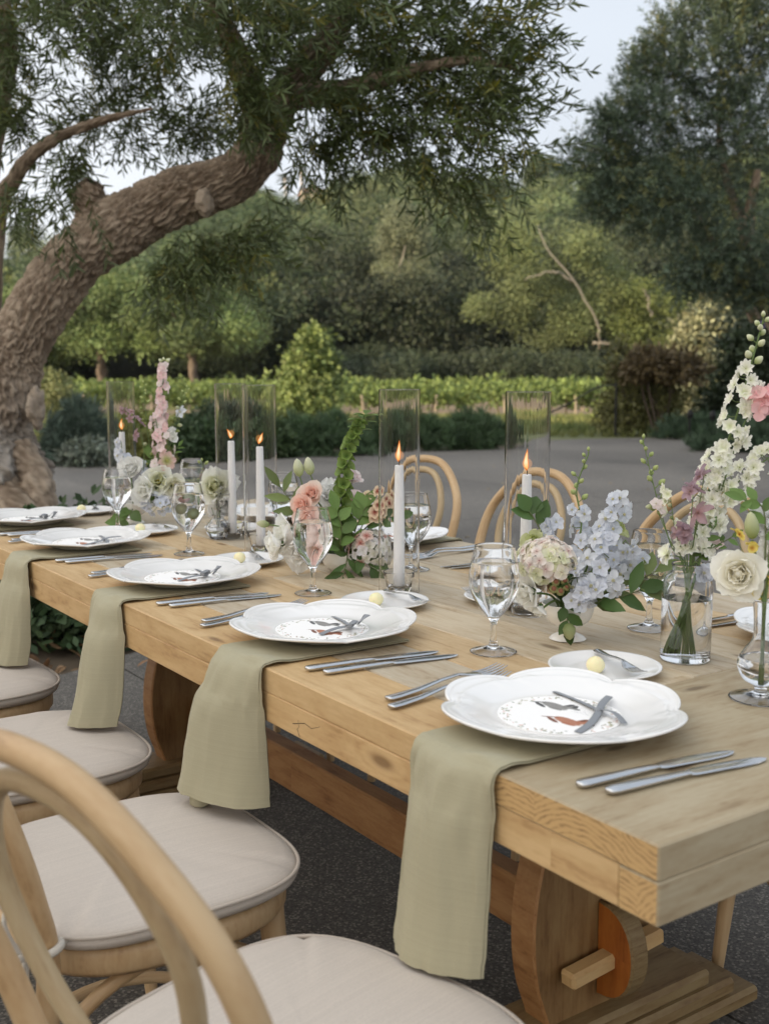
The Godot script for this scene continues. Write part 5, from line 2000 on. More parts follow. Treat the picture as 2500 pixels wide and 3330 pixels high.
func ribbon_mesh(bow: bool) -> ArrayMesh:
	var mb := MB.new()
	var strips := []
	if bow:
		strips = [[Vector3(0.055, 0.001, 0.02), Vector3(0.06, 0.018, 0.035), Vector3(0.05, 0.024, 0.052), Vector3(0.035, 0.012, 0.045), Vector3(0.03, 0.004, 0.03)], [Vector3(0.03, 0.004, 0.03), Vector3(0.02, 0.02, 0.058), Vector3(0.0, 0.018, 0.068), Vector3(0.012, 0.006, 0.045), Vector3(0.028, 0.003, 0.03)], [Vector3(0.03, 0.004, 0.03), Vector3(-0.01, 0.006, 0.036), Vector3(-0.045, 0.002, 0.04)], [Vector3(0.03, 0.004, 0.03), Vector3(0.05, 0.002, -0.02), Vector3(0.06, 0.001, -0.06)]]
	else:
		strips = [[Vector3(0.09, 0.006, 0.0), Vector3(0.05, 0.009, 0.022), Vector3(0.02, 0.005, 0.04), Vector3(-0.015, 0.003, 0.058), Vector3(-0.05, 0.001, 0.068)], [Vector3(0.06, 0.001, -0.075), Vector3(0.05, 0.002, -0.02), Vector3(0.035, 0.004, 0.03)], [Vector3(0.035, 0.006, 0.03), Vector3(0.03, 0.009, 0.06), Vector3(0.02, 0.003, 0.085)]]
	for s: Array in strips:
		var cv := curve(s, 18)
		mb.loft(cv, radii([0.0052, 0.0052], 18), radii([0.0005, 0.0005], 18), Vector3(0.12, 1, 0.1), 8)
	mb.ball(Vector3(0.03, 0.006, 0.032), Vector3(0.006, 0.004, 0.006), 10, 6)
	return mb.commit()


# napkin: from under the plate, over the table edge and down; local x = inwards, z = to the sitter's right
func napkin_mesh(edge_in: float, top_w: float, low_w: float, drop: float, flare: float, roll: float, sd: int, drift := 0.0, twist := 0.0) -> ArrayMesh:
	var mb := MB.new()
	var path := []          # centre line: (x out from the edge, y), from inside to the hem
	var prof := [Vector2(edge_in + 0.10, 0.0045), Vector2(edge_in * 0.5, 0.0045), Vector2(0.05, 0.005), Vector2(0.012, 0.0055), Vector2(-0.004, 0.003), Vector2(-0.012, -0.010), Vector2(-0.016, -0.05), Vector2(-0.02 - flare * 0.2, -drop * 0.35), Vector2(-0.024 - flare * 0.55, -drop * 0.7), Vector2(-0.028 - flare, -drop)]
	for q: Vector2 in prof:
		path.append(Vector3(q.x, q.y, 0))
	var cv := curve(path, 64)
	var ns := 28
	var fold := noise(sd, 3.0)
	for layer in 2:
		var rows := []
		for i in cv.size():
			var t := float(i) / (cv.size() - 1)
			var hang := smoothstep(0.40, 0.62, t)
			var w := lerpf(top_w, low_w, clampf((t - 0.48) / 0.52, 0.0, 1.0)) * (1.0 + 0.02 * layer)
			var inn := smoothstep(0.30, 0.0, t)
			var r := PackedVector3Array()
			for j in ns + 1:
				var s := j / (ns / 2.0) - 1.0
				var q := cv[i]
				# the hanging part bows outwards like a half tube; its long edges turn back to the table
				var arc := s * (PI * 0.5) * (0.6 + roll * 0.36)
				var full := (PI * 0.5) * (0.6 + roll * 0.36)
				var zz := sin(arc) / sin(full) * w * 0.5
				var bow := (cos(arc) - cos(full)) / (1.0 - cos(full))
				q.z = lerpf(s * w * 0.5, zz, hang)
				q.x -= bow * hang * (0.014 + 0.045 * roll * clampf((t - 0.5) / 0.5, 0.0, 1.0))
				q.z += drift * smoothstep(0.45, 1.0, t)
				q.x += s * twist * smoothstep(0.5, 1.0, t)
				if t > 0.955:
					q.x -= 0.0014
				if absf(s) > 0.92:
					q.x -= 0.0011 * hang
					q.y += 0.0011 * (1.0 - hang)
				q.x += 0.0045 * sin(s * 4.2 + sd + t * 2.0) * hang * t
				q.y += 0.0009 * fold.get_noise_2d(t * 3.0, s * 0.8) * (1.0 - inn)
				q.x += 0.007 * fold.get_noise_2d(t * 0.9 + 7.0, s * 0.9) * hang
				# soft fold running in from the right hand corner
				var cr := exp(-pow((s - 0.55 + (t - 0.38) * 2.2) / 0.30, 2.0)) * smoothstep(0.22, 0.36, t) * (1.0 - smoothstep(0.40, 0.5, t))
				q.y += 0.007 * cr
				if layer == 1:
					q.y -= 0.0022 * (1.0 - hang)
					q.x += 0.0035 * hang
				r.append(q)
			rows.append(r)
		# thickness: back sheet 1.6 mm behind
		var back := []
		for i in rows.size():
			var r := PackedVector3Array()
			var t := float(i) / (rows.size() - 1)
			var hang := smoothstep(0.40, 0.62, t)
			for q: Vector3 in rows[i]:
				r.append(q + Vector3(0.0016 * hang, -0.0016 * (1.0 - hang), 0))
			back.append(r)
		var all := []
		for i in rows.size():
			var r := PackedVector3Array()
			r.append_array(rows[i])
			var b: PackedVector3Array = back[i].duplicate()
			b.reverse()
			r.append_array(b)
			all.append(r)
		mb.grid(all, true)
		var last: PackedVector3Array = all[all.size() - 1]
		var hem := PackedVector3Array()
		for k in last.size():
			hem.append(last[k].lerp(last[last.size() - 1 - k], 0.5))
		mb.grid([last, hem], true)
	return mb.commit()


func hem_roll(w: float) -> ArrayMesh:
	var mb := MB.new()
	mb.tube(PackedVector3Array([Vector3(0, 0.07, 0), Vector3(0, 0.0, 0)]), PackedFloat32Array([w, w * 1.05]), 16)
	return mb.commit()


func settings() -> void:
	var plate := plate_mesh()
	var saucer := saucer_mesh()
	var kn := knife_parts()
	var fk := fork_parts(0.205)
	var small_fk := fork_parts(0.15)
	var gb := goblet_meshes()
	var card := card_mesh()
	var card_m := mat(Color.WHITE, 0.75)
	card_m.albedo_texture = card_texture()
	var bows := [ribbon_mesh(false), ribbon_mesh(true)]
	var ord := ["first", "second", "third", "fourth", "fifth"]
	# [u, v, far side?, what sets it apart]
	var places := [[0.335, 0.185, false, 0], [0.938, 0.185, false, 1], [1.53, 0.19, false, 2], [2.14, 0.19, false, 3], [2.66, 0.205, false, 4], [0.40, 0.885, true, 0], [1.13, 0.885, true, 1], [1.74, 0.885, true, 2], [2.33, 0.885, true, 3]]
	var butter := MB.new()
	butter.ball(Vector3(0, 0.0125, 0), Vector3(0.0145, 0.0135, 0.0145), 22, 14)
	var bn := noise(4, 160.0)
	for k in butter.p.size():
		butter.p[k] *= 1.0 + 0.035 * bn.get_noise_3dv(butter.p[k])
	var butter_m := butter.commit()
	for P: Array in places:
		var far: bool = P[2]
		var idx: int = P[3]
		var who := "%s %s place" % ["far side" if far else "near side", ord[idx]]
		var yaw := YAW + (PI if far else 0.0)
		var B := Basis(Vector3.UP, yaw)
		var o := tp(P[0], P[1], TOP + 0.001)
		var lift := 0.0085          # plate rests on the napkin
		var d := thing("charger_plate", "white scalloped plate at the %s" % who, "plate", o + Vector3(0, lift, 0), yaw + rv(-0.12, 0.12) + 0.25, "white scalloped plates")
		put("dish", plate, M.china, d)
		var c := put("menu_card", card, card_m, self, o + B * Vector3(-0.005, lift + 0.0068, 0.0))
		c.rotation.y = yaw - PI / 2 + 0.25
		tag(c, "round menu card printed with two dogs on the plate at the %s" % who, "menu card", "menu cards")
		var rb := put("ribbon", bows[0 if idx % 3 == 0 else 1], M.ribbon, self, o + B * Vector3(0.005, lift + 0.0078, 0.0))
		rb.rotation.y = yaw + rv(-0.2, 0.2)
		tag(rb, "grey velvet ribbon tied on the menu card at the %s" % who, "ribbon", "grey ribbons")
		if not far:
			var np: Array = [[0.156, 0.142, 0.256, 0.008, 0.42, 3, 0.002, 0.012], [0.150, 0.185, 0.232, 0.0, 0.95, 5, -0.012, 0.03], [0.145, 0.11, 0.245, 0.022, 0.9, 9, 0.045, 0.016], [0.145, 0.125, 0.247, 0.02, 0.9, 12, 0.05, 0.016], [0.135, 0.12, 0.245, 0.02, 0.7, 14, 0.04, 0.016]][idx]
			var nap := thing("napkin", "sage green napkin hanging from under the plate at the %s" % who, "napkin", tp(P[0] + [-0.010, -0.043, -0.045, -0.06, -0.03][idx], 0.0, TOP + 0.001), yaw, "sage green napkins")
			put("cloth", napkin_mesh(P[1], np[0], np[1], np[2], np[3], np[4], np[5], np[6], np[7]), M.napkin, nap)
			if idx == 1:
				put("rolled_hem", hem_roll(0.017), M.napkin, nap, Vector3(-0.062, -0.2515, -0.045))
		else:
			var nap := thing("napkin", "sage green napkin under the plate at the %s" % who, "napkin", tp(P[0], TWID, TOP + 0.001), yaw, "sage green napkins")
			put("cloth", napkin_mesh(0.19, 0.14, 0.14, 0.24, 0.03, 0.5, 20 + idx), M.napkin, nap)
		for k in 2:
			var kx := B * Vector3([-0.144, -0.131][k], 0, [0.176, 0.209][k])
			var t := thing("dinner_knife", "polished steel knife, %s of the pair at the %s" % [["inner", "outer"][k], who], "knife", o + kx, yaw - 0.1 + rv(-0.02, 0.02), "steel knives")
			put("handle", kn[0], M.steel, t)
			put("blade", kn[1], M.steel, t)
			var fx := B * Vector3([-0.15, -0.131][k], 0, [-0.188, -0.222][k])
			var f := thing("dinner_fork", "polished steel fork, %s of the pair at the %s" % [["inner", "outer"][k], who], "fork", o + fx, yaw + 0.14 + rv(-0.02, 0.02), "steel forks")
			put("handle", fk[0], M.steel, f)
			for m: ArrayMesh in fk[1]:
				put("tine", m, M.steel, f)
			f.scale = Vector3.ONE * 1.22
		# side plate, butter ball, small fork
		var sp := o + B * Vector3(0.235, 0, -0.150)
		var s := thing("bread_plate", "small round white bread plate at the %s" % who, "plate", sp, yaw, "bread plates")
		put("dish", saucer, M.china, s)
		var bt := put("butter_ball", butter_m, M.butter, self, sp + B * Vector3(-0.022, 0.0045, 0.002))
		tag(bt, "pale yellow butter ball on the bread plate at the %s" % who, "butter", "butter balls")
		var sf := thing("butter_fork", "small steel fork lying across the bread plate at the %s" % who, "fork", sp + B * Vector3(0.045, 0.0135, -0.062), yaw - 1.9 + 0.3 * (idx % 2), "butter forks")
		put("handle", small_fk[0], M.steel, sf)
		for m: ArrayMesh in small_fk[1]:
			put("tine", m, M.steel, sf)
		# water goblet
		var gp := o + B * Vector3(0.178, 0, 0.252)
		var g := thing("water_goblet", "stemmed water goblet at the %s" % who, "goblet", gp, rv(0, TAU), "water goblets")
		g.scale = Vector3(1.07, 1.02, 1.07)
		put("glass", gb[0], M.glass, g)
		put("water", gb[1], M.water, g)
		if not far and idx == 3:
			var gar := thing("fruit_slices", "pale green and pink fruit slices floating in the fourth near side goblet", "garnish", gp + Vector3(0, 0.09, 0))
			for q in [[Vector3(0.004, 0.055, 0.012), Vector3(0.2, 0.5, 1), Color(0.55, 0.62, 0.34)], [Vector3(-0.012, 0.03, 0.014), Vector3(-0.3, 0.3, 1), Color(0.66, 0.68, 0.42)], [Vector3(0.012, 0.018, 0.01), Vector3(0.4, 0.2, 1), Color(0.52, 0.60, 0.30)], [Vector3(-0.006, 0.052, 0.016), Vector3(-0.1, 1.0, 0.5), Color(0.72, 0.42, 0.36)]]:
				var ms := MB.new()
				ms.col = q[2]
				var bs := facing(q[1])
				var fr := PackedVector2Array([Vector2(0.0003, -0.0012), Vector2(0.0125, -0.0012), Vector2(0.0135, 0), Vector2(0.0125, 0.0012), Vector2(0.0003, 0.0012)])
				ms.lathe(fr, 20)
				for v in ms.p.size():
					if Vector2(ms.p[v].x, ms.p[v].z).length() > 0.0115:
						ms.c[v] = q[2] * 0.6
				put("slice", ms.commit(), M.petal, gar, q[0]).basis = bs


# ---------------------------------------------------------------- hurricane candles
func candles() -> void:
	var hz := MB.new()
	var ro := 0.0432
	var ri := 0.0417
	var wall := noise(77, 1.0)
	var hrows := []
	for q in [Vector2(ri, 0.0005), Vector2(ro - 0.0003, 0.0), Vector2(ro, 0.0008), Vector2(ro, 0.15), Vector2(ro, 0.30), Vector2(ro, 0.4292), Vector2(ro - 0.0006, 0.43), Vector2(ri + 0.0006, 0.43), Vector2(ri, 0.4292), Vector2(ri, 0.30), Vector2(ri, 0.15), Vector2(ri, 0.0005)]:
		var r := PackedVector3Array()
		for k in 144:
			var g := TAU * k / 144.0
			var rr: float = q.x + (0.00009 * wall.get_noise_2d(cos(g) * 6.0, sin(g) * 6.0 + q.y * 0.8) if q.x < ri + 0.0003 else 0.0)
			r.append(Vector3(rr * cos(g), q.y, rr * sin(g)))
		hrows.append(r)
	hz.grid(hrows, true)
	var hm := hz.commit()
	var cup := MB.new()
	cup.lathe(PackedVector2Array([Vector2(0.0004, 0.0), Vector2(0.022, 0.0), Vector2(0.025, 0.002), Vector2(0.0275, 0.018), Vector2(0.0285, 0.030), Vector2(0.0325, 0.034), Vector2(0.0335, 0.044), Vector2(0.033, 0.046), Vector2(0.0315, 0.0455), Vector2(0.031, 0.037), Vector2(0.0262, 0.032), Vector2(0.0245, 0.016), Vector2(0.021, 0.0125), Vector2(0.0004, 0.012)]), 48)
	var cm := cup.commit()
	var cd := MB.new()
	cd.lathe(PackedVector2Array([Vector2(0.0005, 0.0), Vector2(0.0122, 0.0), Vector2(0.0126, 0.002), Vector2(0.0119, 0.09), Vector2(0.0105, 0.18), Vector2(0.0091, 0.2555), Vector2(0.0082, 0.2585), Vector2(0.005, 0.2572), Vector2(0.0005, 0.2565)]), 28)
	var dm := cd.commit()
	var wk := MB.new()
	wk.tube(curve([Vector3(0, 0.2555, 0), Vector3(0.0004, 0.264, 0), Vector3(-0.0022, 0.270, 0.001), Vector3(-0.0035, 0.272, 0.001)], 8), radii([0.0011, 0.0009], 8), 6)
	var wm := wk.commit()
	var spots := [[0.88, 0.608, 0.0, "nearest, beside the blue delphinium bowl"], [1.185, 0.525, 0.0, "second nearest, right of the roses"], [1.832, 0.546, 0.9, "right one of the overlapping pair"], [2.07, 0.586, -0.8, "left one of the overlapping pair"], [2.65, 0.50, 0.2, "farthest, left of the pink larkspur"]]
	for s: Array in spots:
		var o := tp(s[0], s[1], TOP + 0.001)
		var h := thing("hurricane_glass", "tall clear glass cylinder over a candle, " + s[3], "hurricane glass", o, 0.0, "hurricane glasses")
		put("cylinder", hm, M.cylinder, h)
		var c := thing("candle_cup", "small clear glass candle cup in the hurricane, " + s[3], "candle holder", o, 0.0, "candle cups")
		put("cup", cm, M.glass, c)
		var k := thing("taper_candle", "lit white taper candle in the hurricane, " + s[3], "candle", o + Vector3(0, 0.0135, 0), 0.4 * s[2], "lit taper candles")
		var wax := put("wax", dm, M.wax, k)
		put("wick", wm, M.wick, wax)
		var outer: Node3D = k
		var lean: float = s[2]
		var tall: float = [0.043, 0.046, 0.030, 0.027, 0.036][spots.find(s)]
		for shell in 2:
			var fl := MB.new()
			var rows := []
			var fat: float = [1.0, 0.62][shell]
			for q in [[0.0, 0.0004], [0.05, 0.0022], [0.13, 0.0040], [0.24, 0.0052], [0.36, 0.0054], [0.5, 0.0046], [0.65, 0.0034], [0.8, 0.0021], [0.92, 0.0010], [1.0, 0.0001]]:
				var r := PackedVector3Array()
				var f: float = q[0] * [1.0, 0.86][shell] + [0.0, 0.03][shell]
				for j in 14:
					var g := TAU * j / 14.0
					r.append(Vector3(q[1] * fat * cos(g) + lean * 0.013 * f * f - 0.0012 + 0.0012 * sin(f * 5.0 + s[0] * 3.0), 0.265 + tall * f, q[1] * fat * sin(g)))
				rows.append(r)
			fl.grid(rows, true)
			outer = put(["flame", "flame_core"][shell], fl.commit(), [M.flame, M.flame_core][shell], outer)
		var l := OmniLight3D.new()
		l.name = "candle_light"
		l.light_color = Color(1.0, 0.66, 0.32)
		l.light_energy = 0.00002
		l.light_size = 0.004
		l.omni_range = 8.0
		l.omni_attenuation = 2.0
		l.shadow_enabled = true
		k.add_child(l)
		l.position = Vector3(0, 0.279, 0)


# ---------------------------------------------------------------- flowers
# a small open flower that looks along local +y; petals cup by the given lift
func floret(n: int, r: float, wide: float, lift: float, inner: Color, outer: Color, eye: Color, eye_r: float, vary := 0.08) -> ArrayMesh:
	var mb := MB.new()
	for k in n:
		var a := TAU * k / n + rv(-0.12, 0.12)
		var d := Vector3(cos(a), lift + rv(-0.12, 0.12), sin(a)).normalized()
		var side := Vector3(-sin(a), 0, cos(a))
		var nn := side.cross(d).normalized()
		if nn.y < 0:
			nn = -nn
		var rows := []
		var ln := r * rv(0.9, 1.08)
		for i in 5:
			var t := i / 4.0
			var hw: float = r * wide * [0.16, 0.66, 1.0, 0.92, 0.34][i]
			var row := PackedVector3Array()
			for j in 4:
				var s := j / 1.5 - 1.0
				var q := d * ln * t + side * (hw * s) + nn * (r * (0.16 * s * s - 0.18 * t * t + 0.05 * sin(s * 5.0 + a * 3.0) * t))
				row.append(q)
			rows.append(row)
		var from := mb.p.size()
		mb.grid(rows, false)
		var b := rv(1.0 - vary, 1.0 + vary)
		for q in range(from, mb.p.size()):
			var t := clampf(mb.p[q].length() / r, 0.0, 1.0)
			var c := inner.lerp(outer, smoothstep(0.15, 0.75, t))
			mb.c[q] = Color(c.r * b, c.g * b, c.b * b)
	if eye_r > 0.0:
		mb.col = eye
		for k in 5:
			var a := k * 1.2566
			mb.ball(Vector3(cos(a) * eye_r * 0.55, eye_r * 0.7, sin(a) * eye_r * 0.55), Vector3(0.5, 0.75, 0.5) * eye_r, 6, 4)
		mb.ball(Vector3(0, eye_r * 0.4, 0), Vector3.ONE * eye_r * 0.6, 6, 4)
	return mb.commit()


func bud_mesh(r: float, ln: float, c: Color, tip: Color) -> ArrayMesh:      # along +y
	var mb := MB.new()
	mb.lathe(PackedVector2Array([Vector2(0.0002, 0), Vector2(r * 0.55, ln * 0.08), Vector2(r, ln * 0.34), Vector2(r * 0.92, ln * 0.6), Vector2(r * 0.5, ln * 0.88), Vector2(0.0003, ln)]), 10)
	for k in mb.p.size():
		mb.c[k] = c.lerp(tip, mb.p[k].y / ln)
	return mb.commit()


func stem_to(t: Node3D, pts: Array, r0: float, r1: float, c := Color(0.11, 0.17, 0.045)) -> PackedVector3Array:
	var mb := MB.new()
	mb.col = c
	var q := PackedVector3Array()
	for p: Vector3 in curve(pts, 22):
		q.append(p - t.position)
	mb.tube(q, radii([r0, r1], 22), 7)
	put("stem", mb.commit(), M.stalk, t)
	return q


func at_t(q: PackedVector3Array, t: float) -> Vector3:
	var f := clampf(t, 0, 1) * (q.size() - 1)
	var k := mini(int(f), q.size() - 2)
	return q[k].lerp(q[k + 1], f - k)


# a stem set with florets from t0 to t1, buds beyond t1
func spike(called: String, label: String, cat: String, group: String, pts: Array, kinds: Array, t0: float, t1: float, n: int, rad: float, size: float, buds: int, bud: ArrayMesh, stem_r := 0.0022, front := 0.4) -> Node3D:
	var t := thing(called, label, cat, pts[0], 0.0, group)
	var q := stem_to(t, pts, stem_r, stem_r * 0.5)
	for k in n:
		var f := lerpf(t0, t1, (k + rv(0.1, 0.9)) / n)
		var o := at_t(q, f)
		var ax := (at_t(q, f + 0.03) - at_t(q, f - 0.03)).normalized()
		var d := rdir()
		d = (d - ax * d.dot(ax)).normalized()
		d = (d + Vector3(-0.15, 0.12, front)).normalized()
		var s := size * rv(0.82, 1.12) * lerpf(1.0, 0.8, float(k) / n)
		var e := o + d * rad * rv(0.55, 1.05) * lerpf(1.0, 0.75, float(k) / n)
		var fl := put("floret", kinds[rng.randi() % kinds.size()], M.petal, t, e)
		fl.basis = facing(d + Vector3(0, 0.15, 0.2), rv(0, TAU)).scaled(Vector3.ONE * s)
		var mb := MB.new()
		mb.col = Color(0.13, 0.18, 0.06)
		mb.tube(PackedVector3Array([o, o.lerp(e, 0.6) - Vector3(0, 0.002, 0), e]), PackedFloat32Array([0.0009, 0.0008, 0.0009]), 5, false)
		put("pedicel", mb.commit(), M.stalk, t)
	for k in buds:
		var f := lerpf(t1, 1.0, (k + 0.6) / maxf(1.0, buds))
		var o := at_t(q, f)
		var a := k * 2.4
		var d := Vector3(cos(a), 0.9, sin(a)).normalized() if k < buds - 1 else Vector3.UP
		var s := lerpf(1.15, 0.65, float(k) / maxf(1.0, buds))
		var e := o + d * 0.008 * s
		var b := put("bud", bud, M.stalk, t, e)
		b.basis = facing(d).scaled(Vector3.ONE * s)
		var mb := MB.new()
		mb.col = Color(0.13, 0.19, 0.05)
		mb.tube(PackedVector3Array([o, e]), PackedFloat32Array([0.0009, 0.0008]), 5, false)
		put("pedicel", mb.commit(), M.stalk, t)
	return t


# a rounded head of florets (hydrangea)
func flower_head(called: String, label: String, cat: String, pts: Array, r: float, n: int, kinds: Array, size: float, squash := 0.85) -> Node3D:
	var t := thing(called, label, cat, pts[0])
	var q := stem_to(t, pts, 0.0028, 0.002)
	var c := q[q.size() - 1]
	for k in n:
		var z := 1.0 - 1.75 * (k + 0.5) / n
		var a := k * 2.39996
		var d := Vector3(cos(a) * sqrt(1.0 - z * z), z, sin(a) * sqrt(1.0 - z * z))
		var fl := put("floret", kinds[rng.randi() % kinds.size()], M.petal, t, c + d * r * rv(0.86, 1.08) * Vector3(1, squash, 1))
		fl.basis = facing(d + rdir() * 0.25, rv(0, TAU)).scaled(Vector3.ONE * size * rv(0.85, 1.15))
	var mb := MB.new()
	mb.col = Color(0.10, 0.13, 0.05)
	mb.ball(c, Vector3(1, squash, 1) * r * 0.8, 12, 8)
	put("core", mb.commit(), M.stalk, t)
	return t


func petal_mesh(w: float, h: float, cup: float, curl: float, ruffle: float, ca: Color, cb: Color, sd: int) -> ArrayMesh:
	# stands on the origin, rises along +y, hollow side towards +z... the bloom's axis is -z of the petal
	var mb := MB.new()
	var rows := []
	for i in 9:
		var t := i / 8.0
		var hw := w * 0.5 * pow(sin(PI * (0.12 + 0.76 * pow(t, 0.75))), 0.55) * (0.35 + 0.65 * smoothstep(0.0, 0.35, t))
		if i == 8:
			hw *= 0.72
		var row := PackedVector3Array()
		for j in 9:
			var s := j / 4.0 - 1.0
			var a := s * cup
			var x := sin(a) / maxf(sin(cup), 0.2) * hw
			var z := -(1.0 - cos(a)) * hw * 1.1
			var y := h * t
			var c := curl * t * t
			z += h * 0.55 * c
			y -= h * 0.22 * absf(c) * c * t
			var rf := ruffle * h * t * t * sin(s * 6.5 + sd * 1.7)
			row.append(Vector3(x, y + rf * 0.4 - h * 0.07 * s * s * t, z + rf))
		rows.append(row)
	mb.grid(rows, false)
	for k in mb.p.size():
		mb.c[k] = ca.lerp(cb, clampf(mb.p[k].y / h, 0, 1))
	return mb.commit()


# a full bloom whose petals wind round the axis: rose, lisianthus, ranunculus
func bloom(called: String, label: String, cat: String, group: String, pts: Array, face: Vector3, r: float, n: int, open: float, ruffle: float, heart: Color, rim: Color, centre: Color, leaf_c := Color(0.07, 0.12, 0.035)) -> Node3D:
	var t := thing(called, label, cat, pts[0], 0.0, group)
	var q := stem_to(t, pts, 0.0022, 0.0018)
	var c := q[q.size() - 1]
	var b := facing(face, rv(0, TAU))
	var h := r * 1.12
	for k in n:
		var f := (k + 0.5) / n
		var a := k * 2.39996 + rv(-0.2, 0.2)
		var tilt := lerpf(0.06, open, pow(f, 1.25))
		var rad := r * lerpf(0.05, 0.28, f)
		var hh := h * lerpf(0.72, 1.0, f) * rv(0.93, 1.06)
		var w := r * lerpf(0.62, 1.55, f) * (1.0 if n > 9 else 1.2)
		var col_a := heart.lerp(rim, f * 0.6)
		var m := petal_mesh(w, hh, lerpf(1.35, 0.75, f), lerpf(-0.25, 0.42, f) * rv(0.8, 1.2), ruffle, col_a, heart.lerp(rim, clampf(f * 1.3, 0, 1)), k)
		var pb := b * Basis(Vector3.UP, a) * Basis(Vector3.RIGHT, tilt)
		var o := put("petal", m, M.petal, t, c + b * Vector3(sin(a) * rad, -h * 0.45, cos(a) * rad))
		o.basis = pb
	if n > 10:
		var hb := MB.new()
		hb.col = heart.lerp(rim, 0.2)
		hb.ball(c - b * Vector3(0, h * 0.02, 0), Vector3(0.2, 0.34, 0.2) * r, 10, 8, b)
		put("heart", hb.commit(), M.petal, t)
	if centre.a > 0.0:
		var mb := MB.new()
		mb.col = Color(centre.r, centre.g, centre.b)
		for k in 9:
			var a := k * 2.4
			mb.ball(c + b * Vector3(cos(a) * r * 0.1, -h * 0.12 + rv(0, 0.1) * r, sin(a) * r * 0.1), Vector3.ONE * r * 0.055, 6, 4)
		put("stamen", mb.commit(), M.stalk, t)
	var mb2 := MB.new()
	for k in 5:
		var a := TAU * k / 5.0
		mb2.col = leaf_c
		mb2.leaf(c + b * Vector3(0, -h * 0.5, 0), b * Vector3(cos(a), 0.5, sin(a)), b * Vector3.DOWN, r * 0.7, r * 0.24, 0.3, 0.1)
	mb2.ball(c + b * Vector3(0, -h * 0.47, 0), Vector3.ONE * r * 0.2, 8, 6)
	put("calyx", mb2.commit(), M.gloss_leaf, t)
	return t


func leaf_sprig(called: String, label: String, pts: Array, n: int, ln: float, wd: float, c: Color, t0 := 0.2, pair := true, up := Vector3(0, 0.6, 0.8)) -> Node3D:
	var t := thing(called, label, "greenery", pts[0])
	var q := stem_to(t, pts, 0.0019, 0.0009, Color(0.10, 0.12, 0.04))
	for k in n:
		var f := lerpf(t0, 1.0, k / maxf(1.0, n - 1.0))
		var o := at_t(q, f)
		var ax := (at_t(q, f + 0.04) - at_t(q, f - 0.04)).normalized()
		var side := ax.cross(up).normalized() * (1.0 if k % 2 == 0 else -1.0)
		var d := (ax * 0.75 + side * rv(0.6, 1.0) + rdir() * 0.15) if k < n - 1 else ax + rdir() * 0.1
		var mb := MB.new()
		var b := rv(0.75, 1.25)
		mb.col = Color(c.r * b, c.g * b, c.b * b)
		mb.leaf(o, d, up + rdir() * 0.35, ln * rv(0.8, 1.12), wd * rv(0.85, 1.1), rv(-0.05, 0.3), 0.16, 0.0)
		put("leaf", mb.commit(), M.gloss_leaf, t.get_node("stem"))
	return t


# bells of Ireland: whorls of green cups up a stem
func bells(label: String, pts: Array) -> void:
	var t := thing("bells_of_ireland", label, "flower", pts[0])
	var q := stem_to(t, pts, 0.003, 0.0016, Color(0.14, 0.2, 0.05))
	var mb := MB.new()
	var rows := []
	for s in [[0.0, 0.0015], [0.25, 0.004], [0.6, 0.009], [0.85, 0.0138], [1.0, 0.0165]]:
		var r := PackedVector3Array()
		for k in 15:
			var g := TAU * k / 15.0
			var w := 1.0 + (0.10 * cos(g * 5.0) if s[0] > 0.8 else 0.0)
			r.append(Vector3(s[1] * w * cos(g), 0.017 * s[0], s[1] * w * sin(g)))
		rows.append(r)
	mb.grid(rows, true)
	for k in mb.p.size():
		mb.c[k] = Color(0.10, 0.17, 0.035).lerp(Color(0.22, 0.31, 0.07), mb.p[k].y / 0.017)
	var bell := mb.commit()
	for k in 44:
		var f := lerpf(0.18, 0.86, k / 43.0)
		var o := at_t(q, f)
		var a := k * 1.9
		var d := Vector3(cos(a), 0.55, sin(a)).normalized()
		var s := lerpf(1.05, 0.6, k / 43.0)
		var e := put("bell", bell, M.leaf, t, o + d * 0.004)
		e.basis = facing(d + Vector3(0, 0, 0.15)).scaled(Vector3.ONE * s)
	for k in 9:
		var f := lerpf(0.78, 1.0, k / 8.0)
		var o := at_t(q, f)
		var a := k * 2.2
		var m2 := MB.new()
		m2.col = Color(0.13, 0.21, 0.045) * rv(0.85, 1.15)
		m2.leaf(o, Vector3(cos(a), 0.35, sin(a) * 0.7), Vector3.UP, rv(0.026, 0.042), 0.026, 0.25, 0.15, 0.5)
		put("leaf", m2.commit(), M.leaf, t)


func vase_lathe(prof: Array, n: int) -> ArrayMesh:
	var c3 := []
	for q: Vector2 in prof:
		c3.append(Vector3(q.x, q.y, 0))
	var s := PackedVector2Array()
	for q in curve(c3, n):
		s.append(Vector2(maxf(q.x, 0.0003), maxf(q.y, 0.0)))
	var mb := MB.new()
	mb.lathe(s, 64)
	return mb.commit()


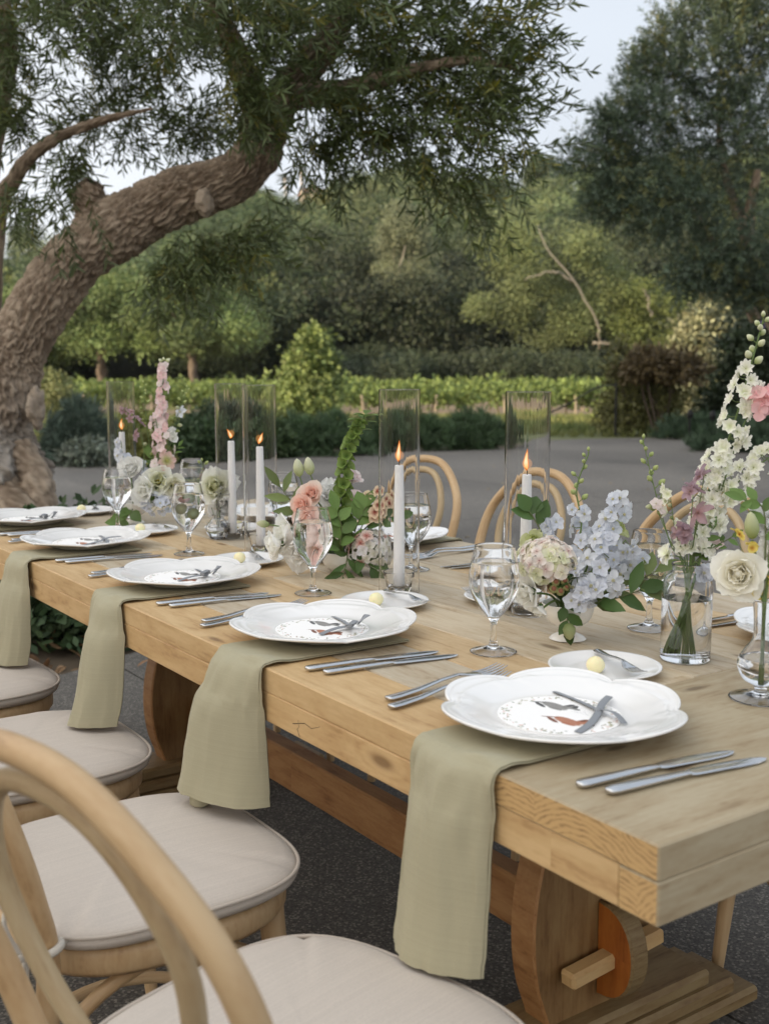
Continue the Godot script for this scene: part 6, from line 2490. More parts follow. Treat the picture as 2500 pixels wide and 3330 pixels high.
func flowers() -> void:
	# vessels
	var bowl := [Vector2(0.0003, 0.0), Vector2(0.030, 0.0), Vector2(0.031, 0.002), Vector2(0.026, 0.006), Vector2(0.012, 0.013), Vector2(0.0115, 0.018), Vector2(0.022, 0.023), Vector2(0.036, 0.033), Vector2(0.043, 0.046), Vector2(0.046, 0.061), Vector2(0.0465, 0.0635), Vector2(0.0445, 0.0635), Vector2(0.0415, 0.048), Vector2(0.034, 0.036), Vector2(0.018, 0.027), Vector2(0.0003, 0.025)]
	var footed := vase_lathe(bowl, 90)
	var round_bowl := vase_lathe([Vector2(0.0003, 0.001), Vector2(0.022, 0.0), Vector2(0.025, 0.002), Vector2(0.037, 0.010), Vector2(0.046, 0.024), Vector2(0.050, 0.042), Vector2(0.0505, 0.047), Vector2(0.0488, 0.047), Vector2(0.044, 0.026), Vector2(0.034, 0.013), Vector2(0.0003, 0.008)], 80)
	var soil := MB.new()
	soil.col = Color(0.03, 0.045, 0.015)
	soil.ball(Vector3(0, 0.045, 0), Vector3(0.040, 0.012, 0.040), 16, 8)
	var moss := soil.commit()
	var v1 := thing("flower_bowl", "cream footed bowl holding the blue delphiniums, near the nearest hurricane glass", "flower bowl", Vector3(0.324, 0.761, -1.940), 0.3)
	put("bowl", footed, M.cream, v1)
	put("moss", moss, M.stalk, v1)
	var v2 := thing("flower_bowl", "low round cream bowl holding the peach roses and green bells", "flower bowl", Vector3(-0.099, 0.761, -2.592), 0.3)
	put("bowl", round_bowl, M.cream, v2)
	put("moss", moss, M.stalk, v2)
	var v3 := thing("flower_bowl", "cream footed bowl holding white lisianthus and pink larkspur, farthest from the camera", "flower bowl", Vector3(-0.769, 0.761, -3.412), 0.3)
	put("bowl", footed, M.cream, v3)
	put("moss", moss, M.stalk, v3)
	var v4 := thing("vase", "clear glass bottle vase half full of water with green stems", "vase", Vector3(0.494, 0.761, -1.798), 0.3)
	put("glass", vase_lathe([Vector2(0.0003, 0.0), Vector2(0.034, 0.0), Vector2(0.0395, 0.002), Vector2(0.0405, 0.008), Vector2(0.0405, 0.05), Vector2(0.0405, 0.10), Vector2(0.0402, 0.122), Vector2(0.036, 0.136), Vector2(0.0275, 0.144), Vector2(0.025, 0.150), Vector2(0.0265, 0.158), Vector2(0.0255, 0.1605), Vector2(0.0238, 0.158), Vector2(0.0228, 0.150), Vector2(0.0255, 0.1425), Vector2(0.034, 0.134), Vector2(0.0376, 0.121), Vector2(0.038, 0.10), Vector2(0.038, 0.05), Vector2(0.038, 0.014), Vector2(0.034, 0.0095), Vector2(0.0003, 0.009)], 130), M.glass, v4)
	put("water", vase_lathe([Vector2(0.0003, 0.0088), Vector2(0.034, 0.0093), Vector2(0.0383, 0.0145), Vector2(0.0383, 0.05), Vector2(0.0383, 0.099), Vector2(0.0383, 0.1025), Vector2(0.037, 0.1028), Vector2(0.02, 0.1024), Vector2(0.0003, 0.1024)], 60), M.water, v4)
	var v5 := thing("vase", "clear glass bud vase with a round bulb on a wide foot, at the right edge", "vase", Vector3(0.545, 0.761, -1.578), 0.3)
	put("glass", vase_lathe([Vector2(0.0003, 0.005), Vector2(0.02, 0.004), Vector2(0.038, 0.0008), Vector2(0.0425, 0.0), Vector2(0.044, 0.0012), Vector2(0.043, 0.0026), Vector2(0.02, 0.0068), Vector2(0.009, 0.012), Vector2(0.012, 0.02), Vector2(0.027, 0.03), Vector2(0.034, 0.046), Vector2(0.033, 0.060), Vector2(0.025, 0.074), Vector2(0.015, 0.088), Vector2(0.0135, 0.11), Vector2(0.016, 0.142), Vector2(0.0165, 0.144), Vector2(0.0145, 0.143), Vector2(0.0118, 0.11), Vector2(0.0132, 0.089), Vector2(0.0235, 0.073), Vector2(0.0312, 0.06), Vector2(0.0322, 0.046), Vector2(0.0255, 0.0315), Vector2(0.011, 0.0235), Vector2(0.0003, 0.022)], 130), M.glass, v5)
	put("water", vase_lathe([Vector2(0.0003, 0.0217), Vector2(0.0112, 0.0232), Vector2(0.0258, 0.0312), Vector2(0.0325, 0.046), Vector2(0.0315, 0.06), Vector2(0.0312, 0.0612), Vector2(0.03, 0.0614), Vector2(0.015, 0.0612), Vector2(0.0003, 0.0612)], 60), M.water, v5)
	var v6 := thing("vase", "small round clear glass bud vase behind the third goblet", "vase", Vector3(-0.464, 0.761, -3.098), 0.3)
	put("glass", vase_lathe([Vector2(0.0003, 0.0), Vector2(0.018, 0.0), Vector2(0.026, 0.006), Vector2(0.034, 0.022), Vector2(0.032, 0.038), Vector2(0.02, 0.053), Vector2(0.015, 0.058), Vector2(0.0165, 0.066), Vector2(0.0155, 0.067), Vector2(0.0135, 0.058), Vector2(0.019, 0.051), Vector2(0.03, 0.037), Vector2(0.032, 0.022), Vector2(0.0245, 0.008), Vector2(0.0003, 0.006)], 90), M.glass, v6)
	put("water", vase_lathe([Vector2(0.0003, 0.0058), Vector2(0.0248, 0.0078), Vector2(0.0323, 0.022), Vector2(0.0312, 0.034), Vector2(0.03, 0.0343), Vector2(0.0003, 0.0341)], 50), M.water, v6)
	# floret kinds
	var blue := [floret(5, 0.0195, 0.44, 0.22, Color(0.70, 0.73, 0.79), Color(0.72, 0.75, 0.82), Color(0.75, 0.70, 0.42), 0.0032), floret(5, 0.018, 0.46, 0.5, Color(0.76, 0.77, 0.81), Color(0.76, 0.78, 0.84), Color(0.72, 0.70, 0.5), 0.003), floret(5, 0.02, 0.40, 0.05, Color(0.80, 0.81, 0.84), Color(0.80, 0.82, 0.86), Color(0.70, 0.66, 0.40), 0.0034)]
	var pink := [floret(5, 0.0165, 0.46, 0.3, Color(0.88, 0.74, 0.68), Color(0.88, 0.64, 0.63), Color(0.70, 0.62, 0.35), 0.002), floret(6, 0.017, 0.46, 0.6, Color(0.90, 0.80, 0.75), Color(0.90, 0.74, 0.72), Color(0.72, 0.66, 0.40), 0.002), floret(5, 0.016, 0.48, 0.2, Color(0.91, 0.85, 0.80), Color(0.92, 0.81, 0.78), Color(0.70, 0.66, 0.4), 0.002)]
	var white := [floret(7, 0.0175, 0.30, 0.45, Color(0.84, 0.85, 0.66), Color(0.93, 0.92, 0.83), Color(0.45, 0.5, 0.15), 0.002), floret(9, 0.018, 0.26, 0.7, Color(0.85, 0.86, 0.68), Color(0.94, 0.92, 0.84), Color(0.5, 0.5, 0.2), 0.002), floret(6, 0.016, 0.38, 0.9, Color(0.80, 0.83, 0.58), Color(0.92, 0.91, 0.80), Color(0.45, 0.5, 0.15), 0.0)]
	var hyd_cream := [floret(4, 0.0125, 0.54, 0.2, Color(0.84, 0.80, 0.60), Color(0.91, 0.84, 0.73), Color(0.6, 0.35, 0.35), 0.0009), floret(4, 0.013, 0.54, 0.35, Color(0.78, 0.80, 0.52), Color(0.86, 0.85, 0.64), Color(0.6, 0.6, 0.3), 0.0009), floret(4, 0.0125, 0.54, 0.1, Color(0.84, 0.68, 0.62), Color(0.92, 0.85, 0.79), Color(0.55, 0.2, 0.25), 0.0010)]
	var hyd_pink := [floret(4, 0.012, 0.52, 0.2, Color(0.78, 0.76, 0.62), Color(0.84, 0.80, 0.73), Color(0.6, 0.5, 0.4), 0.001), floret(5, 0.014, 0.48, 0.25, Color(0.66, 0.30, 0.24), Color(0.83, 0.68, 0.60), Color(0.5, 0.15, 0.15), 0.0014), floret(4, 0.012, 0.52, 0.3, Color(0.80, 0.78, 0.72), Color(0.82, 0.78, 0.79), Color(0.5, 0.4, 0.5), 0.001)]
	var phlox := [floret(5, 0.0165, 0.46, 0.05, Color(0.38, 0.06, 0.06), Color(0.88, 0.76, 0.54), Color(0.30, 0.04, 0.04), 0.0016), floret(5, 0.0155, 0.46, 0.15, Color(0.42, 0.10, 0.07), Color(0.87, 0.70, 0.50), Color(0.32, 0.05, 0.04), 0.0016)]
	var mauve := [floret(5, 0.019, 0.3, 0.35, Color(0.44, 0.28, 0.29), Color(0.46, 0.33, 0.38), Color(0.6, 0.45, 0.3), 0.002), floret(5, 0.02, 0.3, -0.1, Color(0.46, 0.27, 0.27), Color(0.45, 0.31, 0.33), Color(0.5, 0.3, 0.25), 0.002)]
	var pea := [floret(3, 0.019, 0.62, 0.3, Color(0.90, 0.60, 0.57), Color(0.88, 0.54, 0.54), Color(0.7, 0.4, 0.4), 0.0), floret(3, 0.018, 0.62, 0.9, Color(0.91, 0.68, 0.65), Color(0.90, 0.60, 0.59), Color(0.7, 0.4, 0.4), 0.0)]
	var yellow := [floret(4, 0.0125, 0.55, 0.3, Color(0.66, 0.34, 0.05), Color(0.80, 0.64, 0.14), Color(0.5, 0.15, 0.02), 0.0016), floret(3, 0.012, 0.6, 0.9, Color(0.66, 0.36, 0.06), Color(0.82, 0.68, 0.18), Color(0.5, 0.1, 0.02), 0.0)]
	var hell := [floret(6, 0.032, 0.34, 0.15, Color(0.52, 0.55, 0.22), Color(0.74, 0.52, 0.46), Color(0.62, 0.6, 0.2), 0.005)]
	var green_bud := bud_mesh(0.0042, 0.012, Color(0.20, 0.27, 0.07), Color(0.42, 0.46, 0.18))
	var pale_bud := bud_mesh(0.0055, 0.015, Color(0.30, 0.36, 0.12), Color(0.72, 0.72, 0.50))
	var no_eye := Color(0, 0, 0, 0)
	var yolk := Color(0.60, 0.50, 0.10, 1.0)
	var cream_a := Color(0.94, 0.93, 0.85)
	var cream_b := Color(0.965, 0.96, 0.93)
	spike("delphinium", "tallest blue delphinium stem, its green bud tip above the bowl", "flower", "blue delphiniums in the cream footed bowl", [Vector3(0.324, 0.798, -1.940), Vector3(0.334, 0.892, -1.947), Vector3(0.347, 0.965, -1.957), Vector3(0.340, 1.024, -1.974), Vector3(0.362, 1.087, -1.983)], blue, 0.30, 0.62, 10, 0.022, 0.95, 9, green_bud, 0.0022, 0.40)
	spike("delphinium", "blue delphinium stem leaning right beside the tallest one", "flower", "blue delphiniums in the cream footed bowl", [Vector3(0.324, 0.798, -1.940), Vector3(0.357, 0.894, -1.937), Vector3(0.394, 0.958, -1.946), Vector3(0.418, 1.006, -1.952)], blue, 0.42, 1.00, 13, 0.028, 1.05, 0, green_bud, 0.0022, 0.40)
	spike("delphinium", "blue delphinium stem in the middle front of the bowl, flowers facing the camera", "flower", "blue delphiniums in the cream footed bowl", [Vector3(0.324, 0.798, -1.940), Vector3(0.345, 0.863, -1.903), Vector3(0.369, 0.911, -1.909), Vector3(0.391, 0.942, -1.918)], blue, 0.30, 1.00, 12, 0.030, 1.08, 0, green_bud, 0.0020, 0.80)
	spike("delphinium", "blue delphinium stem drooping low over the bowl's right side", "flower", "blue delphiniums in the cream footed bowl", [Vector3(0.324, 0.798, -1.940), Vector3(0.345, 0.855, -1.902), Vector3(0.366, 0.857, -1.892), Vector3(0.393, 0.873, -1.894)], blue, 0.20, 1.00, 12, 0.028, 1.05, 0, green_bud, 0.0020, 0.80)
	spike("delphinium", "blue delphinium stem reaching far right over the table", "flower", "blue delphiniums in the cream footed bowl", [Vector3(0.324, 0.798, -1.940), Vector3(0.391, 0.872, -1.944), Vector3(0.424, 0.888, -1.946), Vector3(0.461, 0.904, -1.949)], blue, 0.42, 1.00, 12, 0.024, 1.00, 0, green_bud, 0.0022, 0.40)
	spike("delphinium", "blue delphinium stem at the bowl's left, one flower before the hurricane glass", "flower", "blue delphiniums in the cream footed bowl", [Vector3(0.324, 0.798, -1.940), Vector3(0.307, 0.890, -1.957), Vector3(0.300, 0.939, -1.963), Vector3(0.295, 0.965, -1.967)], blue, 0.60, 1.00, 5, 0.014, 1.05, 0, green_bud, 0.0022, 0.40)
	flower_head("hydrangea", "cream and blush hydrangea head left in the blue delphinium bowl", "flower", [Vector3(0.319, 0.798, -1.938), Vector3(0.307, 0.867, -1.931), Vector3(0.282, 0.900, -1.923)], 0.048, 66, hyd_cream, 1.12, 0.85)
	spike("delphinium", "blue delphinium stem between the tallest one and the right hand leaves", "flower", "blue delphiniums in the cream footed bowl", [Vector3(0.324, 0.798, -1.940), Vector3(0.359, 0.879, -1.925), Vector3(0.396, 0.911, -1.929), Vector3(0.421, 0.939, -1.933)], blue, 0.30, 1.00, 11, 0.028, 1.05, 0, green_bud, 0.0020, 0.60)
	spike("delphinium", "blue delphinium low at the front of the bowl above the hanging leaves", "flower", "blue delphiniums in the cream footed bowl", [Vector3(0.324, 0.798, -1.940), Vector3(0.328, 0.851, -1.901), Vector3(0.337, 0.869, -1.888)], blue, 0.40, 1.00, 9, 0.030, 1.05, 0, green_bud, 0.0020, 0.90)
	bloom("sweet_pea_bloom", "pale green ruffled bloom behind the blue flowers on the right", "flower", "", [Vector3(0.335, 0.798, -1.943), Vector3(0.360, 0.894, -1.953), Vector3(0.414, 0.955, -1.965)], Vector3(0.600, 0.500, 0.300), 0.0260, 6, 1.25, 0.120, Color(0.55, 0.60, 0.22), Color(0.72, 0.74, 0.45), no_eye)
	bloom("sweet_pea_bloom", "pale green ruffled bloom under the dark leaf by the hurricane glass", "flower", "", [Vector3(0.317, 0.798, -1.943), Vector3(0.299, 0.883, -1.951), Vector3(0.262, 0.932, -1.962)], Vector3(-0.500, 0.300, 0.600), 0.0220, 6, 1.20, 0.120, Color(0.50, 0.55, 0.20), Color(0.66, 0.68, 0.40), no_eye)
	bloom("white_bloom", "white bloom with hanging petals at the delphinium bowl's left rim", "flower", "", [Vector3(0.314, 0.798, -1.935), Vector3(0.292, 0.841, -1.921), Vector3(0.244, 0.850, -1.901)], Vector3(-0.750, -0.150, 0.500), 0.0300, 8, 1.10, 0.080, cream_a, cream_b, no_eye)
	bloom("white_bloom", "small white bloom drooping under the hydrangea", "flower", "", [Vector3(0.317, 0.798, -1.934), Vector3(0.300, 0.835, -1.914), Vector3(0.265, 0.822, -1.887)], Vector3(-0.350, -0.800, 0.400), 0.0200, 6, 0.80, 0.100, cream_a, cream_b, no_eye)
	leaf_sprig("leaf_sprig", "dark leaf pair curling beside the hurricane glass over the hydrangea", [Vector3(0.324, 0.798, -1.940), Vector3(0.295, 0.906, -1.959), Vector3(0.274, 0.955, -1.965), Vector3(0.256, 0.984, -1.969)], 4, 0.045, 0.032, Color(0.065, 0.115, 0.032), 0.72, true, Vector3(0.000, 0.600, 0.800))
	leaf_sprig("leaf_sprig", "long leafy branch pointing right out of the delphinium bowl", [Vector3(0.324, 0.798, -1.940), Vector3(0.369, 0.841, -1.910), Vector3(0.418, 0.861, -1.913), Vector3(0.470, 0.885, -1.916)], 7, 0.062, 0.026, Color(0.14, 0.18, 0.06), 0.30, true, Vector3(0.000, 0.600, 0.800))
	leaf_sprig("leaf_sprig", "second leafy branch below it, lying close to the table", [Vector3(0.324, 0.798, -1.940), Vector3(0.368, 0.835, -1.899), Vector3(0.404, 0.843, -1.900), Vector3(0.440, 0.855, -1.902)], 5, 0.058, 0.026, Color(0.065, 0.115, 0.032), 0.35, true, Vector3(0.000, 0.600, 0.800))
	leaf_sprig("leaf_sprig", "leaves hanging over the front rim of the delphinium bowl", [Vector3(0.324, 0.823, -1.940), Vector3(0.307, 0.848, -1.896), Vector3(0.312, 0.822, -1.887), Vector3(0.315, 0.797, -1.884)], 6, 0.035, 0.020, Color(0.065, 0.115, 0.032), 0.30, true, Vector3(0.000, 0.100, 1.000))
	leaf_sprig("leaf_sprig", "dark leaves in the heart of the delphinium bowl", [Vector3(0.324, 0.798, -1.940), Vector3(0.316, 0.851, -1.901), Vector3(0.306, 0.877, -1.895)], 6, 0.040, 0.024, Color(0.065, 0.115, 0.032), 0.20, true, Vector3(0.000, 0.600, 0.800))
	var bs := thing("berry_sprig", "cluster of small brown and green berries over the bowl rim", "berries", Vector3(0.324, 0.823, -1.940))
	stem_to(bs, [Vector3(0.324, 0.823, -1.940), Vector3(0.306, 0.861, -1.893)], 0.0015, 0.001)
	for q: Vector3 in [Vector3(-0.031, 0.049, 0.051), Vector3(-0.016, 0.051, 0.051), Vector3(-0.035, 0.037, 0.053), Vector3(-0.023, 0.033, 0.053), Vector3(-0.012, 0.041, 0.052)]:
		var m2 := MB.new()
		m2.col = Color(0.26, 0.25, 0.10)
		m2.ball(q, Vector3.ONE * 0.0075, 12, 8)
		m2.col = Color(0.22, 0.08, 0.04)
		m2.ball(q + Vector3(0, 0.002, 0.0045), Vector3.ONE * 0.0046, 10, 6)
		put("berry", m2.commit(), M.stalk, bs)
	var hb := put("bud", bud_mesh(0.012, 0.03, Color(0.26, 0.32, 0.10), Color(0.62, 0.64, 0.36)), M.petal, self, Vector3(0.315, 0.802, -1.885))
	hb.basis = facing(Vector3(0.1, -1, 0.2))
	tag(hb, "pale green bud hanging before the footed bowl", "flower bud")
	bloom("rose", "open peach rose, topmost of the three peach roses", "flower", "peach roses left in the round bowl", [Vector3(-0.107, 0.789, -2.588), Vector3(-0.127, 0.884, -2.574), Vector3(-0.168, 0.949, -2.556)], Vector3(-0.100, 0.350, 0.900), 0.0290, 17, 0.95, 0.030, Color(0.94, 0.60, 0.48), Color(0.95, 0.82, 0.73), no_eye)
	bloom("rose", "peach rose at left, middle of the three peach roses", "flower", "peach roses left in the round bowl", [Vector3(-0.110, 0.789, -2.586), Vector3(-0.135, 0.871, -2.565), Vector3(-0.189, 0.924, -2.538)], Vector3(-0.500, 0.200, 0.850), 0.0270, 16, 0.85, 0.030, Color(0.94, 0.60, 0.48), Color(0.94, 0.70, 0.60), no_eye)
	bloom("rose", "peach rose lowest of the three, seen through the goblet rim", "flower", "peach roses left in the round bowl", [Vector3(-0.108, 0.789, -2.584), Vector3(-0.130, 0.855, -2.558), Vector3(-0.175, 0.891, -2.524)], Vector3(-0.300, 0.250, 0.900), 0.0320, 17, 0.95, 0.030, Color(0.94, 0.60, 0.48), Color(0.94, 0.73, 0.64), no_eye)
	bloom("lisianthus", "frilled white bloom right behind the topmost peach rose", "flower", "white lisianthus in the rose bowl", [Vector3(-0.102, 0.789, -2.593), Vector3(-0.111, 0.881, -2.594), Vector3(-0.128, 0.945, -2.596)], Vector3(0.100, 0.550, 0.700), 0.0370, 12, 1.15, 0.140, cream_b, Color(0.85, 0.85, 0.84), no_eye)
	bloom("rose", "blush pink rose high up right of the green bells", "flower", "", [Vector3(-0.096, 0.789, -2.596), Vector3(-0.089, 0.900, -2.607), Vector3(-0.075, 0.981, -2.621)], Vector3(0.400, 0.700, 0.300), 0.0280, 13, 0.60, 0.050, Color(0.90, 0.76, 0.73), Color(0.93, 0.85, 0.84), no_eye)
	bloom("rose", "blush pink rose below, half behind the green bells", "flower", "", [Vector3(-0.094, 0.789, -2.594), Vector3(-0.084, 0.870, -2.600), Vector3(-0.060, 0.921, -2.608)], Vector3(0.300, 0.500, 0.600), 0.0300, 14, 0.70, 0.040, Color(0.89, 0.70, 0.67), Color(0.92, 0.80, 0.78), no_eye)
	bloom("lisianthus", "white lisianthus lying left over the table, upper one", "flower", "white lisianthus in the rose bowl", [Vector3(-0.115, 0.789, -2.587), Vector3(-0.152, 0.839, -2.569), Vector3(-0.232, 0.861, -2.545)], Vector3(-0.750, 0.100, 0.400), 0.0400, 9, 0.90, 0.060, cream_a, cream_b, no_eye)
	bloom("lisianthus", "white lisianthus lying left over the table, lower one", "flower", "white lisianthus in the rose bowl", [Vector3(-0.117, 0.789, -2.585), Vector3(-0.160, 0.825, -2.562), Vector3(-0.253, 0.833, -2.531)], Vector3(-0.850, -0.100, 0.350), 0.0370, 8, 0.80, 0.060, cream_a, cream_b, no_eye)
	bloom("lisianthus", "frilled white bloom hanging beside the bowl behind the second goblet", "flower", "white lisianthus in the rose bowl", [Vector3(-0.111, 0.789, -2.583), Vector3(-0.138, 0.820, -2.553), Vector3(-0.195, 0.820, -2.514)], Vector3(-0.500, -0.250, 0.700), 0.0480, 12, 1.10, 0.120, cream_b, Color(0.85, 0.83, 0.78), no_eye)
	bloom("rose", "small pink rose between the white blooms behind the goblet", "flower", "", [Vector3(-0.112, 0.789, -2.585), Vector3(-0.142, 0.831, -2.562), Vector3(-0.206, 0.843, -2.532)], Vector3(-0.600, 0.200, 0.700), 0.0200, 11, 0.70, 0.040, Color(0.78, 0.5, 0.46), Color(0.82, 0.66, 0.62), no_eye)
	bells("tall stem of green bells of Ireland curving right at its tip", [Vector3(-0.099, 0.789, -2.592), Vector3(-0.099, 0.877, -2.577), Vector3(-0.095, 0.963, -2.588), Vector3(-0.084, 1.043, -2.599), Vector3(-0.063, 1.093, -2.605), Vector3(-0.044, 1.128, -2.610)])
	var lb0 := thing("lisianthus_bud", "closed white lisianthus bud, left one of two above the roses", "flower bud", Vector3(-0.099, 0.789, -2.592))
	stem_to(lb0, [Vector3(-0.099, 0.789, -2.592), Vector3(-0.151, 0.899, -2.580), Vector3(-0.182, 0.943, -2.596), Vector3(-0.197, 0.983, -2.601)], 0.0018, 0.0014)
	put("bud", bud_mesh(0.0125, 0.044, Color(0.48, 0.54, 0.24), Color(0.80, 0.79, 0.62)), M.petal, lb0, Vector3(-0.098, 0.194, -0.009)).basis = facing(Vector3(-0.15, 1, 0.1))
	var lb1 := thing("lisianthus_bud", "closed white lisianthus bud, right one of two above the roses", "flower bud", Vector3(-0.099, 0.789, -2.592))
	stem_to(lb1, [Vector3(-0.099, 0.789, -2.592), Vector3(-0.151, 0.899, -2.580), Vector3(-0.157, 0.948, -2.596), Vector3(-0.172, 0.987, -2.602)], 0.0018, 0.0014)
	put("bud", bud_mesh(0.0125, 0.044, Color(0.48, 0.54, 0.24), Color(0.80, 0.79, 0.62)), M.petal, lb1, Vector3(-0.073, 0.198, -0.009)).basis = facing(Vector3(-0.15, 1, 0.1))
	var lb2 := thing("lisianthus_bud", "closed lisianthus bud pointing left past the candles", "flower bud", Vector3(-0.099, 0.789, -2.592))
	stem_to(lb2, [Vector3(-0.099, 0.789, -2.592), Vector3(-0.181, 0.861, -2.545), Vector3(-0.224, 0.871, -2.546), Vector3(-0.264, 0.878, -2.547)], 0.0018, 0.0014)
	put("bud", bud_mesh(0.009, 0.03, Color(0.30, 0.38, 0.14), Color(0.74, 0.70, 0.48)), M.petal, lb2, Vector3(-0.165, 0.089, 0.045)).basis = facing(Vector3(-1, 0.15, 0.1))
	spike("phlox", "cream phlox with burgundy eyes by the second hurricane glass", "flower", "", [Vector3(-0.099, 0.789, -2.592), Vector3(-0.044, 0.856, -2.574), Vector3(-0.009, 0.907, -2.561), Vector3(0.002, 0.952, -2.567)], phlox, 0.55, 1.00, 11, 0.030, 1.00, 0, green_bud, 0.0018, 0.90)
	spike("phlox", "single cream phlox flower left of the phlox cluster", "flower", "", [Vector3(-0.099, 0.789, -2.592), Vector3(-0.049, 0.877, -2.577), Vector3(-0.036, 0.940, -2.575)], phlox, 0.96, 1.00, 2, 0.006, 1.10, 0, green_bud, 0.0016, 0.90)
	flower_head("hydrangea", "white and pink hydrangea head hanging right of the round bowl", "flower", [Vector3(-0.091, 0.789, -2.588), Vector3(-0.072, 0.820, -2.576), Vector3(-0.033, 0.815, -2.559)], 0.048, 58, hyd_pink, 1.10, 0.95)
	leaf_sprig("leaf_sprig", "olive green leaf branch pointing up left beside the roses", [Vector3(-0.099, 0.789, -2.592), Vector3(-0.161, 0.879, -2.567), Vector3(-0.204, 0.917, -2.567), Vector3(-0.240, 0.963, -2.568)], 6, 0.062, 0.024, Color(0.14, 0.18, 0.06), 0.45, true, Vector3(0.000, 0.600, 0.800))
	leaf_sprig("leaf_sprig", "green leaves filling the rose bowl under the green bells", [Vector3(-0.099, 0.789, -2.592), Vector3(-0.075, 0.843, -2.553), Vector3(-0.059, 0.886, -2.558), Vector3(-0.043, 0.917, -2.562)], 9, 0.050, 0.034, Color(0.11, 0.18, 0.045), 0.15, true, Vector3(0.000, 0.600, 0.800))
	leaf_sprig("leaf_sprig", "green leaves between the green bells and the goblet", [Vector3(-0.099, 0.789, -2.592), Vector3(-0.102, 0.829, -2.541), Vector3(-0.098, 0.872, -2.541), Vector3(-0.109, 0.909, -2.546)], 9, 0.048, 0.032, Color(0.11, 0.18, 0.045), 0.15, true, Vector3(0.000, 0.600, 0.800))
	leaf_sprig("leaf_sprig", "leafy stem reaching right under the phlox", [Vector3(-0.099, 0.789, -2.592), Vector3(-0.043, 0.870, -2.556), Vector3(-0.001, 0.892, -2.549), Vector3(0.033, 0.897, -2.550)], 7, 0.040, 0.024, Color(0.065, 0.115, 0.032), 0.35, true, Vector3(0.000, 0.600, 0.800))
	leaf_sprig("leaf_sprig", "narrow dark leaves hanging over the round bowl to the table", [Vector3(-0.099, 0.808, -2.592), Vector3(-0.085, 0.810, -2.528), Vector3(-0.090, 0.780, -2.514), Vector3(-0.097, 0.758, -2.506)], 7, 0.055, 0.016, Color(0.065, 0.115, 0.032), 0.30, true, Vector3(0.300, 0.100, 1.000))
	leaf_sprig("leaf_sprig", "dark leaves low right of the round bowl", [Vector3(-0.099, 0.808, -2.592), Vector3(-0.059, 0.818, -2.539), Vector3(-0.032, 0.784, -2.520)], 5, 0.050, 0.024, Color(0.065, 0.115, 0.032), 0.30, true, Vector3(0.200, 0.300, 1.000))
	spike("larkspur", "tall pink larkspur spike rising above the far hurricane glass", "flower", "", [Vector3(-0.769, 0.798, -3.412), Vector3(-0.698, 0.944, -3.436), Vector3(-0.687, 1.056, -3.451), Vector3(-0.681, 1.155, -3.464), Vector3(-0.678, 1.248, -3.476)], pink, 0.50, 0.98, 46, 0.017, 0.95, 3, pale_bud, 0.0030, 0.50)
	spike("larkspur", "loose pink larkspur branch below the tall pink spike", "flower", "", [Vector3(-0.769, 0.798, -3.412), Vector3(-0.697, 0.889, -3.409), Vector3(-0.687, 1.001, -3.423), Vector3(-0.701, 1.088, -3.435)], pink, 0.35, 1.00, 17, 0.022, 1.00, 0, pale_bud, 0.0022, 0.40)
	spike("larkspur", "short pink larkspur stem right of the tall spike", "flower", "", [Vector3(-0.769, 0.798, -3.412), Vector3(-0.677, 0.917, -3.412), Vector3(-0.659, 1.057, -3.441)], pink, 0.62, 1.00, 8, 0.020, 1.00, 0, pale_bud, 0.0022, 0.40)
	spike("budded_spray", "green budded stem left of the tall pink spike", "flower", "", [Vector3(-0.769, 0.798, -3.412), Vector3(-0.720, 0.929, -3.434), Vector3(-0.730, 1.056, -3.451), Vector3(-0.741, 1.184, -3.467)], [green_bud, pale_bud], 0.35, 0.80, 12, 0.012, 1.20, 7, green_bud, 0.0018, 0.40)
	spike("budded_spray", "thin green budded stem leaning right of the pink spike", "flower", "", [Vector3(-0.769, 0.798, -3.412), Vector3(-0.681, 0.929, -3.434), Vector3(-0.644, 1.064, -3.452), Vector3(-0.606, 1.169, -3.466)], [green_bud, pale_bud], 0.60, 0.80, 6, 0.012, 1.20, 7, green_bud, 0.0016, 0.40)
	spike("mauve_sprig", "dusky mauve sprig before the farthest hurricane glass", "flower", "", [Vector3(-0.769, 0.798, -3.412), Vector3(-0.734, 0.945, -3.416), Vector3(-0.751, 1.051, -3.430), Vector3(-0.794, 1.111, -3.428)], mauve, 0.55, 1.00, 10, 0.018, 0.85, 0, green_bud, 0.0016, 0.40)
	spike("delphinium", "blue delphinium at the far bowl's left, before the far candle", "flower", "blue delphiniums in the far bowl", [Vector3(-0.769, 0.798, -3.412), Vector3(-0.772, 0.889, -3.409), Vector3(-0.794, 0.960, -3.408), Vector3(-0.802, 1.013, -3.415)], blue, 0.50, 1.00, 9, 0.022, 0.98, 0, green_bud, 0.0020, 0.70)
	spike("delphinium", "blue delphinium hanging over the far bowl's front", "flower", "blue delphiniums in the far bowl", [Vector3(-0.769, 0.798, -3.412), Vector3(-0.707, 0.831, -3.361), Vector3(-0.677, 0.818, -3.349), Vector3(-0.645, 0.825, -3.350)], blue, 0.25, 1.00, 16, 0.030, 1.00, 0, green_bud, 0.0020, 0.70)
	spike("delphinium", "blue delphinium behind the round white ranunculus of the far bowl", "flower", "blue delphiniums in the far bowl", [Vector3(-0.769, 0.798, -3.412), Vector3(-0.738, 0.887, -3.429), Vector3(-0.747, 0.944, -3.436)], blue, 0.50, 1.00, 7, 0.022, 1.00, 0, green_bud, 0.0020, 0.50)
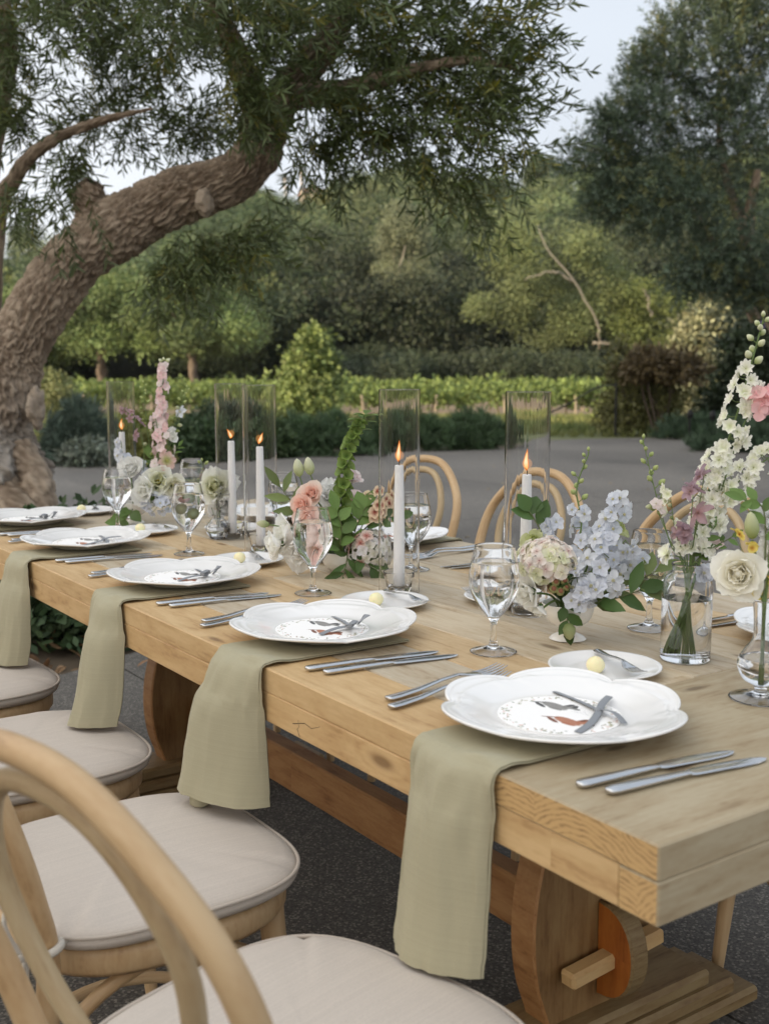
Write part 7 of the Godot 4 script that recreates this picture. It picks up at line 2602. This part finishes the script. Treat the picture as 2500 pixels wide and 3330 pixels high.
	bloom("ranunculus", "round white ranunculus above the fourth goblet", "flower", "white blooms in the far bowl", [Vector3(-0.769, 0.798, -3.408), Vector3(-0.768, 0.884, -3.393), Vector3(-0.766, 0.935, -3.374)], Vector3(-0.100, 0.400, 0.900), 0.0370, 18, 0.80, 0.050, cream_b, Color(0.85, 0.84, 0.79), no_eye)
	bloom("lisianthus", "wide open white lisianthus facing the camera in the far bowl", "flower", "white blooms in the far bowl", [Vector3(-0.759, 0.798, -3.406), Vector3(-0.734, 0.864, -3.386), Vector3(-0.680, 0.894, -3.359)], Vector3(0.150, 0.150, 1.000), 0.0500, 9, 1.15, 0.050, Color(0.70, 0.70, 0.42), cream_b, yolk)
	bloom("lisianthus", "white lisianthus turned left beside the open one in the far bowl", "flower", "white blooms in the far bowl", [Vector3(-0.764, 0.798, -3.404), Vector3(-0.750, 0.850, -3.379), Vector3(-0.721, 0.868, -3.345)], Vector3(-0.400, 0.100, 0.800), 0.0430, 9, 0.85, 0.060, cream_a, cream_b, no_eye)
	bloom("lisianthus", "half open cream lisianthus right in the far bowl", "flower", "white blooms in the far bowl", [Vector3(-0.753, 0.798, -3.407), Vector3(-0.715, 0.858, -3.390), Vector3(-0.633, 0.882, -3.368)], Vector3(0.300, 0.100, 0.900), 0.0380, 11, 0.80, 0.050, Color(0.72, 0.68, 0.42), cream_a, no_eye)
	bloom("lisianthus", "cream trumpet shaped bloom beside the pink larkspur", "flower", "", [Vector3(-0.755, 0.798, -3.415), Vector3(-0.722, 0.930, -3.424), Vector3(-0.651, 1.026, -3.437)], Vector3(0.700, 0.200, 0.500), 0.0260, 6, 0.70, 0.050, cream_a, cream_b, no_eye)
	spike("hellebore", "pink and green star shaped hellebore low before the pink larkspur", "flower", "", [Vector3(-0.769, 0.798, -3.412), Vector3(-0.671, 0.920, -3.383), Vector3(-0.658, 0.956, -3.377)], hell, 0.97, 1.00, 1, 0.002, 1.00, 0, green_bud, 0.0020, 1.50)
	spike("mauve_sprig", "pale lilac star flower at right of the pink larkspur", "flower", "", [Vector3(-0.769, 0.798, -3.412), Vector3(-0.656, 1.000, -3.443), Vector3(-0.624, 1.099, -3.456)], blue, 0.98, 1.00, 1, 0.004, 1.10, 0, green_bud, 0.0014, 0.40)
	leaf_sprig("leaf_sprig", "broad green leaves lying left of the far bowl", [Vector3(-0.769, 0.823, -3.412), Vector3(-0.763, 0.803, -3.357), Vector3(-0.785, 0.777, -3.344), Vector3(-0.807, 0.760, -3.331)], 7, 0.060, 0.034, Color(0.11, 0.18, 0.045), 0.20, true, Vector3(0.000, 0.600, 0.800))
	leaf_sprig("leaf_sprig", "green leaves under the pink larkspur", [Vector3(-0.769, 0.798, -3.412), Vector3(-0.705, 0.887, -3.429), Vector3(-0.720, 0.958, -3.438)], 8, 0.050, 0.026, Color(0.11, 0.18, 0.045), 0.20, true, Vector3(0.000, 0.600, 0.800))
	leaf_sprig("leaf_sprig", "fine green sprig right of the pink larkspur", [Vector3(-0.769, 0.798, -3.412), Vector3(-0.668, 0.944, -3.426), Vector3(-0.632, 0.994, -3.433)], 8, 0.030, 0.012, Color(0.11, 0.18, 0.045), 0.30, true, Vector3(0.000, 0.600, 0.800))
	bloom("lisianthus", "large open white lisianthus in the small round bud vase", "flower", "", [Vector3(-0.465, 0.791, -3.099), Vector3(-0.467, 0.867, -3.103), Vector3(-0.471, 0.907, -3.107)], Vector3(0.100, 0.200, 1.000), 0.0520, 11, 1.10, 0.080, Color(0.66, 0.66, 0.34), cream_b, yolk)
	bloom("lisianthus", "frilled white bloom beneath the large one in the bud vase", "flower", "", [Vector3(-0.462, 0.791, -3.100), Vector3(-0.458, 0.844, -3.105), Vector3(-0.447, 0.861, -3.111)], Vector3(0.400, -0.200, 0.800), 0.0440, 10, 1.10, 0.120, cream_b, Color(0.84, 0.83, 0.80), no_eye)
	spike("budded_spray", "tiny green budded sprig above the large white lisianthus", "flower", "", [Vector3(-0.464, 0.791, -3.098), Vector3(-0.493, 0.880, -3.114), Vector3(-0.510, 0.970, -3.125)], [green_bud], 0.70, 0.90, 5, 0.006, 0.60, 3, green_bud, 0.0010, 0.40)
	spike("larkspur", "tallest white larkspur spike leaning right out of the bottle", "flower", "white larkspur in the bottle vase", [Vector3(0.465, 0.772, -1.799), Vector3(0.510, 0.913, -1.798), Vector3(0.529, 1.021, -1.832), Vector3(0.571, 1.134, -1.846), Vector3(0.600, 1.232, -1.859), Vector3(0.623, 1.316, -1.870)], white, 0.40, 0.80, 40, 0.026, 1.05, 10, pale_bud, 0.0026, 0.50)
	spike("larkspur", "second white larkspur leaning to the right frame edge", "flower", "white larkspur in the bottle vase", [Vector3(0.470, 0.772, -1.799), Vector3(0.510, 0.913, -1.798), Vector3(0.539, 0.996, -1.848), Vector3(0.593, 1.053, -1.856), Vector3(0.643, 1.091, -1.861)], white, 0.42, 1.00, 26, 0.027, 1.10, 0, pale_bud, 0.0024, 0.50)
	spike("larkspur", "white larkspur low and upright just above the bottle neck", "flower", "white larkspur in the bottle vase", [Vector3(0.474, 0.772, -1.799), Vector3(0.501, 0.913, -1.798), Vector3(0.510, 0.945, -1.822), Vector3(0.541, 1.009, -1.830), Vector3(0.556, 1.066, -1.837)], white, 0.36, 1.00, 26, 0.027, 1.05, 0, pale_bud, 0.0024, 0.50)
	spike("sweet_pea", "coral pink sweet pea at the right frame edge", "flower", "", [Vector3(0.478, 0.772, -1.799), Vector3(0.510, 0.913, -1.798), Vector3(0.556, 1.043, -1.835), Vector3(0.592, 1.154, -1.839), Vector3(0.635, 1.195, -1.844)], pea, 0.80, 1.00, 10, 0.016, 1.05, 0, pale_bud, 0.0018, 0.70)
	spike("columbine", "dusky mauve columbine, upper one among the white larkspur", "flower", "dusky mauve columbines", [Vector3(0.487, 0.772, -1.799), Vector3(0.498, 0.913, -1.798), Vector3(0.502, 0.972, -1.795), Vector3(0.514, 1.063, -1.797)], mauve, 0.98, 1.00, 2, 0.006, 1.10, 0, green_bud, 0.0014, 0.80)
	spike("columbine", "dusky mauve columbine facing left beside the white larkspur", "flower", "dusky mauve columbines", [Vector3(0.484, 0.772, -1.799), Vector3(0.496, 0.913, -1.798), Vector3(0.494, 0.965, -1.794), Vector3(0.494, 1.040, -1.784)], mauve, 0.98, 1.00, 2, 0.006, 1.15, 0, green_bud, 0.0014, 0.80)
	spike("columbine", "dusky mauve columbine in the middle, petals spread like a star", "flower", "dusky mauve columbines", [Vector3(0.491, 0.772, -1.799), Vector3(0.497, 0.913, -1.798), Vector3(0.500, 0.957, -1.793), Vector3(0.505, 1.006, -1.779)], mauve, 0.98, 1.00, 1, 0.004, 1.30, 0, green_bud, 0.0014, 0.80)
	spike("columbine", "dusky mauve columbine lowest, left above the bottle neck", "flower", "dusky mauve columbines", [Vector3(0.503, 0.772, -1.799), Vector3(0.493, 0.913, -1.798), Vector3(0.490, 0.945, -1.801), Vector3(0.477, 0.975, -1.785)], mauve, 0.93, 1.00, 4, 0.012, 1.00, 0, green_bud, 0.0014, 0.80)
	spike("budded_spray", "thin budded spray arching left over the paving", "flower", "", [Vector3(0.506, 0.772, -1.799), Vector3(0.486, 0.913, -1.798), Vector3(0.472, 0.945, -1.822), Vector3(0.453, 1.006, -1.830), Vector3(0.440, 1.055, -1.836), Vector3(0.425, 1.118, -1.844)], [pale_bud, green_bud], 0.55, 0.72, 5, 0.010, 1.10, 9, green_bud, 0.0013, 0.40)
	spike("budded_spray", "short spray with a pink tinged bud left of the bottle", "flower", "", [Vector3(0.501, 0.772, -1.799), Vector3(0.488, 0.913, -1.798), Vector3(0.468, 0.954, -1.813), Vector3(0.441, 1.018, -1.821)], [pale_bud, pink[2]], 0.85, 1.00, 4, 0.006, 0.85, 0, pale_bud, 0.0012, 0.40)
	spike("budded_spray", "pale green bud spray between the pink bud and the columbines", "flower", "", [Vector3(0.498, 0.772, -1.799), Vector3(0.491, 0.913, -1.798), Vector3(0.476, 0.969, -1.815), Vector3(0.466, 1.041, -1.824)], [pale_bud, white[2]], 0.60, 1.00, 9, 0.010, 0.80, 0, pale_bud, 0.0012, 0.40)
	spike("delphinium", "cream white flower at the left of the bottle neck", "flower", "", [Vector3(0.495, 0.772, -1.799), Vector3(0.491, 0.913, -1.798), Vector3(0.460, 0.937, -1.780)], white, 0.97, 1.00, 2, 0.006, 1.10, 0, pale_bud, 0.0013, 0.90)
	spike("delphinium", "pale blue flower right at the bottle neck", "flower", "", [Vector3(0.497, 0.772, -1.799), Vector3(0.499, 0.913, -1.798), Vector3(0.523, 0.909, -1.787)], blue, 0.90, 1.00, 3, 0.008, 0.85, 0, pale_bud, 0.0013, 0.90)
	spike("sweet_pea", "soft pink blossom right above the bottle neck", "flower", "", [Vector3(0.494, 0.772, -1.799), Vector3(0.501, 0.913, -1.798), Vector3(0.550, 0.941, -1.821)], pink, 0.90, 1.00, 3, 0.010, 0.85, 0, pale_bud, 0.0013, 0.60)
	leaf_sprig("leaf_sprig", "fine green leaves above the bottle neck", [Vector3(0.476, 0.772, -1.799), Vector3(0.499, 0.913, -1.798), Vector3(0.505, 0.937, -1.800), Vector3(0.527, 0.971, -1.805)], 9, 0.030, 0.011, Color(0.11, 0.18, 0.045), 0.50, true, Vector3(0.000, 0.600, 0.800))
	leaf_sprig("leaf_sprig", "thin leafy stem pointing right with a yellow bud", [Vector3(0.481, 0.772, -1.799), Vector3(0.503, 0.913, -1.798), Vector3(0.568, 0.962, -1.814)], 6, 0.022, 0.010, Color(0.11, 0.18, 0.045), 0.60, true, Vector3(0.000, 0.600, 0.800))
	bloom("rose", "large cream white rose left of the bud vase at the right edge", "flower", "", [Vector3(0.545, 0.791, -1.578), Vector3(0.543, 0.901, -1.578), Vector3(0.534, 0.912, -1.588), Vector3(0.507, 0.944, -1.582)], Vector3(-0.350, 0.100, 0.900), 0.0360, 18, 1.00, 0.040, Color(0.93, 0.89, 0.75), Color(0.96, 0.94, 0.86), no_eye)
	bloom("lisianthus", "white bloom upper right, cut by the frame edge", "flower", "", [Vector3(0.545, 0.791, -1.578), Vector3(0.546, 0.901, -1.578), Vector3(0.566, 1.013, -1.621)], Vector3(-0.200, 0.500, 0.800), 0.0340, 12, 1.00, 0.120, cream_b, Color(0.85, 0.85, 0.83), no_eye)
	bloom("lisianthus", "white bloom below it at the frame edge", "flower", "", [Vector3(0.545, 0.791, -1.578), Vector3(0.546, 0.901, -1.578), Vector3(0.570, 0.973, -1.626)], Vector3(-0.200, 0.300, 0.900), 0.0300, 10, 1.00, 0.100, cream_a, cream_b, no_eye)
	var lb3 := thing("lisianthus_bud", "large pale green bud among yellow flowers at the right edge", "flower bud", Vector3(0.545, 0.791, -1.578))
	stem_to(lb3, [Vector3(0.545, 0.791, -1.578), Vector3(0.544, 0.901, -1.578), Vector3(0.544, 0.940, -1.602), Vector3(0.533, 0.988, -1.608)], 0.003, 0.0022)
	put("bud", bud_mesh(0.011, 0.042, Color(0.36, 0.44, 0.14), Color(0.74, 0.74, 0.50)), M.petal, lb3, Vector3(-0.011, 0.199, -0.030)).basis = facing(Vector3(-0.15, 1, 0.1))
	spike("yellow_flower", "small yellow flower farthest left, over the white rose", "flower", "small yellow flowers in the bud vase", [Vector3(0.545, 0.791, -1.578), Vector3(0.543, 0.901, -1.578), Vector3(0.544, 0.927, -1.600), Vector3(0.502, 1.000, -1.599)], yellow, 0.94, 1.00, 2, 0.008, 0.85, 0, green_bud, 0.0011, 0.80)
	spike("yellow_flower", "small yellow flowers under the large green bud", "flower", "small yellow flowers in the bud vase", [Vector3(0.545, 0.791, -1.578), Vector3(0.544, 0.901, -1.578), Vector3(0.544, 0.927, -1.600), Vector3(0.527, 0.983, -1.597)], yellow, 0.94, 1.00, 3, 0.008, 0.85, 0, green_bud, 0.0011, 0.80)
	spike("yellow_flower", "small yellow flower right of the white rose", "flower", "small yellow flowers in the bud vase", [Vector3(0.545, 0.791, -1.578), Vector3(0.545, 0.901, -1.578), Vector3(0.544, 0.927, -1.600), Vector3(0.549, 0.935, -1.591)], yellow, 0.94, 1.00, 2, 0.008, 0.85, 0, green_bud, 0.0011, 0.80)
	spike("yellow_flower", "small yellow flower lowest, above the bud vase neck", "flower", "small yellow flowers in the bud vase", [Vector3(0.545, 0.791, -1.578), Vector3(0.544, 0.901, -1.578), Vector3(0.544, 0.927, -1.600), Vector3(0.531, 0.912, -1.588)], yellow, 0.94, 1.00, 2, 0.008, 0.85, 0, green_bud, 0.0011, 0.80)
	spike("yellow_flower", "small yellow flower tucked between the white rose and the bud", "flower", "small yellow flowers in the bud vase", [Vector3(0.545, 0.791, -1.578), Vector3(0.544, 0.901, -1.578), Vector3(0.544, 0.927, -1.600), Vector3(0.529, 0.956, -1.594)], yellow, 0.94, 1.00, 2, 0.008, 0.85, 0, green_bud, 0.0011, 0.80)
	leaf_sprig("leaf_sprig", "green leaf sprig at the right frame edge above the white blooms", [Vector3(0.545, 0.791, -1.578), Vector3(0.543, 0.901, -1.578), Vector3(0.551, 1.027, -1.613), Vector3(0.521, 1.047, -1.615)], 8, 0.030, 0.016, Color(0.11, 0.18, 0.045), 0.55, true, Vector3(0.000, 0.600, 0.800))
	# folded place card at the far side
	var pcard := MB.new()
	pcard.box(Vector3(0, 0.022, 0.006), Vector3(0.086, 0.044, 0.0012), 0.0004, Basis(Vector3.RIGHT, -0.25))
	pcard.box(Vector3(0, 0.022, -0.006), Vector3(0.086, 0.044, 0.0012), 0.0004, Basis(Vector3.RIGHT, 0.25))
	var pcd := put("place_card", pcard.commit(), mat(lin(0.78, 0.72, 0.64), 0.8), self, Vector3(-0.398, 0.762, -3.444))
	tag(pcd, "folded cream place card standing behind the white lisianthus", "place card")
